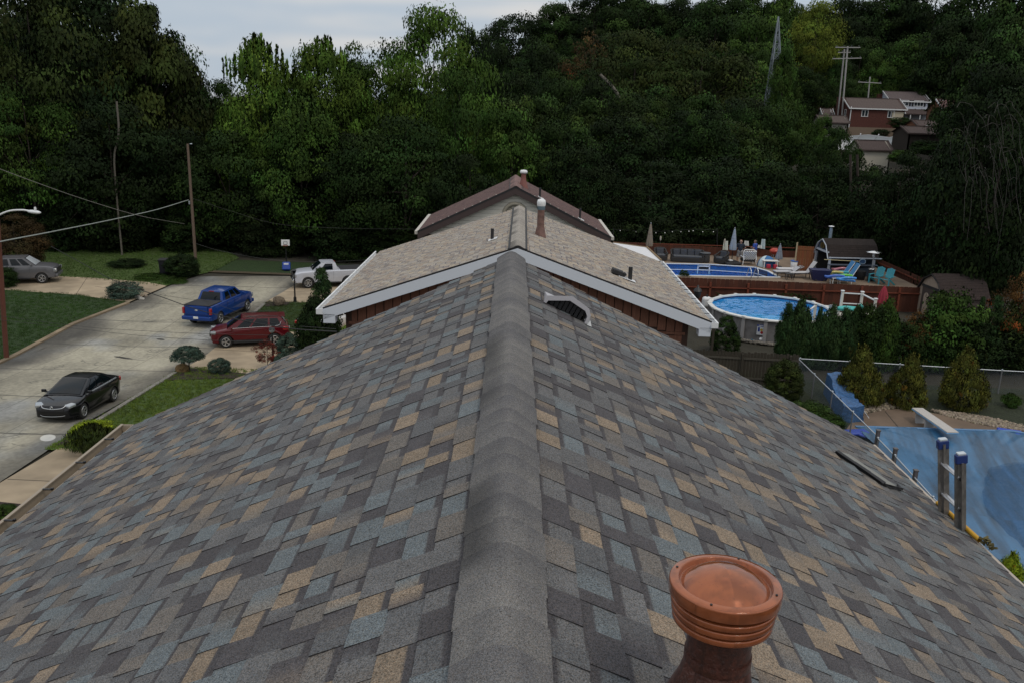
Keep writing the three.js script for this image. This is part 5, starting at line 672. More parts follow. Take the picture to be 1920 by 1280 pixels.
{ // something long under a blue sheet beside the fence
  const o = thing('covered_furniture', 'long low furniture under a bright blue tarp behind the chain link fence', 'covered furniture', [15.35, YD, -36.9], 1.42), g = new THREE.BoxGeometry(3.9, 1.0, 0.8, 44, 16, 12), p = g.attributes.position;
  for (let i = 0; i < p.count; i++) { let x = p.getX(i), y = p.getY(i), z = p.getZ(i); const v = y + 0.5, n = fbm(x * 2.6 + z * 3, y * 2.2 + 5, 5) - 0.5, h = 0.66 + 0.34 * smooth(-1.0, 1.7, x) - 0.1 * Math.cos(x * 2.1); z *= 1 + 0.22 * (1 - v) + n * 0.35 * (1 - v); x *= 1 + 0.04 * (1 - v) * Math.cos(z * 9); p.setXYZ(i, x + n * 0.1, v * 1.05 * h * (1 - 0.05 * Math.cos(z * 3)) + n * 0.24 * v, z + n * 0.1); }
  g.computeVertexNormals(); part(o, 'tarp', g, phys([0.055, 0.17, 0.40], 0.5, { map: rep(T.rough, 1.6), bumpMap: rep(T.rough, 1.1), bumpScale: 0.02 })); part(o, 'tie_cord', tube([[-2.2, 0.35, 0.62], [0, 0.33, 0.66], [2.2, 0.4, 0.6]], 0.012, 5), M.white);
}
shrub('conifer', 1607, 646, 757, 82, 'flame', 'gold', 'golden conifer nearest the blue tarp, its tip rusty orange', { category: 'tree' });
shrub('conifer', 1699, 660, 760, 70, 'flame', 'gold', 'middle golden conifer behind the diving board', { category: 'tree' });
shrub('conifer', 1798, 650, 762, 82, 'flame', 'gold', 'rightmost golden conifer of the three along the fence', { category: 'tree' });
shrub('plant', 1894, 738, 762, 26, 'tuft', 'mid', 'small pointed leafy plant right of the golden conifers', { category: 'plant' });
shrub('bush', 1469, 673, 748, 68, 'ball', 'olive', 'round clipped dark bush at the end of the board fence');
shrub('bush', 1520, 752, 792, 70, 'bush', 'mid', 'loose green bush under the chain link fence by the roof edge'); shrub('bush', 1560, 775, 806, 46, 'bush', 'mid', 'small loose bush beside the chain link fence near the roof edge');
shrub('bush', 1885, 1034, 1122, 66, 'flame', 'lime', 'yellow green young conifer peeping over the right eave', { Y: 1.7, category: 'shrub' });
shrub('boxwood', 1360, 590, 658, 58, 'box', 'dark', 'broad clipped cone bush beside the round pool', {});
shrub('boxwood', 1278, 505, 556, 40, 'box', 'dark', 'pointed clipped bush in front of the upper pool', {});
for (const [px, top, w, label] of [[1466, 570, 30, 'first narrow arborvitae right of the round pool sticker'], [1490, 563, 40, 'tall arborvitae in front of the round pool water'], [1500, 580, 34, 'arborvitae in front of the tallest one'], [1528, 580, 30, 'arborvitae below the pool handrail'], [1548, 573, 36, 'arborvitae left of the white deck chair'], [1574, 580, 38, 'arborvitae below the white deck post'], [1594, 574, 28, 'thin arborvitae below the turquoise float']]) shrub('arborvitae', px, top, 688, w * 1.35, px % 4 ? 'column' : 'column2', 'needle', label, { category: 'tree' });
shrub('arborvitae', 1587, 616, 694, 24, 'column', 'needle', 'small narrow arborvitae in front of the hedge', { category: 'tree' });
for (const [px, top, w, kind, tone, label] of [[1622, 565, 70, 'bush', 'dark', 'leafy shrub right of the narrow arborvitae'], [1650, 562, 62, 'column2', 'mid', 'broad green shrub with a bright right flank'], [1706, 578, 66, 'airy', 'orange', 'shrub with orange turned leaves before the beige shed'], [1690, 596, 80, 'bush', 'dark', 'dark shrub below the orange leaves'], [1768, 540, 100, 'bush', 'mid', 'large green shrub in front of the beige shed door'], [1740, 590, 90, 'bush', 'dark', 'dark low shrub left of the large green one'], [1821, 552, 34, 'spruce', 'needle', 'small pointed spruce right of the shed'], [1850, 550, 52, 'spruce', 'needle', 'wider pointed spruce right of its small neighbour'], [1898, 500, 96, 'airy', 'orange', 'tall thin shrub with orange leaves at the right edge'], [1912, 560, 100, 'bush', 'olive', 'olive shrub at the right edge above the chain link'], [1810, 600, 90, 'bush', 'deep', 'deep green shrub below the two spruces'], [1870, 610, 90, 'bush', 'deep', 'deep green shrub behind the right end of the chain link']]) shrub('shrub', px, top, 690, w, kind, tone, label, {});

// ---------------------------------------------------------------- the round pool above ground
{
  const c = [16.15, -51.5], r = 3.72, n = 18, o = thing('round_pool', 'round above ground pool with a white rim and blue rippling water', 'swimming pool', [c[0], YD, c[1]]);
  part(o, 'pool_wall', new THREE.CylinderGeometry(r, r, 1.32, n, 1, true).translate(0, 0.66, 0), std([0.25, 0.24, 0.24], 0.7, { map: rep(T.coarse, 2.4) }));
  for (let i = 0; i < n; i++) { const a = i / n * TAU, b = (i + 1) / n * TAU, f = (q, R, y) => [Math.sin(q) * R, y, Math.cos(q) * R];
    part(o, 'rim', quads([[f(a, r - 0.14, 1.36), f(a, r + 0.13, 1.34), f(b, r + 0.13, 1.34), f(b, r - 0.14, 1.36)], [f(a, r + 0.13, 1.34), f(a, r + 0.13, 1.27), f(b, r + 0.13, 1.27), f(b, r + 0.13, 1.34)], [f(a, r - 0.14, 1.27), f(a, r - 0.14, 1.36), f(b, r - 0.14, 1.36), f(b, r - 0.14, 1.27)]]), M.plastic);
    part(o, 'upright', box(0.2, 1.3, 0.07, ...f(a, r + 0.03, 0.65), 0, a), std([0.32, 0.31, 0.31], 0.6)); part(o, 'rim_joint', box(0.2, 0.035, 0.3, ...f(a, r, 1.365), 0, a), M.plastic); }
  part(o, 'liner', [new THREE.CylinderGeometry(r - 0.04, r - 0.04, 1.3, n, 1, true).translate(0, 0.68, 0), new THREE.CircleGeometry(r - 0.02, n).rotateX(-Math.PI / 2).translate(0, 0.06, 0)], std([0.05, 0.40, 0.72], 0.6));
  part(o, 'liner_border', new THREE.CylinderGeometry(r - 0.05, r - 0.05, 0.13, n, 1, true).translate(0, 1.2, 0), std([0.06, 0.12, 0.3], 0.5, { map: T.stipple }));
  { const g = new THREE.RingGeometry(0.01, r - 0.06, 150, 60).rotateX(-Math.PI / 2), v = g.attributes.position; for (let i = 0; i < v.count; i++) { const x = v.getX(i), z = v.getZ(i); v.setY(i, 1.1 + 0.10 * (Math.abs(2 * fbm(x * 1.5 + 30, z * 2.6 + 30, 2, 0, 21) - 1)) + 0.03 * fbm(x * 3.4, z * 5, 2, 0, 23)); } g.computeVertexNormals(); part(o, 'water', g, phys([0.8, 0.95, 1], 0.05, { transmission: 1, thickness: 0, ior: 1.4 })); }
  const cv = document.createElement('canvas'); cv.width = 64; cv.height = 96; const g = cv.getContext('2d'); g.fillStyle = '#cfd4dc'; g.fillRect(0, 0, 64, 96); g.fillStyle = '#28408c'; g.fillRect(0, 0, 64, 18); g.fillRect(8, 26, 18, 40); g.fillStyle = '#b8a030'; g.beginPath(); g.arc(40, 48, 12, 0, 7); g.fill(); g.fillStyle = '#b02028'; g.beginPath(); g.arc(44, 72, 13, 0, 7); g.fill(); g.fillStyle = '#ffffff'; g.fillRect(12, 6, 40, 5);
  const t = new THREE.CanvasTexture(cv); t.colorSpace = THREE.SRGBColorSpace; const a = Math.atan2(at(1425, 624, YD + 0.6).x - c[0], at(1425, 624, YD + 0.6).z - c[1]); const q = new THREE.PlaneGeometry(0.42, 0.62); q.translate(0, 0, 0); place(q, Math.sin(a) * (r + 0.012), 0.72, Math.cos(a) * (r + 0.012), 0, a); part(o, 'warning_sticker', q, std([0.8, 0.8, 0.8], 0.5, { map: t }), 'warning sticker with blue, yellow and red signs', true);
  struct('stone_border', (() => { const R = rng(8), l = []; for (let i = 0; i < 46; i++) { const b = a - 1.4 + i * 0.05; l.push(rbox(0.2 + R() * 0.15, 0.16, 0.2 + R() * 0.1, 0.05, c[0] + Math.sin(b) * (r + 0.4 + R() * 0.12), YD + 0.06, c[1] + Math.cos(b) * (r + 0.4), R(), R() * 3)); } return l; })(), M.rock);
  const gs = at(1428, 641, YD); single('garden_figure', [ball(0.12, gs.x, YD + 0.16, gs.z, 0, 0, 0, [1.3, 1, 0.8]), tube([[gs.x + 0.1, YD + 0.2, gs.z], [gs.x + 0.16, YD + 0.36, gs.z], [gs.x + 0.1, YD + 0.44, gs.z]], 0.035, 7), ball(0.05, gs.x + 0.07, YD + 0.45, gs.z)], M.white, 'small white bird figure at the foot of the round pool', 'garden ornament');
}
{ // the little deck with white posts beside it
  const z = -50.6, p = (px, py, zz = z) => atZ(px, py, zz), o = thing('pool_steps_deck', 'small pool deck with white posts and rails behind the shrubs', 'deck', [p(1600, 580).x, YD, z]), O = o.position, l = (v) => v.clone().sub(O), A = l(p(1581, 546)), B = l(p(1618, 548)), C = l(p(1643, 561, -49.4)), Dp = l(p(1530, 570, -48.2));
  part(o, 'platform', rbox(3.4, 0.12, 2.6, 0.03, 0.2, 1.05, 0.3), std([0.5, 0.46, 0.4], 0.8)); part(o, 'platform_legs', [-1.3, 0, 1.3].flatMap((x) => [-0.8, 1.4].map((zz) => box(0.1, 1.05, 0.1, x + 0.2, 0.52, zz))), M.oldWood);
  for (const [v, s] of [[A, 1], [B, 1], [C, 0.85], [Dp, 0.8]]) { const q = part(o, 'post', box(0.13, s * 1.1, 0.13, v.x, v.y - s * 0.55, v.z), std([0.62, 0.6, 0.55], 0.6)); part(q, 'post_cap', rbox(0.2, 0.06, 0.2, 0.02, v.x, v.y + 0.02, v.z), M.white); }
  const dn = (v, k) => v.clone().add(V(0, -k, 0)); part(o, 'rail', bar(dn(A, 0.12), dn(B, 0.12), 0.08, 0.06), M.white); part(o, 'rail', bar(dn(B, 0.12), dn(C, 0.1), 0.08, 0.06), M.white); part(o, 'rail', bar(dn(Dp, 0.1), l(p(1510, 588, -47.4)), 0.08, 0.06), M.white); part(o, 'rail', bar(dn(A, 0.75), dn(B, 0.75), 0.07, 0.05), M.white);
  const ch = l(p(1560, 578, -50.2)).add(O), w = thing('garden_chair', 'white plastic garden chair beside the round pool deck', 'chair', [ch.x, YD + 1.1, ch.z + 0.4], 2.5); part(w, 'seat', rbox(0.5, 0.05, 0.5, 0.02, 0, 0.36, 0), M.plastic); part(w, 'backrest', [0, 1, 2, 3, 4].map((i) => rbox(0.08, 0.62 - Math.abs(i - 2) * 0.06, 0.03, 0.015, -0.2 + i * 0.1, 0.66, -0.3, -0.35)), M.plastic); for (const s of [-1, 1]) { part(w, 'armrest', rbox(0.08, 0.03, 0.55, 0.012, s * 0.28, 0.55, 0), M.plastic); part(w, 'leg', box(0.05, 0.55, 0.06, s * 0.27, 0.27, 0.2), M.plastic); part(w, 'leg', box(0.05, 0.5, 0.06, s * 0.25, 0.22, -0.25), M.plastic); }
  const fl = l(p(1590, 579, -49.6)).add(O); single('pool_float', [tube([[fl.x - 0.55, fl.y, fl.z], [fl.x, fl.y, fl.z - 0.25], [fl.x + 0.55, fl.y, fl.z], [fl.x, fl.y, fl.z + 0.25]], 0.12, 8, 40, true), ball(0.2, fl.x + 0.75, fl.y + 0.12, fl.z, 0, 0, 0, [0.8, 1, 0.8])], phys([0.06, 0.42, 0.4], 0.4), 'turquoise ring float lying on the small pool deck', 'pool float');
}
// ---------------------------------------------------------------- the terrace with the long pool
const UP = 3.2;
const U = (px, py, dy = 0) => at(px, py, UP + dy);
{
  const outline = [[9.4, -57.7], [28.6, -57.7], [28.6, -69.8], [9.4, -69.8]], pool = [U(1228, 495), U(1330, 496.5), U(1415, 502), U(1440, 509), U(1462, 521), U(1250, 517.5)].map((p) => [p.x, p.z]);
  pool[0][0] = 10.1; pool[5][0] = 10.1;
  const s = new THREE.Shape(outline.map(([x, z]) => new THREE.Vector2(x, -z))); s.holes.push(new THREE.Path(pool.map(([x, z]) => new THREE.Vector2(x, -z)).reverse()));
  struct('terrace', new THREE.ExtrudeGeometry(s, { depth: UP - 1.2, bevelEnabled: false }).rotateX(-Math.PI / 2).translate(0, 1.2, 0), std([0.29, 0.21, 0.145], 0.85, { map: T.coarse }));
  const o = thing('long_pool', 'long in ground pool with blue walls and white coping', 'swimming pool', [0, UP, 0]), ring = pool.map((p, i) => [p, pool[(i + 1) % pool.length]]);
  part(o, 'pool_wall', quads(ring.map(([a, b]) => [[a[0], 0.02, a[1]], [b[0], 0.02, b[1]], [b[0], -1.7, b[1]], [a[0], -1.7, a[1]]])), std([0.025, 0.25, 0.75], 0.5));
  part(o, 'pool_floor', prism(pool, 0.02, 0, -0.8, 0), std([0.03, 0.36, 0.85], 0.6));
  part(o, 'coping', ring.filter((_, i) => i < 5).map(([a, b]) => bar([a[0], 0.03, a[1]], [b[0], 0.03, b[1]], 0.18, 0.05)), std([0.66, 0.67, 0.66], 0.5));
  part(o, 'tile_line', [bar([pool[0][0], -0.42, pool[0][1] + 0.02], [pool[1][0], -0.42, pool[1][1] + 0.02], 0.04, 0.05), bar([pool[1][0], -0.42, pool[1][1] + 0.02], [pool[2][0], -0.42, pool[2][1] + 0.02], 0.04, 0.05), bar([pool[2][0], -0.42, pool[2][1] + 0.02], [pool[3][0], -0.42, pool[3][1] + 0.02], 0.04, 0.05)], M.white);
  part(o, 'water', prism(pool, 0.005, 0, -0.5, 0), phys([0.8, 0.92, 1], 0.05, { transmission: 1, thickness: 0, ior: 1.2, specularIntensity: 0.5, bumpMap: rep(T.ripple, 3), bumpScale: 0.03 }));
  const sk = U(1328, 503, 0); part(o, 'skimmer', [box(0.9, 0.1, 0.06, sk.x, -0.12, pool[1][1] + 0.05), box(0.9, 0.07, 0.06, sk.x, -0.42, pool[1][1] + 0.05), box(0.08, 0.75, 0.06, sk.x - 0.45, -0.35, pool[1][1] + 0.05), box(0.08, 0.75, 0.06, sk.x + 0.45, -0.35, pool[1][1] + 0.05)], M.plastic); part(o, 'skimmer_mouth', box(0.7, 0.2, 0.05, sk.x, -0.26, pool[1][1] + 0.035), M.black);
  for (const px of [1407, 1420]) { const a = U(px, 524), f = (x, y, z) => [a.x + x, y, a.z + z]; part(o, 'grab_rail', tube([f(-0.1, -0.7, -0.8), f(-0.05, 0.2, -0.75), f(0.0, 0.75, -0.45), f(0.05, 0.55, -0.1), f(0.05, 0, 0)], 0.03, 7, 24), M.chrome); }
  for (let k = 0; k < 0; k++);
}
function boards(o, ax, az, bx, bz, y0, yTopA, yTopB, w, seed, mat) { const L = Math.hypot(bx - ax, bz - az), R = rng(seed), g = []; for (let s = 0; s < L; s += w) { const t = s / L, h = mixn(yTopA, yTopB, t) + (R() - 0.5) * 0.02, d = (R() - 0.5) * 0.014, c = tint(side([[s + 0.004, y0], [s + w - 0.004, y0], [s + w - 0.004, h - 0.04], [s + w - 0.03, h], [s + 0.03, h], [s + 0.004, h - 0.04]], 0.02), Array(3).fill(0.75 + R() * 0.45)); g.push(c.translate(0, 0, d)); } const m = part(o, 'boards', place(join(g), ax, 0, az, 0, Math.atan2(-(bz - az), bx - ax)), mat); m.userData.kind = 'stuff'; return m; }
const fenceMat = std([0.105, 0.027, 0.011], 0.8, { map: T.grain, vertexColors: true });
{ // red-brown board fences round the terrace
  const back = thing('board_fence', 'long red brown board fence behind the sofa and the parasols', 'fence'), zt = -69.6, a = atZ(1150, 453, zt), b = atZ(1490, 471, zt), c = atZ(1650, 486, zt + 1);
  boards(back, a.x, zt, b.x, zt, UP - 0.1, a.y, b.y, 0.16, 1, fenceMat); boards(back, b.x, zt, c.x, zt + 1, UP - 0.1, b.y, c.y, 0.16, 2, fenceMat);
  for (const y of [0.25, 0.8]) part(back, 'rail', bar([a.x, UP + y, zt - 0.06], [b.x, UP + y, zt - 0.06], 0.09, 0.05), M.fence); for (let x = a.x; x < c.x; x += 2.4) part(back, 'post', box(0.1, Math.min(a.y, b.y) - UP + 0.1, 0.1, x, (Math.min(a.y, b.y) + UP - 0.1) / 2 - 0.05, zt - 0.08), M.fence);
  const sidef = thing('board_fence', 'red brown board fence falling away behind the turquoise seat', 'fence'), d = atZ(1745, 527, -57.6); boards(sidef, c.x, zt + 1, d.x, -57.6, 1.7, c.y, d.y, 0.16, 3, fenceMat); part(sidef, 'rail', bar([c.x - 0.06, c.y - 0.3, zt + 1], [d.x - 0.06, d.y - 0.3, -57.6], 0.05, 0.09), M.fence);
  const low = thing('board_fence', 'low red brown board fence hiding the terrace edge behind the round pool', 'fence'), e = atZ(1262, 520, -57.5), f = atZ(1748, 541, -57.5); boards(low, e.x, -57.5, f.x, -57.5, YD - 0.1, e.y + 0.02, f.y + 0.02, 0.3, 4, fenceMat); part(low, 'rail', bar([e.x, UP - 0.25, -57.44], [f.x, UP - 0.25, -57.44], 0.14, 0.06), M.fence); for (let x = e.x; x < f.x; x += 2.6) part(low, 'post', box(0.14, 1.75, 0.1, x, YD + 0.75, -57.42), M.fence);
}
for (const [px, w, label] of [[1345, 60, 'dark leafy bush along the low fence left of centre'], [1405, 90, 'wide dark bush along the low fence behind the round pool'], [1480, 110, 'wide dark bush along the low fence before the loungers']]) shrub('bush', px, 532, 566, w, 'bush', 'deep', label, { Y: YD });
// woven seats
const wicker = std([0.045, 0.042, 0.042], 0.85, { map: T.stipple }), cushion = std([0.05, 0.055, 0.068], 0.95);
function seat(name, label, category, px, py, w, n, turn) {
  const o = thing(name, label, category, U(px, py), turn); part(o, 'base', rbox(w, 0.36, 0.8, 0.06, 0, 0.2, 0), wicker); part(o, 'backrest', [rbox(w, 0.5, 0.16, 0.07, 0, 0.62, -0.36, -0.16), tube([[-w / 2 - 0.06, 0.55, 0.36], [-w / 2 - 0.04, 0.66, 0], [-w / 2 + 0.04, 0.88, -0.38], [0, 0.92, -0.44], [w / 2 - 0.04, 0.88, -0.38], [w / 2 + 0.04, 0.66, 0], [w / 2 + 0.06, 0.55, 0.36]], 0.06, 8, 40)], wicker);
  for (const s of [-1, 1]) part(o, 'armrest', rbox(0.14, 0.5, 0.78, 0.06, s * (w / 2), 0.32, 0), wicker);
  for (let i = 0; i < n; i++) { const x = -w / 2 + 0.1 + (w - 0.2) * (i + 0.5) / n, cw = (w - 0.24) / n; part(o, 'back_cushion', rbox(cw - 0.03, 0.5, 0.16, 0.07, x, 0.68, -0.22, -0.2), cushion); } part(o, 'seat_cushion', rbox(w - 0.2, 0.14, 0.66, 0.06, 0, 0.44, 0.05), std([0.075, 0.08, 0.09], 0.95)); return o;
}
seat('armchair', 'grey woven armchair left of the long sofa', 'armchair', 1238, 488, 0.85, 1, 0.1); seat('sofa', 'long grey woven sofa with four back cushions', 'sofa', 1288, 491, 2.4, 4, -0.08); seat('swivel_chair', 'dark woven swivel chair turned sideways beside the sofa', 'armchair', 1352, 494, 0.8, 1, -0.9);
{ const p = U(1321, 492), o = thing('side_table', 'round grey woven side table at the right end of the sofa', 'side table', p); part(o, 'drum', lathe([[0.0, 0], [0.38, 0], [0.4, 0.1], [0.38, 0.72], [0, 0.72]], 24), wicker); part(o, 'table_top', lathe([[0, 0.72], [0.42, 0.72], [0.43, 0.76], [0, 0.77]], 24), std([0.09, 0.095, 0.105], 0.5)); }
function parasol(label, px, top, base, rgb, hCanopy, pole = true) { const b = U(px, base), t = atZ(px, top, b.z), H = t.y - UP, o = thing('parasol', label, 'parasol', b), R = rng(px), prof = []; for (let i = 0; i <= 10; i++) prof.push([0.05 + 0.2 * Math.pow(1 - i / 10, 0.8) * (i ? 1 : 0.85), H - hCanopy + hCanopy * i / 10]); const g = place(new THREE.LatheGeometry(prof.map((p) => new THREE.Vector2(...p)), 32)), p = g.attributes.position; for (let i = 0; i < p.count; i++) { const a = Math.atan2(p.getZ(i), p.getX(i)), k = 1 + 0.24 * Math.sin(a * 8) * (1 - (p.getY(i) - H + hCanopy) / hCanopy * 0.7); p.setX(i, p.getX(i) * k); p.setZ(i, p.getZ(i) * k); } g.computeVertexNormals(); part(o, 'canopy', g, std(rgb, 0.9)); part(o, 'strap', place(new THREE.TorusGeometry(0.15, 0.02, 6, 20).rotateX(Math.PI / 2), 0, H - hCanopy * 0.45, 0), std(rgb.map((x) => x * 0.7), 0.9)); part(o, 'finial', lathe([[0, H + 0.14], [0.035, H + 0.08], [0.03, H - 0.02], [0, H - 0.04]], 12), M.metal); part(o, 'pole', cyl(0.035, 0.035, H, 10, 0, H / 2, 0), M.blackMetal); part(o, 'foot', lathe([[0, 0.1], [0.2, 0.09], [0.3, 0.04], [0.31, 0], [0, 0]], 20), M.black); return o; }
parasol('closed beige parasol at the back fence left of the sofa', 1216, 420, 484, [0.24, 0.2, 0.16], 1.75); parasol('closed blue grey parasol beside the two men', 1372, 429, 493, [0.3, 0.345, 0.4], 1.65); parasol('closed grey parasol leaning pole near the toys', 1459, 459, 501, [0.2, 0.22, 0.26], 1.1);
{ const b = atZ(1655, 568, -53.5), t = atZ(1655, 536, -53.5), o = thing('parasol', 'closed red parasol below the turquoise seat', 'parasol', [b.x, b.y, b.z]), H = t.y - b.y; const g = new THREE.LatheGeometry([[0.3, 0.0], [0.24, 0.5 * H], [0.12, 0.85 * H], [0.03, H]].map((p) => new THREE.Vector2(...p)), 32), p = g.attributes.position; for (let i = 0; i < p.count; i++) { const a = Math.atan2(p.getZ(i), p.getX(i)), k = 1 + 0.25 * Math.sin(a * 8) * (1 - p.getY(i) / H * 0.6); p.setX(i, p.getX(i) * k); p.setZ(i, p.getZ(i) * k); } g.computeVertexNormals(); part(o, 'canopy', g, std([0.3, 0.03, 0.05], 0.9)); part(o, 'pole', cyl(0.03, 0.03, 2.2, 8, 0, -0.5, 0), M.metal); }
{ const p = U(1371, 494), o = thing('umbrella_weight', 'low dark square weight at the foot of the blue grey parasol', 'umbrella weight', [p.x - 0.1, UP, p.z + 0.5], 0.2); part(o, 'weight', [rbox(1.25, 0.22, 1.1, 0.09, 0, 0.12, 0), rbox(0.8, 0.1, 0.7, 0.04, 0, 0.26, 0)], M.black); part(o, 'cover', rbox(0.3, 0.06, 0.3, 0.02, -0.1, 0.33, 0), M.white); }
{ const p = U(1404, 497), o = thing('patterned_chair', 'black and white patterned chair in front of the man in blue', 'chair', p, 0.1), pat = grey(64, (x, y) => (Math.sin(x / 64 * TAU * 4) * Math.sin(y / 64 * TAU * 4) > 0.25 || (x + y) % 16 < 3 ? 0.75 : 0.02), 0.7); part(o, 'backrest', rbox(0.95, 0.85, 0.14, 0.06, 0, 0.72, 0.1, 0.28), std([1, 1, 1], 0.9, { map: pat })); part(o, 'frame', [tube([[-0.5, 0.4, 0.2], [-0.44, 1.1, -0.05], [0, 1.17, -0.08], [0.44, 1.1, -0.05], [0.5, 0.4, 0.2]], 0.035, 7, 30)], M.white); part(o, 'seat', rbox(0.95, 0.2, 0.8, 0.06, 0, 0.36, -0.3), M.black); for (const s of [-1, 1]) { part(o, 'armrest', tube([[s * 0.52, 0.6, 0.15], [s * 0.58, 0.66, -0.3], [s * 0.55, 0.5, -0.7]], 0.035, 7), M.white); for (const z of [0.1, -0.65]) part(o, 'leg', bar([s * 0.48, 0.36, z], [s * 0.56, 0, z + 0.1], 0.045, 0.045, true), M.white); } }

// ---------------------------------------------------------------- people: one smooth surface over a skeleton of tapered limbs
function flesh(bones, res, lo, hi, k = 0.035) {
  const size = Math.max(...hi.map((h, i) => h - lo[i])), mc = new MarchingCubes(res, M.black, false, false, 120000), ctr = lo.map((l, i) => (l + hi[i]) / 2), p = V(0, 0, 0), q = V(0, 0, 0); mc.isolation = 0;
  const B = bones.map(([a, b, ra, rb]) => ({ a: V(...a), d: V(...b).sub(V(...a)), ra, rb }));
  for (let z = 0; z < res; z++) for (let y = 0; y < res; y++) for (let x = 0; x < res; x++) { p.set(...[x, y, z].map((c, i) => ctr[i] + ((c - res / 2) / (res / 2)) * size / 2)); let s = 0; for (const { a, d, ra, rb } of B) { q.copy(p).sub(a); const t = clamp(q.dot(d) / Math.max(1e-9, d.lengthSq())), dist = q.addScaledVector(d, -t).length() - mixn(ra, rb, t); s += Math.exp(-dist / k); } mc.field[x + y * res + z * res * res] = -(-k * Math.log(Math.max(s, 1e-30))); }
  mc.update(); const n = mc.count, g = new THREE.BufferGeometry(); g.setAttribute('position', new THREE.BufferAttribute(mc.positionArray.slice(0, n * 3), 3)); g.setAttribute('normal', new THREE.BufferAttribute(mc.normalArray.slice(0, n * 3), 3)); g.scale(size / 2, size / 2, size / 2).translate(...ctr); g.computeVertexNormals(); return g;
}
function fingers(wrist, dir, s) { const g = [], d = V(...dir).normalize(), w = V(0, 0, 0).crossVectors(d, V(0, 0, 1)).normalize(); for (let i = 0; i < 4; i++) { const b = V(...wrist).addScaledVector(d, 0.075).addScaledVector(w, (i - 1.5) * 0.02), m = b.clone().addScaledVector(d, 0.036), e = m.clone().addScaledVector(d, 0.03 - Math.abs(i - 1.5) * 0.006).add(V(0, 0, 0.014)); g.push(bar(b, m, 0.018, 0.018, true), bar(m, e, 0.015, 0.015, true)); } const t = V(...wrist).addScaledVector(d, 0.03).addScaledVector(w, s * 0.035); g.push(bar(t, t.clone().addScaledVector(d, 0.04).addScaledVector(w, s * 0.025), 0.019, 0.019, true)); return g; }
function person(label, px, py, H, turn, pose, cloth) {
  const o = thing('person', label, 'person', U(px, py), turn); o.scale.setScalar(H / 1.78);
  const hip = 0.93, sh = 1.45, f = pose.foot, arms = pose.arms.map(([e, w], i) => { const s = i ? 1 : -1; return [[[s * 0.2, sh - 0.03, 0], e, 0.058, 0.045], [e, w, 0.043, 0.031]]; });
  const legs = [-1, 1].flatMap((s) => [[[s * 0.1, hip, 0], [s * f, 0.5, 0.03], 0.09, 0.06], [[s * f, 0.5, 0.03], [s * (f + 0.02), 0.09, -0.02], 0.062, 0.036], [[s * (f + 0.02), 0.05, -0.04], [s * (f + 0.04), 0.035, 0.16], 0.042, 0.035]]), torso = [[[0, hip + 0.02, 0], [0, 1.15, -0.01], 0.135, 0.135], [[0, 1.15, -0.01], [0, 1.36, 0], 0.14, 0.13], [[-0.14, 1.4, 0], [0.14, 1.4, 0], 0.085, 0.085], [[0, 1.4, 0], [0, 1.56, 0.02], 0.06, 0.052]], head = [[[0, 1.62, 0.03], [0, 1.69, 0.015], 0.07, 0.092], [[0, 1.59, 0.07], [0, 1.58, 0.09], 0.03, 0.025], [[0, 1.64, 0.1], [0, 1.62, 0.125], 0.012, 0.014], [[-0.085, 1.66, 0.01], [-0.1, 1.65, 0], 0.018, 0.016], [[0.085, 1.66, 0.01], [0.1, 1.65, 0], 0.018, 0.016]], hands = pose.arms.map(([e, w]) => { const d = V(...w).sub(V(...e)).normalize(), x = V(...w).addScaledVector(d, 0.075); return [w, x.toArray(), 0.032, 0.036]; });
  const skin = std(cloth.skin, 0.6);
  const bd = flesh([...torso, ...arms.flat(), ...hands, ...legs], 92, [-0.55, -0.05, -0.55], [0.55, 1.9, 0.55]), hd = flesh(head, 44, [-0.16, 1.5, -0.14], [0.16, 1.82, 0.18], 0.012), fg = pose.arms.flatMap(([e, w], i) => fingers(w, V(...w).sub(V(...e)).toArray(), i ? -1 : 1));
  part(o, 'body', [bd, hd, ...fg], skin);
  const grow = (l, k) => l.map(([a, b, r, s]) => [a, b, r + k, s + k]);
  part(o, 'shirt', flesh(grow([...torso.slice(0, 3), ...arms.map(([u]) => [u[0], V(...u[0]).lerp(V(...u[1]), 0.7).toArray(), u[2] + 0.006, u[3] + 0.012])], 0.022), 64, [-0.42, 0.8, -0.42], [0.42, 1.6, 0.42]), std(cloth.shirt, 0.9));
  part(o, 'shorts', flesh(grow([[[-0.06, hip, 0], [0.06, hip, 0], 0.125, 0.125], ...[-1, 1].map((s) => [[s * 0.1, hip - 0.02, 0], [s * (f * 1.02), 0.54, 0.025], 0.1, 0.088])], 0.018), 56, [-0.36, 0.45, -0.36], [0.36, 1.12, 0.36]), std(cloth.shorts, 0.9));
  part(o, 'shoes', flesh(grow(legs.filter((_, i) => i % 3 === 2), 0.014), 40, [-0.4, -0.03, -0.3], [0.4, 0.2, 0.35]), std(cloth.shoes, 0.8));
  part(o, 'hair', flesh([[[0, 1.69, -0.01], [0, 1.7, -0.02], 0.088, 0.09], [[-0.07, 1.64, -0.03], [0.07, 1.64, -0.03], 0.04, 0.04]], 36, [-0.15, 1.52, -0.18], [0.15, 1.85, 0.14], 0.02), std(cloth.hair, 0.9));
  for (const s of [-1, 1]) part(o, 'eye', ball(0.011, s * 0.034, 1.665, 0.098), M.black);
  return o;
}
person('person seen from behind in a navy shirt and pale grey shorts by the parasol', 1386, 493.5, 1.82, Math.PI - 0.25, { foot: 0.15, arms: [[[-0.34, 1.2, 0.02], [-0.22, 1.06, 0.24]], [[0.34, 1.2, 0.02], [0.2, 1.1, 0.26]]] }, { skin: [0.42, 0.24, 0.17], shirt: [0.02, 0.027, 0.042], shorts: [0.3, 0.28, 0.27], shoes: [0.1, 0.09, 0.09], hair: [0.4, 0.25, 0.19] });
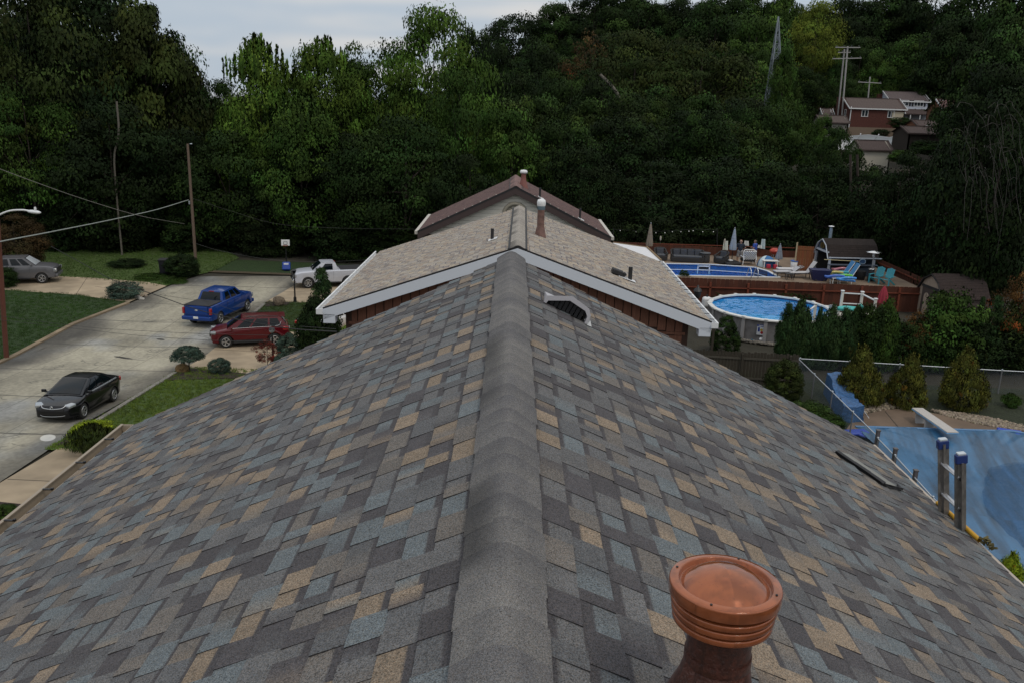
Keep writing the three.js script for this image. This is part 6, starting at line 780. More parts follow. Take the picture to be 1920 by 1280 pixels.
person('person in a bright blue shirt and tan shorts behind the patterned chair', 1413, 492, 1.76, Math.PI + 0.9, { foot: 0.13, arms: [[[-0.3, 1.2, 0.05], [-0.18, 1.14, 0.3]], [[0.28, 1.18, -0.02], [0.3, 0.96, 0.1]]] }, { skin: [0.36, 0.2, 0.14], shirt: [0.03, 0.075, 0.34], shorts: [0.34, 0.28, 0.2], shoes: [0.2, 0.2, 0.2], hair: [0.1, 0.08, 0.06] });

// towels over the fence, toys, table, loungers
{ const rail = (px, py) => atZ(px, py, -69.4); for (const [a, b, h, rgb, label] of [[[1356, 462], [1366, 450], 0.75, [0.62, 0.66, 0.6], 'white and green towel hung over the fence left of the parasol'], [[1396, 452], [1404, 456], 0.4, [0.6, 0.62, 0.6], 'small white towel on the fence behind the man in navy'], [[1428, 452], [1435, 454], 0.8, [0.5, 0.62, 0.66], 'pale blue towel hung over the fence right of the man in blue'], [[1423, 461], [1427, 461], 0.25, [0.7, 0.72, 0.72], 'little white cloth on the fence']]) { const p = rail(...a), q = rail(...b), g = new THREE.PlaneGeometry(Math.max(0.3, Math.abs(q.x - p.x)), h, 10, 8), v = g.attributes.position; for (let i = 0; i < v.count; i++) { v.setZ(i, 0.06 * Math.sin(v.getX(i) * 16 + v.getY(i) * 2)); v.setX(i, v.getX(i) * (1 - 0.25 * (v.getY(i) / h))); } g.computeVertexNormals(); single('towel', g.translate((p.x + q.x) / 2, (p.y + q.y) / 2 - h * 0.25, -69.35), std(rgb, 0.95), label, 'towel'); } }
{ const p = U(1437, 499), o = thing('toy_tent', 'blue and white round toy tent on the terrace', 'toy', p); part(o, 'tent', new THREE.SphereGeometry(0.72, 20, 10, 0, Math.PI * 1.25, 0, Math.PI / 2).scale(1, 1.1, 0.8), std([0.03, 0.14, 0.34], 0.7)); part(o, 'flap', new THREE.SphereGeometry(0.74, 12, 8, -0.9, 1.3, 0, Math.PI / 2).scale(1, 1.1, 0.8).rotateY(0.6), std([0.5, 0.6, 0.64], 0.7));
  const q = U(1440, 500), w = thing('toy_table', 'small white play table with red seats before the toy tent', 'toy', [q.x, UP, q.z + 0.5]); part(w, 'table_top', rbox(1.2, 0.05, 0.6, 0.02, 0, 0.55, 0), M.plastic); for (const x of [-0.5, 0.5]) for (const z of [-0.22, 0.22]) part(w, 'leg', box(0.07, 0.55, 0.07, x, 0.27, z), M.plastic); for (const x of [-0.2, 0.3]) part(w, 'seat', rbox(0.28, 0.3, 0.28, 0.04, x, 0.16, 0.35), std([0.42, 0.02, 0.05], 0.5));
  const r = U(1450, 496), k = thing('kettle_grill', 'red kettle grill on legs in front of the fence', 'grill', r); part(k, 'bowl', lathe([[0, 0.75], [0.22, 0.8], [0.36, 0.95], [0.38, 1.04]], 24), std([0.36, 0.03, 0.015], 0.35)); part(k, 'lid', lathe([[0.39, 1.04], [0.36, 1.16], [0.2, 1.27], [0, 1.3]], 24), std([0.4, 0.035, 0.015], 0.3)); for (let i = 0; i < 3; i++) part(k, 'leg', bar([Math.cos(i * 2.1) * 0.2, 0.8, Math.sin(i * 2.1) * 0.2], [Math.cos(i * 2.1) * 0.34, 0, Math.sin(i * 2.1) * 0.34], 0.03, 0.03, true), M.metal); part(k, 'handle', place(new THREE.TorusGeometry(0.06, 0.012, 6, 12, Math.PI), 0, 1.29, 0), M.black);
  const b = U(1489, 506), c = thing('bucket', 'white lidded bucket at the wooden screen', 'bucket', b); part(c, 'pail', lathe([[0, 0], [0.26, 0], [0.3, 0.62], [0, 0.63]], 20), M.white); part(c, 'lid', lathe([[0, 0.64], [0.32, 0.64], [0.32, 0.7], [0, 0.72]], 20), std([0.04, 0.12, 0.4], 0.5)); }
function lounger(label, px, py, turn, fr, cu, back) { const o = thing('lounger', label, 'lounger', U(px, py), turn); part(o, 'frame', [bar([-0.9, 0.34, 0.3], [0.7, 0.34, 0.3], 0.04), bar([-0.9, 0.34, -0.3], [0.7, 0.34, -0.3], 0.04), bar([-0.9, 0.34, -0.3], [-0.9, 0.34, 0.3], 0.04), bar([0.4, 0.34, 0.3], [0.95, back, 0.3], 0.04), bar([0.4, 0.34, -0.3], [0.95, back, -0.3], 0.04), bar([0.95, back, -0.3], [0.95, back, 0.3], 0.04)], fr); part(o, 'seat', rbox(1.35, 0.08, 0.6, 0.03, -0.25, 0.4, 0), cu); part(o, 'backrest', rbox(0.08, (back - 0.36) * 1.25, 0.6, 0.03, 0.7, (0.4 + back) / 2, 0, 0, 0, -Math.atan2(0.5, back - 0.36)), cu); for (const x of [-0.8, 0.5]) for (const z of [-0.3, 0.3]) part(o, 'leg', bar([x, 0.34, z], [x, 0, z], 0.04), fr); return o; }
lounger('dark framed lounger with white cushion at the right end of the long pool', 1474, 519, 0.15, M.blackMetal, std([0.42, 0.42, 0.44], 0.9), 0.75); lounger('dark framed chair with pale cushions facing the long pool', 1502, 521, 0.1, M.blackMetal, std([0.5, 0.49, 0.5], 0.9), 1.15); lounger('pale cushioned lounger behind the dark framed one', 1480, 514, 0.05, M.metal, std([0.55, 0.54, 0.55], 0.9), 0.6);
{ const p = U(1480, 525), o = thing('side_table', 'small dark table beside the dark framed lounger', 'side table', p); part(o, 'table_top', rbox(0.55, 0.04, 0.5, 0.015, 0, 0.45, 0), M.blackMetal); for (const x of [-0.22, 0.22]) for (const z of [-0.2, 0.2]) part(o, 'leg', bar([x, 0.45, z], [x, 0, z], 0.035), M.blackMetal); }
{ const p = U(1536, 526), o = thing('covered_table', 'navy blue cover over a table in front of the bar shed', 'covered furniture', p, -0.1), g = new THREE.BoxGeometry(1.4, 0.75, 0.95, 14, 8, 10), v = g.attributes.position; for (let i = 0; i < v.count; i++) { const y = v.getY(i) / 0.75 + 0.5, n = fbm(v.getX(i) * 3, v.getZ(i) * 3 + y, 3) - 0.5; v.setXYZ(i, v.getX(i) * (0.6 + 0.4 * y) + n * 0.06, y * 0.8 + n * 0.06, v.getZ(i) * (0.6 + 0.4 * y)); } g.computeVertexNormals(); part(o, 'cover', g, std([0.01, 0.014, 0.07], 0.6)); part(o, 'feet', [-0.3, 0.3].map((x) => rbox(0.16, 0.12, 0.3, 0.03, x, 0.05, 0.2)), M.black); }
{ const fl = [['white framed lounger loaded with pool floats, front one', 1580, 531], ['white framed lounger loaded with pool floats, rear one', 1572, 523]]; fl.forEach(([l, px, py], i) => lounger(l, px, py, 0.05, M.white, std([0.05, 0.2, 0.42], 0.7), 1.35 - i * 0.1));
  const c = [['lime', [0.12, 0.5, 0.05], 1578, 520], ['sky blue', [0.04, 0.25, 0.65], 1585, 525], ['turquoise', [0.03, 0.35, 0.45], 1572, 514], ['deep blue', [0.03, 0.12, 0.5], 1563, 521], ['pale yellow', [0.5, 0.42, 0.12], 1561, 514], ['pink', [0.45, 0.16, 0.2], 1575, 507]]; for (const [n, rgb, px, py] of c) { const p = U(px, py + 12), y = atZ(px, py, p.z).y - UP; single('pool_float', [rbox(1.3, 0.16, 0.5, 0.08, p.x, UP + y, p.z, 0, 0.1 + px * 0.01, 0.12), tube([[p.x - 0.6, UP + y + 0.08, p.z + 0.22], [p.x, UP + y + 0.2, p.z + 0.26], [p.x + 0.6, UP + y + 0.16, p.z + 0.22]], 0.09, 7)], phys(rgb, 0.35, { clearcoat: 0.4 }), `${n} pool float on the white loungers`, 'pool float'); }
  const sp = U(1566, 534), o = thing('side_table', 'small white plastic table in front of the float covered loungers', 'side table', [sp.x, UP, sp.z]); part(o, 'table_top', rbox(0.6, 0.04, 0.5, 0.015, 0, 0.48, 0), M.plastic); for (const x of [-0.24, 0.24]) for (const z of [-0.2, 0.2]) part(o, 'leg', bar([x, 0.48, z], [x * 1.1, 0, z], 0.045), M.plastic); }
{ const p = U(1632, 527), t = atZ(1632, 470, p.z), H = t.y - UP, o = thing('patio_heater', 'tall patio heater with a wide round reflector', 'patio heater', p); part(o, 'reflector', lathe([[0, H], [0.2, H - 0.02], [0.55, H - 0.1], [0.55, H - 0.12], [0, H - 0.08]], 28), M.chrome); part(o, 'burner', cyl(0.08, 0.1, 0.3, 16, 0, H - 0.28, 0), M.metal); part(o, 'pole', cyl(0.035, 0.035, H - 0.9, 10, 0, (H - 0.9) / 2 + 0.6, 0), M.metal); part(o, 'tank_housing', lathe([[0, 0.86], [0.2, 0.85], [0.22, 0.1], [0.26, 0.02], [0, 0]], 24), M.black); part(o, 'ring', place(new THREE.TorusGeometry(0.22, 0.025, 6, 20).rotateX(Math.PI / 2), 0, 0.86, 0), M.chrome); }
{ const p = U(1652, 533), tq = std([0.035, 0.27, 0.34], 0.6), o = thing('double_garden_seat', 'turquoise double slatted garden seat at the side fence', 'garden seat', p, -0.9); for (const sx of [-0.36, 0.36]) { for (let i = 0; i < 5; i++) part(o, 'back_slat', rbox(0.105, 0.8 - Math.abs(i - 2) * 0.07, 0.025, 0.01, sx + (i - 2) * 0.115, 0.78, -0.38 - 0.02, -0.38), tq); for (let i = 0; i < 4; i++) part(o, 'seat_slat', rbox(0.6, 0.025, 0.11, 0.01, sx, 0.42 - i * 0.02, 0.28 - i * 0.14), tq); } for (const x of [-0.74, 0, 0.74]) { part(o, 'armrest', rbox(0.14, 0.03, 0.72, 0.012, x, 0.62, 0.02), tq); part(o, 'leg', box(0.09, 0.62, 0.05, x, 0.31, 0.32), tq); part(o, 'leg', bar([x, 0.4, 0.2], [x, 0, -0.55], 0.05, 0.1), tq); } }

// ---------------------------------------------------------------- the bar shed and the beige shed, both with gambrel roofs
function shed(label, A, B, wy, W, Hk, Hr, wallMat, roofMat, trim, opts) {      // A, B: near bottom corners of the long front; the gable end faces left
  const L = A.distanceTo(B), o = thing('shed', label, 'shed', A.toArray(), Math.atan2(-(B.z - A.z), B.x - A.x)), h = wy, prof = [[0.12, h - 0.1], [-W * 0.2, Hk], [-W / 2, Hr], [-W * 0.8, Hk], [-W - 0.12, h - 0.1]];
  const gable = (x) => quads([[[x, 0, -0.02], [x, h, -0.02], [x, h, -W + 0.02], [x, 0, -W + 0.02]].reverse(), [[x, h, 0], [x, Hk - 0.05, -W * 0.2], [x, Hk - 0.05, -W * 0.8], [x, h, -W]].reverse(), [[x, Hk - 0.05, -W * 0.2], [x, Hr - 0.05, -W / 2], [x, Hk - 0.05, -W * 0.8]].reverse()]);
  if (!opts.open) part(o, 'gable_wall', gable(0.05), wallMat); part(o, 'gable_wall', gable(L - 0.05), wallMat); part(o, 'back_wall', box(L - 0.1, h, 0.06, L / 2, h / 2, -W + 0.05), wallMat);
  part(o, 'front_wall', opts.open ? [box(L - 0.1, h * 0.44, 0.06, L / 2, h * 0.22, -0.05), box(L - 0.1, h * 0.12, 0.06, L / 2, h * 0.93, -0.05)] : box(L - 0.1, h, 0.06, L / 2, h / 2, -0.05), wallMat);
  for (let i = 0; i < 4; i++) { const [z0, y0] = prof[i], [z1, y1] = prof[i + 1], n = 6; part(o, 'roof', Array.from({ length: n }, (_, k) => { const a = k / n, b = (k + 1.06) / n; return bar([L / 2, mixn(y0, y1, (a + b) / 2) + 0.02 * (i < 2 ? 1 : 1), mixn(z0, z1, (a + b) / 2)], [L / 2, mixn(y0, y1, (a + b) / 2) + 0.021, mixn(z0, z1, (a + b) / 2)], 0.001).scale(0, 0, 0).attributes ? quads([[[-0.12, mixn(y0, y1, a) + 0.035, mixn(z0, z1, a)], [L + 0.12, mixn(y0, y1, a) + 0.035, mixn(z0, z1, a)], [L + 0.12, mixn(y0, y1, b) + 0.015, mixn(z0, z1, b)], [-0.12, mixn(y0, y1, b) + 0.015, mixn(z0, z1, b)]], [[-0.12, mixn(y0, y1, a) - 0.01, mixn(z0, z1, a)], [L + 0.12, mixn(y0, y1, a) - 0.01, mixn(z0, z1, a)], [L + 0.12, mixn(y0, y1, a) + 0.035, mixn(z0, z1, a)], [-0.12, mixn(y0, y1, a) + 0.035, mixn(z0, z1, a)]]]) : null; }), roofMat); }
  part(o, 'rake_trim', prof.slice(0, -1).map((p, i) => bar([-0.12, p[1] - 0.04, p[0]], [-0.12, prof[i + 1][1] - 0.04, prof[i + 1][0]], 0.12, 0.05)), trim);
  return Object.assign(o, { L });
}
{
  const A = U(1551, 517), B = U(1640, 519), wall = std([0.075, 0.11, 0.165], 0.8, { map: rep(T.grain, 1.5) }), trim = std([0.42, 0.46, 0.52], 0.6), roof = std([0.034, 0.023, 0.02], 0.95, { map: T.rough });
  const o = shed('blue grey bar shed with gambrel roof, open front and stove pipe', A, B, 1.4, 2.5, 2.2, 2.56, wall, roof, trim, { open: true }), L = o.L;
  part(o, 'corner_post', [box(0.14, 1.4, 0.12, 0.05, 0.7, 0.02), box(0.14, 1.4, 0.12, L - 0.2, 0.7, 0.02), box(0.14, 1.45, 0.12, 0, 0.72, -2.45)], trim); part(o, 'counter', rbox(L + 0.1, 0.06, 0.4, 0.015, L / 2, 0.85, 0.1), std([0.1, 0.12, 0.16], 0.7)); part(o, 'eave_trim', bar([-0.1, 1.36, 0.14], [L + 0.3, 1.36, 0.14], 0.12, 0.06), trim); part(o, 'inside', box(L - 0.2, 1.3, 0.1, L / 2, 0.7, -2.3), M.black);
  part(o, 'gable_panel', quads([[[-0.02, 1.7, -0.2], [-0.02, 2.14, -0.52], [-0.02, 2.14, -1.98], [-0.02, 1.7, -2.3]].reverse(), [[-0.02, 2.14, -0.52], [-0.02, 2.5, -1.25], [-0.02, 2.14, -1.98]].reverse()]), wall); part(o, 'door_header', box(0.08, 0.14, 2.3, -0.05, 1.68, -1.25), trim);
  const cv = document.createElement('canvas'); cv.width = 128; cv.height = 64; const g = cv.getContext('2d'); g.fillStyle = '#8a7a20'; g.beginPath(); g.ellipse(64, 32, 62, 30, 0, 0, 7); g.fill(); g.fillStyle = '#1c1808'; for (let i = 0; i < 4; i++) g.fillRect(28 + i * 19, 20, 13, 22); const t = new THREE.CanvasTexture(cv); t.colorSpace = THREE.SRGBColorSpace;
  part(o, 'sign', place(new THREE.CylinderGeometry(0.42, 0.42, 0.04, 28).rotateX(Math.PI / 2).scale(1, 0.55, 1), -0.08, 2.05, -1.25, 0, -Math.PI / 2), std([0.3, 0.25, 0.06], 0.6, { map: t }), 'dark yellow oval sign with dark letters', true);
  part(o, 'stove_pipe', lathe([[0.12, 2.2], [0.12, 3.2], [0.11, 3.22], [0.11, 3.36]], 18).translate(0.55, 0, -1.6), std([0.25, 0.32, 0.4], 0.4, { metalness: 0.4 })); part(o, 'stove_pipe_cap', lathe([[0, 3.48], [0.2, 3.44], [0.2, 3.39], [0, 3.38]], 18).translate(0.55, 0, -1.6), M.white);
  const pa = atZ(1546, 487, A.z + 0.6), pb = atZ(1612, 490.5, B.z + 0.4), n = thing('pool_net', 'pool net on a long pale pole hung along the bar shed eave', 'pool net', pa.toArray()); part(n, 'pole', bar([0, 0, 0], pb.clone().sub(pa), 0.05, 0.05, true), std([0.5, 0.42, 0.24], 0.5)); const e = pb.clone().sub(pa); part(n, 'net_frame', tube([[e.x, e.y, e.z], [e.x + 0.15, e.y + 0.16, e.z], [e.x + 0.4, e.y + 0.12, e.z], [e.x + 0.42, e.y - 0.14, e.z], [e.x + 0.12, e.y - 0.15, e.z]], 0.025, 6, 30, true), std([0.3, 0.4, 0.5], 0.5)); part(n, 'net', new THREE.CircleGeometry(0.2, 16).translate(e.x + 0.25, e.y, e.z), std([0.03, 0.08, 0.18], 0.9));
  const sa = U(1491, 507), st = atZ(1491, 461, sa.z), sb = U(1522, 509), sc = thing('wooden_screen', 'orange brown wooden door screen beside the bar shed entrance', 'screen', sa.toArray(), Math.atan2(-(sb.z - sa.z), sb.x - sa.x)), w = sa.distanceTo(sb), hh = st.y - UP; const nb = 7; for (let i = 0; i < nb; i++) part(sc, 'plank', box(w / nb - 0.012, hh, 0.04, (i + 0.5) * w / nb, hh / 2, 0), std([0.25 + (i % 3) * 0.02, 0.085 + (i % 2) * 0.01, 0.028], 0.75, { map: T.grain })); part(sc, 'rail', [box(w, 0.12, 0.03, w / 2, hh * 0.12, 0.035), box(w, 0.12, 0.03, w / 2, hh * 0.88, 0.035)], std([0.2, 0.07, 0.025], 0.8)); part(sc, 'post', box(0.1, hh + 0.3, 0.1, -0.06, hh / 2 + 0.1, 0), std([0.4, 0.32, 0.2], 0.8));
  const dk = U(1612, 524); single('planter', [lathe([[0, 0], [0.34, 0], [0.42, 0.62], [0.38, 0.62], [0.36, 0.5], [0, 0.5]], 20, dk.x, UP, dk.z)], M.black, 'black round tub in front of the bar shed', 'tub');
}
{
  const A = at(1762, 603, YD), B = at(1846, 604, YD), wall = std([0.42, 0.33, 0.26], 0.8, { map: rep(T.grain, 1.5) }), o = shed('beige shed with dark gambrel roof and arched door panels behind the shrubs', A, B, 1.6, 3.0, 2.45, 2.9, std([0.06, 0.045, 0.04], 0.9), std([0.05, 0.033, 0.03], 0.95, { map: T.rough }), M.black, {});
  part(o, 'gable_panel', quads([[[-0.0, 0, -0.05], [-0.0, 1.6, -0.05], [-0.0, 1.6, -2.95], [-0.0, 0, -2.95]].reverse(), [[-0.0, 1.6, 0], [-0.0, 2.38, -0.6], [-0.0, 2.38, -2.4], [-0.0, 1.6, -3.0]].reverse(), [[-0.0, 2.38, -0.6], [-0.0, 2.82, -1.5], [-0.0, 2.38, -2.4]].reverse()]), wall); part(o, 'door', box(0.06, 1.85, 2.1, -0.03, 0.95, -1.4), std([0.045, 0.032, 0.028], 0.8)); for (const z of [-0.9, -1.85]) part(o, 'door_panel', [box(0.04, 1.2, 0.56, -0.07, 0.65, z), place(new THREE.CylinderGeometry(0.28, 0.28, 0.04, 20, 1, false, 0, Math.PI).rotateX(Math.PI / 2).rotateZ(Math.PI / 2), -0.07, 1.25, z, 0, Math.PI / 2)], wall); part(o, 'door_header', box(0.07, 0.16, 2.3, -0.04, 1.95, -1.4), M.black);
}
// beside the second house: porch roof, lantern, filter tank, patio awning, wrapped boat
{ const a = at(1245, 541, 5.0), b = at(1338, 601, 4.3), o = thing('porch_roof', 'dark brown lean-to roof beside the second house', 'porch', a.toArray()), p = [at(1238, 538, 5.2), at(1262, 538, 5.0), at(1340, 600, 4.4), at(1300, 605, 5.0)].map((v) => v.sub(a).toArray()); part(o, 'roof_sheet', [quads([p, p.map((v) => [v[0], v[1] - 0.12, v[2]]).reverse()]), bar(p[1], p[2], 0.14, 0.04), bar(p[2], p[3], 0.14, 0.04)], std([0.06, 0.036, 0.032], 0.9, { map: T.rough })); part(o, 'post', [bar([p[2][0], p[2][1], p[2][2]], [p[2][0], 1.7 - a.y, p[2][2]], 0.12), bar([p[1][0], p[1][1], p[1][2]], [p[1][0], 1.7 - a.y, p[1][2]], 0.12)], M.oldWood);
  const l = at(1308, 552, 3.6), q = thing('yard_lantern', 'black lantern on a post beyond the brown lean-to roof', 'lantern', [l.x, 1.7, l.z]); part(q, 'post', cyl(0.05, 0.06, 1.6, 10, 0, 0.8, 0), M.blackMetal); part(q, 'lantern_body', lathe([[0.08, 1.6], [0.2, 1.75], [0.24, 2.1], [0.2, 2.12]], 6), M.black); part(q, 'lantern_roof', lathe([[0.3, 2.1], [0.22, 2.24], [0.08, 2.34], [0.07, 2.45], [0, 2.5]], 6), M.blackMetal);
  const f = at(1325, 570, 2.4), t = thing('filter_tank', 'white rounded pool filter tank beside the brown lean-to roof', 'filter tank', [f.x, 1.9, f.z]); part(t, 'tank', rbox(0.62, 0.72, 0.5, 0.2, 0, 0.62, 0), M.white); part(t, 'stand', [box(0.08, 0.4, 0.08, -0.2, 0.15, 0), box(0.08, 0.4, 0.08, 0.2, 0.15, 0)], M.metal); part(t, 'valve', cyl(0.06, 0.06, 0.16, 12, 0, 1.02, 0), M.black); }
{ const c = [at(1150, 455, 5.4), at(1213, 464, 5.4), at(1240, 489, 5.1), at(1160, 500, 5.1)], o = thing('patio_awning', 'white flat patio roof behind the second house', 'awning', c[0].toArray()), p = c.map((v) => v.clone().sub(c[0]).toArray()); part(o, 'awning_sheet', [quads([p, p.map((v) => [v[0], v[1] - 0.06, v[2]]).reverse()])], std([0.66, 0.66, 0.68], 0.5)); part(o, 'edge_beam', [bar(p[1], p[2], 0.1, 0.14), bar(p[0], p[1], 0.1, 0.08)], std([0.2, 0.13, 0.06], 0.7)); part(o, 'post', [p[1], p[2]].map((v) => bar(v, [v[0], UP - c[0].y, v[2]], 0.1)), M.white);
  const w = atZ(1165, 446, -74), b = thing('wrapped_boat', 'something large wrapped in shiny grey sheeting behind the fence', 'covered boat', [w.x, w.y, -74], 0.15), g = new THREE.BoxGeometry(1.9, 0.9, 1.2, 16, 8, 8), v = g.attributes.position; for (let i = 0; i < v.count; i++) { const n = fbm(v.getX(i) * 2.4 + 9, v.getY(i) * 3 + v.getZ(i), 4) - 0.5; v.setXYZ(i, v.getX(i) * (1 + n * 0.3), v.getY(i) * (0.8 + 0.25 * v.getX(i)) + n * 0.4, v.getZ(i) + n * 0.3); } g.computeVertexNormals(); part(b, 'sheeting', toCreasedNormals(g, 0.3), phys([0.2, 0.22, 0.25], 0.2)); part(b, 'trestle', [-0.6, 0.6].map((x) => box(0.12, 5, 0.8, x, -2.9, 0)), M.oldWood); }
{ const o = thing('string_lights', 'string of small pale bulbs hung in front of the dark wood', 'string lights'), pts = [[1150, 430], [1210, 434], [1262, 433], [1300, 430], [1345, 432]].map(([x, y]) => atZ(x, y, -70.5)); part(o, 'cord', tube(pts, 0.012, 5, 40), M.black); for (const [x, y] of [[1163, 432], [1193, 434], [1230, 436], [1247, 436], [1261, 434], [1277, 434], [1292, 433], [1300, 432], [1318, 434], [1338, 434]]) part(o, 'bulb', ball(0.045, ...atZ(x, y + 1, -70.45).toArray()), M.plastic); for (const px of [1150, 1345]) part(o, 'pole', bar(atZ(px, 428, -70.5), atZ(px, 492, -70.5), 0.05), M.black);
  for (const [px, t, b, label] of [[1236, 444, 486, 'thin garden torch standing before the fence near the beige parasol'], [1356, 449, 486, 'thin garden torch left of the blue grey parasol'], [1494, 456, 470, 'short torch on the corner of the wooden screen']]) { const p = U(px, b), q = atZ(px, t, p.z), k = thing('garden_torch', label, 'torch', p); part(k, 'stake', cyl(0.02, 0.02, q.y - UP, 8, 0, (q.y - UP) / 2, 0), M.oldWood); part(k, 'burner', lathe([[0.03, -0.3], [0.07, -0.2], [0.06, 0], [0.02, 0.05]], 10, 0, q.y - UP, 0), std([0.45, 0.4, 0.33], 0.6)); } }
// ---------------------------------------------------------------- houses on the hill
function hillHouse(label, [ax, ay], [bx, by], z, topPy, D, wallMat, roofMat, ridgeUp, opts = {}) {   // pixels of the base of the front wall, left to right, at a distance
  const A = atZ(ax, ay, z), B = atZ(bx, by, z + (opts.dz ?? 0)), L = A.distanceTo(B), T2 = atZ((ax + bx) / 2, topPy, z), H = T2.y - (A.y + B.y) / 2, o = thing('house', label, 'house', [A.x, (A.y + B.y) / 2, A.z], Math.atan2(-(B.z - A.z), B.x - A.x));
  part(o, 'wall', [box(L, H + 2, 0.2, L / 2, (H - 2) / 2, -0.1), box(L, H + 2, 0.2, L / 2, (H - 2) / 2, -D + 0.1), side([[0, -2], [D, -2], [D, H], [D / 2, H + ridgeUp], [0, H]], 0.2).rotateY(Math.PI / 2).translate(0.1, 0, 0), side([[0, -2], [D, -2], [D, H], [D / 2, H + ridgeUp], [0, H]], 0.2).rotateY(Math.PI / 2).translate(L - 0.1, 0, 0)], wallMat);
  const e = 0.35, hip = opts.hip ?? 0, k = ridgeUp / (D / 2), fr = [[-e, H - k * e, e], [L + e, H - k * e, e], [L + e - hip, H + ridgeUp, -D / 2], [-e + hip, H + ridgeUp, -D / 2]], bk = [[L + e, H - k * e, -D - e], [-e, H - k * e, -D - e], fr[3], fr[2]];
  part(o, 'roof', [quads([fr, bk, ...(hip ? [[fr[0], fr[3], bk[1]], [fr[1], bk[0], fr[2]]] : [])]), bar([fr[3][0], fr[3][1] + 0.03, fr[3][2]], [fr[2][0], fr[2][1] + 0.03, fr[2][2]], 0.3, 0.08)], roofMat);
  part(o, 'fascia', [bar(fr[0], fr[1], 0.08, 0.22), ...(hip ? [] : [bar(fr[0], fr[3], 0.06, 0.25), bar(fr[1], fr[2], 0.06, 0.25)])], opts.trim ?? M.white);
  for (const [x, y, w, h, n] of opts.windows ?? []) { const f = part(o, 'window', [box(w + 0.16, 0.1, 0.08, x, y + h / 2, 0.03), box(w + 0.16, 0.1, 0.1, x, y - h / 2, 0.03), ...Array.from({ length: (n ?? 2) + 1 }, (_, i) => box(0.1, h, 0.08, x - w / 2 + i * w / (n ?? 2), y, 0.03))], M.white); part(f, 'pane', box(w, h, 0.04, x, y, 0.005), M.pane); if (opts.shutters) for (const s of [-1, 1]) part(o, 'shutter', box(0.4, h + 0.1, 0.06, x + s * (w / 2 + 0.32), y, 0.03), M.black); }
  for (const [z2, y, w, h] of opts.gableWindows ?? []) { const f = part(o, 'window', [box(0.08, 0.1, w + 0.16, -0.03, y + h / 2, z2), box(0.08, 0.1, w + 0.16, -0.03, y - h / 2, z2), box(0.08, h, 0.1, -0.03, y, z2 - w / 2), box(0.08, h, 0.1, -0.03, y, z2 + w / 2)], M.white); part(f, 'pane', box(0.04, h, w, -0.005, y, z2), M.pane); }
  if (opts.chimney) { const [x, zz, w, h] = opts.chimney; part(o, 'chimney', [box(w, h + H, w, x, (h + H) / 2, zz), box(w + 0.12, 0.15, w + 0.12, x, h + H, zz)], opts.chimneyMat ?? wallMat); }
  return Object.assign(o, { L, H });
}
const brick = std([0.15, 0.05, 0.038], 0.9, { map: T.rough }), orangeBrick = std([0.24, 0.095, 0.045], 0.9, { map: T.rough }), brownRoof = std([0.135, 0.1, 0.09], 0.95, { map: T.rough }), darkRoof = std([0.1, 0.07, 0.065], 0.95, { map: T.rough });
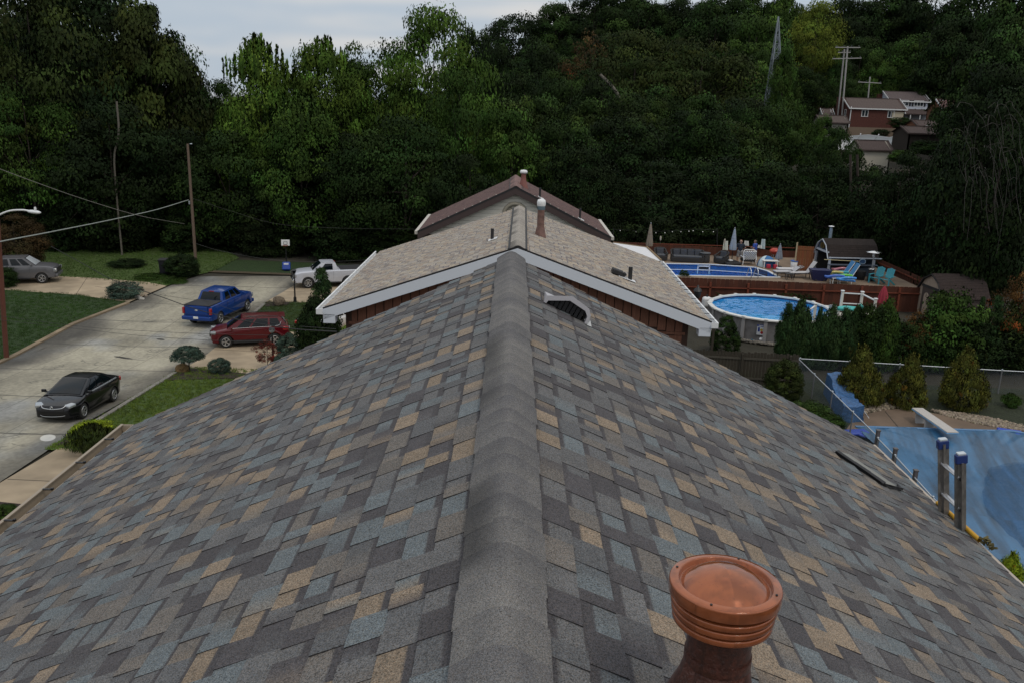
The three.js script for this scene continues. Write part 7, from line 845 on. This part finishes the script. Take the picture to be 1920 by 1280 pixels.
{
  const b = hillHouse('dark red brick ranch house with white windows on the hill', [1591, 237], [1693, 240], -172, 203, 8, brick, brownRoof, 1.9, { windows: [[2.9, 2.55, 1.2, 1.2], [8.0, 2.5, 1.2, 1.2]], gableWindows: [[-2.4, 2.6, 0.8, 1.1], [-5.2, 2.6, 0.8, 1.1]], chimney: [-0.5, -4.6, 1.0, 1.9] });
  part(b, 'downspout', box(0.14, b.H + 0.4, 0.12, 0.1, b.H / 2, 0.1), M.white); part(b, 'cream_panel', box(2.2, 1.4, 0.06, b.L - 1.3, 2.3, 0.02), std([0.5, 0.44, 0.33], 0.8), 'cream panel at the right end of the front'); part(b, 'foundation', box(b.L, 2.0, 0.12, b.L / 2, -1.1, 0.02), std([0.2, 0.15, 0.11], 0.9));
  const w = hillHouse('white two storey house with dark shutters and a porch on the hill', [1667, 219], [1738, 222], -186, 189, 8, std([0.5, 0.54, 0.62], 0.7), std([0.15, 0.115, 0.115], 0.95, { map: T.rough }), 1.9, { windows: [[3.0, 2.9, 1.5, 1.1], [5.9, 2.9, 1.9, 1.1, 3]], shutters: true, chimney: [-0.5, -5, 0.9, 1.2], chimneyMat: brick });
  part(w, 'porch_roof', [quads([[[1.2, 0.75, 2.2], [w.L + 0.4, 0.75, 2.2], [w.L + 0.2, 1.75, 0], [1.2, 1.75, 0]]]), bar([1.2, 0.72, 2.2], [w.L + 0.4, 0.72, 2.2], 0.1, 0.2)], darkRoof); for (const x of [3.6, 5.6, w.L]) part(w, 'porch_post', box(0.16, 3.4, 0.16, x, -0.9, 2.1), M.white); part(w, 'porch_gable', side([[1.0, 0.75], [2.6, 0.75], [1.8, 1.7]], 0.15).translate(0, 0, 2.2), M.white);
  hillHouse('orange brick house with a hipped roof left of the red brick one', [1528, 232], [1592, 232], -190, 205, 8, orangeBrick, std([0.2, 0.095, 0.06], 0.95, { map: T.rough }), 1.5, { hip: 3.5, trim: darkRoof });
  hillHouse('small white gabled house peeping over the trees left of the red brick one', [1545, 226], [1562, 226], -180, 217, 4, M.white, brownRoof, 1.4, { windows: [[1.0, 0.6, 0.7, 0.8]] });
  hillHouse('low grey roofed wing in front of the red brick house', [1540, 236], [1590, 238], -166, 229, 5, std([0.3, 0.28, 0.26], 0.9), brownRoof, 1.2, { trim: darkRoof });
  hillHouse('orange brick house with a white gable at the right of the hill row', [1768, 236], [1832, 240], -160, 208, 7, std([0.2, 0.085, 0.045], 0.9, { map: T.rough }), std([0.16, 0.085, 0.08], 0.95, { map: T.rough }), 2.0, { windows: [[2.0, 1.6, 0.8, 1.2]], chimney: [0.6, -3.5, 0.7, 1.8], chimneyMat: std([0.4, 0.4, 0.42], 0.8) });
  hillHouse('brown roofed open shelter before the right brick house', [1704, 262], [1770, 262], -140, 250, 6, std([0.03, 0.022, 0.018], 0.9), darkRoof, 1.0, { trim: darkRoof });  // near-black wall colour stands in for shade under the open roof
  hillHouse('brown roofed brick annex above the open shelter', [1722, 244], [1774, 246], -150, 236, 5, std([0.18, 0.075, 0.04], 0.9), darkRoof, 0.9, { trim: darkRoof, windows: [[1.6, 0.5, 0.7, 0.6], [3.6, 0.5, 0.7, 0.6]] });
  hillHouse('cream shed with a brown roof below the white fence', [1612, 303], [1668, 305], -138, 280, 5, std([0.5, 0.47, 0.4], 0.85), darkRoof, 1.3, { trim: darkRoof });
  const f = thing('vinyl_fence', 'white panel fence stepping down the hill before the brick house', 'fence'), line = [[1566, 268, 282, -158], [1600, 255, 280, -158], [1628, 253, 276, -156], [1668, 258, 274, -153], [1698, 252, 272, -151], [1704, 238, 270, -147], [1722, 248, 272, -143]];
  for (let i = 0; i < line.length - 1; i++) { const [p, t, b2, z] = line[i], [p2, t2, b3, z2] = line[i + 1], a = atZ(p, t, z), c = atZ(p2, t2, z2), d = atZ(p, b2, z), e = atZ(p2, b3, z2); part(f, 'fence_panel', [quads([[a, c, e, d].map((v) => v.toArray()), [d, e, c, a].map((v) => v.clone().add(V(0, 0, -0.06)).toArray())]), bar(a, c, 0.12, 0.12)], std([0.9, 0.92, 0.94], 0.5)); const n = Math.max(1, Math.round(a.distanceTo(c) / 2.4)); for (let k = 0; k < n; k++) { const q = a.clone().lerp(c, k / n), r = d.clone().lerp(e, k / n); part(f, 'fence_post', [bar(r, q.clone().add(V(0, 0.2, 0)), 0.15), ball(0.12, q.x, q.y + 0.25, q.z)], M.white); } }
  const shrubAt = (px, top, base, z, w, tone, label) => { const p = atZ(px, base, z), t = atZ(px, top, z); plant('bush', 'shrub', 'bush', tone, [p.x, p.y, p.z], t.y - p.y, w / FOCAL * -z, px, label, null, { stem: 'stem', leaves: 'foliage' }); };
  shrubAt(1735, 262, 290, -136, 60, 'dark', 'dark bush below the open brown shelter'); shrubAt(1690, 280, 305, -134, 44, 'mid', 'green bush right of the cream shed'); shrubAt(1688, 219, 240, -166, 42, 'dark', 'round dark bush at the right end of the red brick house'); shrubAt(1652, 242, 256, -164, 30, 'deep', 'dark low bush behind the white fence'); shrubAt(1760, 200, 240, -155, 40, 'dark', 'dark green bush between the two right houses');
}
{ // lattice tower and poles
  const z = -150, steel = std([0.2, 0.23, 0.26], 0.5, { metalness: 0.4 }), top = atZ(1460, 31, z), base = atZ(1452, 215, z), o = thing('lattice_tower', 'steel lattice tower rising out of the wooded hill', 'lattice tower', [base.x, base.y - 4, z]), H = top.y - base.y + 4, w = (y) => mixn(1.75, 0.5, clamp(y / (H * 0.72))) * (y > H * 0.72 ? 1 - (y / H - 0.72) / 0.28 * 0.95 : 1), lx = (y) => (top.x - base.x) * y / H, c = (y, i) => [lx(y) + w(y) * [1, 1, -1, -1][i], y, w(y) * [1, -1, -1, 1][i]], n = 14;
  for (let i = 0; i < 4; i++) part(o, 'leg', Array.from({ length: n }, (_, k) => bar(c(H * k / n, i), c(H * (k + 1) / n, i), 0.15)), steel);
  part(o, 'bracing', Array.from({ length: n }, (_, k) => [0, 1, 2, 3].flatMap((i) => [bar(c(H * k / n, i), c(H * (k + 1) / n, (i + 1) % 4), 0.06), bar(c(H * k / n, (i + 1) % 4), c(H * (k + 1) / n, i), 0.06), bar(c(H * k / n, i), c(H * k / n, (i + 1) % 4), 0.06)])).flat(), steel).userData.kind = 'stuff';
  part(o, 'platform', [box(1.3, 0.15, 1.3, lx(H * 0.66), H * 0.66, 0)], steel);
  const wood = std([0.34, 0.33, 0.32], 0.9), pole = (label, px, t, pb, b, zz, arms, r = 0.2) => { const T3 = atZ(px, t, zz), B3 = atZ(pb, b, zz), q = thing('utility_pole', label, 'utility pole', [B3.x, B3.y - 3, zz]), d = T3.clone().sub(q.position); part(q, 'shaft', bar([0, 0, 0], d, r * 2, r * 2, true), wood); for (const [k, wd, tilt] of arms) { const y = d.y * k, x = d.x * k; part(q, 'crossarm', bar([x - wd, y - tilt, 0.1], [x + wd, y + tilt, 0.1], 0.2, 0.16), wood); for (const s of [-0.9, -0.3, 0.3, 0.9]) part(q, 'insulator', lathe([[0.07, 0], [0.11, 0.12], [0.05, 0.25], [0, 0.28]], 8, x + wd * s, y + tilt * s + 0.1, 0.1), M.pane); } return q; };
  pole('left grey pole of the twin utility poles on the hill', 1584, 92, 1575, 190, -176, [[0.95, 1.2, 0.05]], 0.16); pole('right brown pole of the twin utility poles on the hill', 1590, 87, 1583, 188, -175, [[0.985, 2.4, 0.05], [0.83, 2.8, 0.15]], 0.17); pole('lesser utility pole with one crossarm behind the brick house roof', 1632, 144, 1629, 188, -185, [[0.85, 2.4, -0.05]], 0.14);
}

// ---------------------------------------------------------------- along the street
{
  const b = onGround(360, 486), t = atZ(357.5, 270, b.z), o = thing('utility_pole', 'plain wooden utility pole before the dark left wood', 'utility pole', b.toArray()), d = t.clone().sub(b); part(o, 'shaft', place(new THREE.CylinderGeometry(0.1, 0.14, d.y + 0.2, 14), d.x / 2, d.y / 2 - 0.1, 0), M.poleWood); part(o, 'bracket', rbox(0.12, 0.3, 0.12, 0.02, d.x * 0.5 - 0.16, d.y * 0.5, 0.1), M.galv); part(o, 'pole_top', cyl(0.1, 0.12, 0.06, 12, d.x, d.y + 0.02, 0), M.galv);
  // street lamp on a brown pole that leans out of the left edge
  const p0 = onGround(11, 673), p1 = atZ(-14, 300, p0.z), q = thing('street_lamp', 'street lamp arm and reddish brown pole at the left edge', 'street lamp', p0.toArray()), e = p1.clone().sub(p0), L = (px, py, z = p0.z) => atZ(px, py, z).sub(p0); part(q, 'pole', bar([0, -0.2, 0], e, 0.26, 0.26, true), M.redPole);
  part(q, 'arm', tube([L(-8, 408), L(0, 402), L(18, 395.5), L(40, 394), L(56, 396)], 0.045, 8, 24), M.white); part(q, 'lamp_head', place(new THREE.SphereGeometry(0.3, 20, 12), ...L(63, 397.5).toArray(), 0, 0, -0.1, [1.15, 0.32, 0.6]), std([0.66, 0.68, 0.7], 0.35)); part(q, 'photocell', cyl(0.05, 0.06, 0.14, 10, ...L(65, 391).toArray()), M.white);
  const wire = (label, pts, r, rgb) => single('wire', tube(pts, r, 5, 60), std(rgb, 0.7), label, 'overhead wire');
  const zA = p0.z, zB = b.z, W3 = (l) => l.map(([px, py, z]) => atZ(px, py, z));
  wire('thick pale green grey cable from the left edge up to the utility pole', W3([[-20, 458, zA], [6, 452, zA], [90, 436, mixn(zA, zB, 0.25)], [200, 414, mixn(zA, zB, 0.6)], [290, 394, mixn(zA, zB, 0.85)], [353, 375, zB]]), 0.035, [0.3, 0.33, 0.31]);
  wire('thin grey wire sagging from the left edge towards the wood', W3([[-20, 310, zA], [60, 340, -48], [160, 375, -56], [262, 405, -64], [345, 420, -74]]), 0.02, [0.2, 0.19, 0.17]);
  wire('black service wire hanging over the lawn and the blue pickup', W3([[95, 462, -62], [150, 492, -55], [215, 527, -50], [300, 556, -45], [352, 575, -43], [400, 589, -41], [470, 604, -37], [545, 616, -33], [632, 622, -25]]), 0.022, [0.01, 0.01, 0.011]);
  wire('thin dark wire over the far end of the street', W3([[300, 553, -58], [345, 560, -55], [390, 566, -52], [460, 590, -46], [520, 607, -40], [630, 617, -26]]), 0.01, [0.02, 0.02, 0.02]);
  wire('upper one of two thin wires low over the middle of the street', W3([[-20, 590, zA], [150, 612, -41.5], [260, 620, -39], [390, 626, -36], [520, 629, -30]]), 0.008, [0.03, 0.03, 0.03]);
  wire('lower one of two thin wires low over the middle of the street', W3([[-20, 598, zA], [150, 617, -41], [260, 629, -38], [400, 638, -34.5], [510, 640, -30]]), 0.008, [0.03, 0.03, 0.03]);
  wire('thin wire running right from the utility pole in front of the dark wood', W3([[360, 455, zB], [420, 472, -74], [520, 488, -73], [640, 490, -72], [790, 480, -71]]), 0.01, [0.09, 0.09, 0.09]);
  wire('faint wire from the utility pole down across the dark trees', W3([[360, 372, zB], [430, 395, -75], [520, 420, -74], [640, 428, -73], [790, 430, -72]]), 0.009, [0.07, 0.07, 0.07]);
}
{ // hoop, lamps, bin, stones
  const b = onGround(537, 508), o = thing('basketball_hoop', 'portable basketball hoop with white backboard and blue weighted base', 'basketball hoop', b.toArray(), 0.2), t = atZ(537, 455, b.z).sub(b);
  part(o, 'backboard', rbox(0.68, 0.5, 0.04, 0.015, 0, t.y, 0.12), M.white); part(o, 'target_square', [box(0.3, 0.03, 0.02, 0, t.y + 0.08, 0.145), box(0.3, 0.03, 0.02, 0, t.y - 0.14, 0.145), box(0.03, 0.22, 0.02, -0.14, t.y - 0.03, 0.145), box(0.03, 0.22, 0.02, 0.14, t.y - 0.03, 0.145)], M.black); part(o, 'rim', place(new THREE.TorusGeometry(0.2, 0.015, 6, 20).rotateX(Math.PI / 2), 0, t.y - 0.2, 0.36), std([0.3, 0.06, 0.02], 0.5)); part(o, 'pole', [bar([0, 0.3, -0.3], [0, t.y * 0.8, -0.3], 0.09, 0.09, true), bar([0, t.y * 0.75, -0.3], [0, t.y, 0.1], 0.06)], M.blackMetal);
  const base = part(o, 'base', [rbox(0.68, 0.7, 0.3, 0.1, 0, 0.42, 0.1, -0.35), rbox(0.5, 0.3, 0.5, 0.08, 0, 0.16, -0.1)], std([0.012, 0.05, 0.3], 0.45)); part(base, 'lettering', [0, 1, 2, 3].map((i) => box(0.07, 0.14, 0.02, -0.16 + i * 0.1, 0.62, 0.19, -0.35)), M.white);
  const lampPost = (label, px, base, top, round) => { const p = onGround(px, base), T3 = atZ(px, top, p.z), H = T3.y - p.y, q = thing('lamp_post', label, 'lamp post', p.toArray()); part(q, 'post', [cyl(0.045, 0.06, H * 0.86, 10, 0, H * 0.43, 0), cyl(0.1, 0.12, H * 0.16, 10, 0, H * 0.08, 0)], M.blackMetal); part(q, 'lantern', round ? ball(0.15, 0, H - 0.16, 0) : lathe([[0.06, H * 0.86], [0.14, H * 0.9], [0.17, H * 0.97], [0.14, H * 0.975]], 6), round ? phys([0.25, 0.27, 0.28], 0.2) : M.glass); part(q, 'lantern_cap', lathe(round ? [[0.17, H - 0.12], [0.12, H - 0.02], [0, H]] : [[0.2, H * 0.965], [0.1, H * 0.99], [0.03, H], [0, H + 0.06]], round ? 16 : 6), M.blackMetal); return q; };
  lampPost('black lamp post at the corner of the lawn before the silver pickup', 553, 567, 505, false); lampPost('black lamp post with a round lantern before the dark red car', 512, 678, 614, true);
  const rock = (name, label, px, base, w, h, rgb, seed) => { const p = onGround(px, base), g = new THREE.IcosahedronGeometry(1, 4), v = g.attributes.position; for (let i = 0; i < v.count; i++) { const n = 1 + (fbm(v.getX(i) * 1.3 + seed, v.getY(i) * 1.3 + v.getZ(i), 4) - 0.5) * 0.8; v.setXYZ(i, v.getX(i) * n * w, v.getY(i) * n * h, v.getZ(i) * n * w * 0.8); } g.computeVertexNormals(); single(name, g.translate(p.x, p.y + h * 0.5, p.z), std(rgb, 0.9, { map: T.rough, bumpMap: T.rough, bumpScale: 0.05 }), label, 'rock'); };
  rock('boulder', 'brownish boulder on the lawn corner near the black lamp post', 524, 573, 0.42, 0.4, [0.19, 0.145, 0.1], 3); rock('boulder', 'yellow brown boulder at the kerb by the flat topped little tree', 342, 697, 0.36, 0.32, [0.3, 0.19, 0.08], 6);
  [[258, 560, 0.22], [265, 562, 0.18], [248, 556, 0.15], [272, 556, 0.14]].forEach(([px, py, s], i) => rock('garden_stone', ['large white stone at the driveway corner', 'second white stone beside the large one', 'small stone behind the white ones', 'small tan stone at the kerb end'][i], px, py, s, s * 0.7, i < 2 ? [0.6, 0.57, 0.52] : [0.4, 0.33, 0.26], i + 9));
  const bp = onGround(309, 516), bin = thing('wheelie_bin', 'black wheeled refuse bin beside the round bush', 'bin', bp.toArray(), 0.1); part(bin, 'body', place(new THREE.CylinderGeometry(0.5, 0.42, 1.15, 4).rotateY(Math.PI / 4), 0, 0.65, 0), std([0.008, 0.008, 0.014], 0.6)); part(bin, 'lid', rbox(0.78, 0.09, 0.8, 0.03, 0, 1.27, 0, 0.06), M.black); for (const s of [-1, 1]) part(bin, 'wheel', cyl(0.14, 0.14, 0.08, 16, s * 0.32, 0.14, -0.34, 0, 0, Math.PI / 2), M.rubber);
  const bush = (name, px, top, base, w, kind, tone, label, o2 = {}) => { const p = onGround(px, base), t2 = atZ(px, top, p.z); turn0 += 2.4; return plant(name, o2.category ?? 'shrub', kind, tone, [p.x, p.y - 0.03, p.z], t2.y - p.y, w / FOCAL * p.distanceTo(EYE), turn0, label, null, { stem: 'stem', leaves: 'foliage', ...o2 }); };
  bush('bush', 344, 476, 518, 58, 'ball', 'deep', 'round clipped dark bush at the foot of the utility pole'); bush('tree', 36, 402, 512, 96, 'oak3', 'russet', 'rusty round crowned small tree before the grey pickup', { category: 'tree', stem: 'trunk', leaves: 'crown' }); bush('bush', 8, 500, 538, 44, 'bush', 'dark', 'dark shrub at the left edge by the grey pickup'); bush('bush', 232, 528, 558, 58, 'bush', 'blue', 'blue green shrub with white stones at the driveway corner'); 
  bush('topiary_tree', 355, 647, 697, 50, 'disc', 'blue', 'little flat topped tree on a thin stem in the mulch bed', { category: 'tree', stem: 'trunk', leaves: 'crown' }); bush('bush', 414, 670, 699, 38, 'ball', 'blue', 'round blue green clipped bush in the mulch bed'); 
  bush('bush', 168, 788, 834, 72, 'ball', 'lime', 'bright yellow green clipped bush behind the black sedan'); bush('ornamental_grass', 176, 800, 850, 74, 'tuft', 'olive', 'spiky ornamental grass in front of the bright bush', { category: 'plant' }); bush('bush', 12, 944, 972, 40, 'ball', 'mid', 'small green bush in the bed at the left edge'); bush('bush', 6, 975, 1000, 36, 'bush', 'red', 'low red leaved plant below the small green bush');
  bush('conifer', 606, 498, 655, 92, 'spruce', 'needle', 'dark pointed spruce at the left corner of the second house', { category: 'tree' }); bush('conifer', 590, 560, 668, 80, 'column', 'deep', 'dark conifer in front of the spruce', { category: 'tree' }); bush('small_tree', 502, 632, 690, 52, 'airy', 'red', 'small red leaved maple beside the round lantern', { category: 'tree', stem: 'trunk', leaves: 'crown' }); bush('bush', 545, 624, 672, 46, 'ball', 'blue', 'blue green clipped ball behind the dark red car'); bush('bush', 530, 660, 690, 34, 'ball', 'blue', 'small blue green bush below the clipped ball');
  bush('bush', 240, 486, 500, 60, 'bush', 'deep', 'low dark bush at the edge of the far left lawn'); bush('weeds', 285, 515, 524, 50, 'tuft', 'mid', 'rough bright weeds at the end of the left driveway', { category: 'plant' }); bush('weeds', 330, 523, 530, 40, 'tuft', 'mid', 'rough bright weeds beside the street before the round bush', { category: 'plant' });
}
renderer.render(scene, camera);
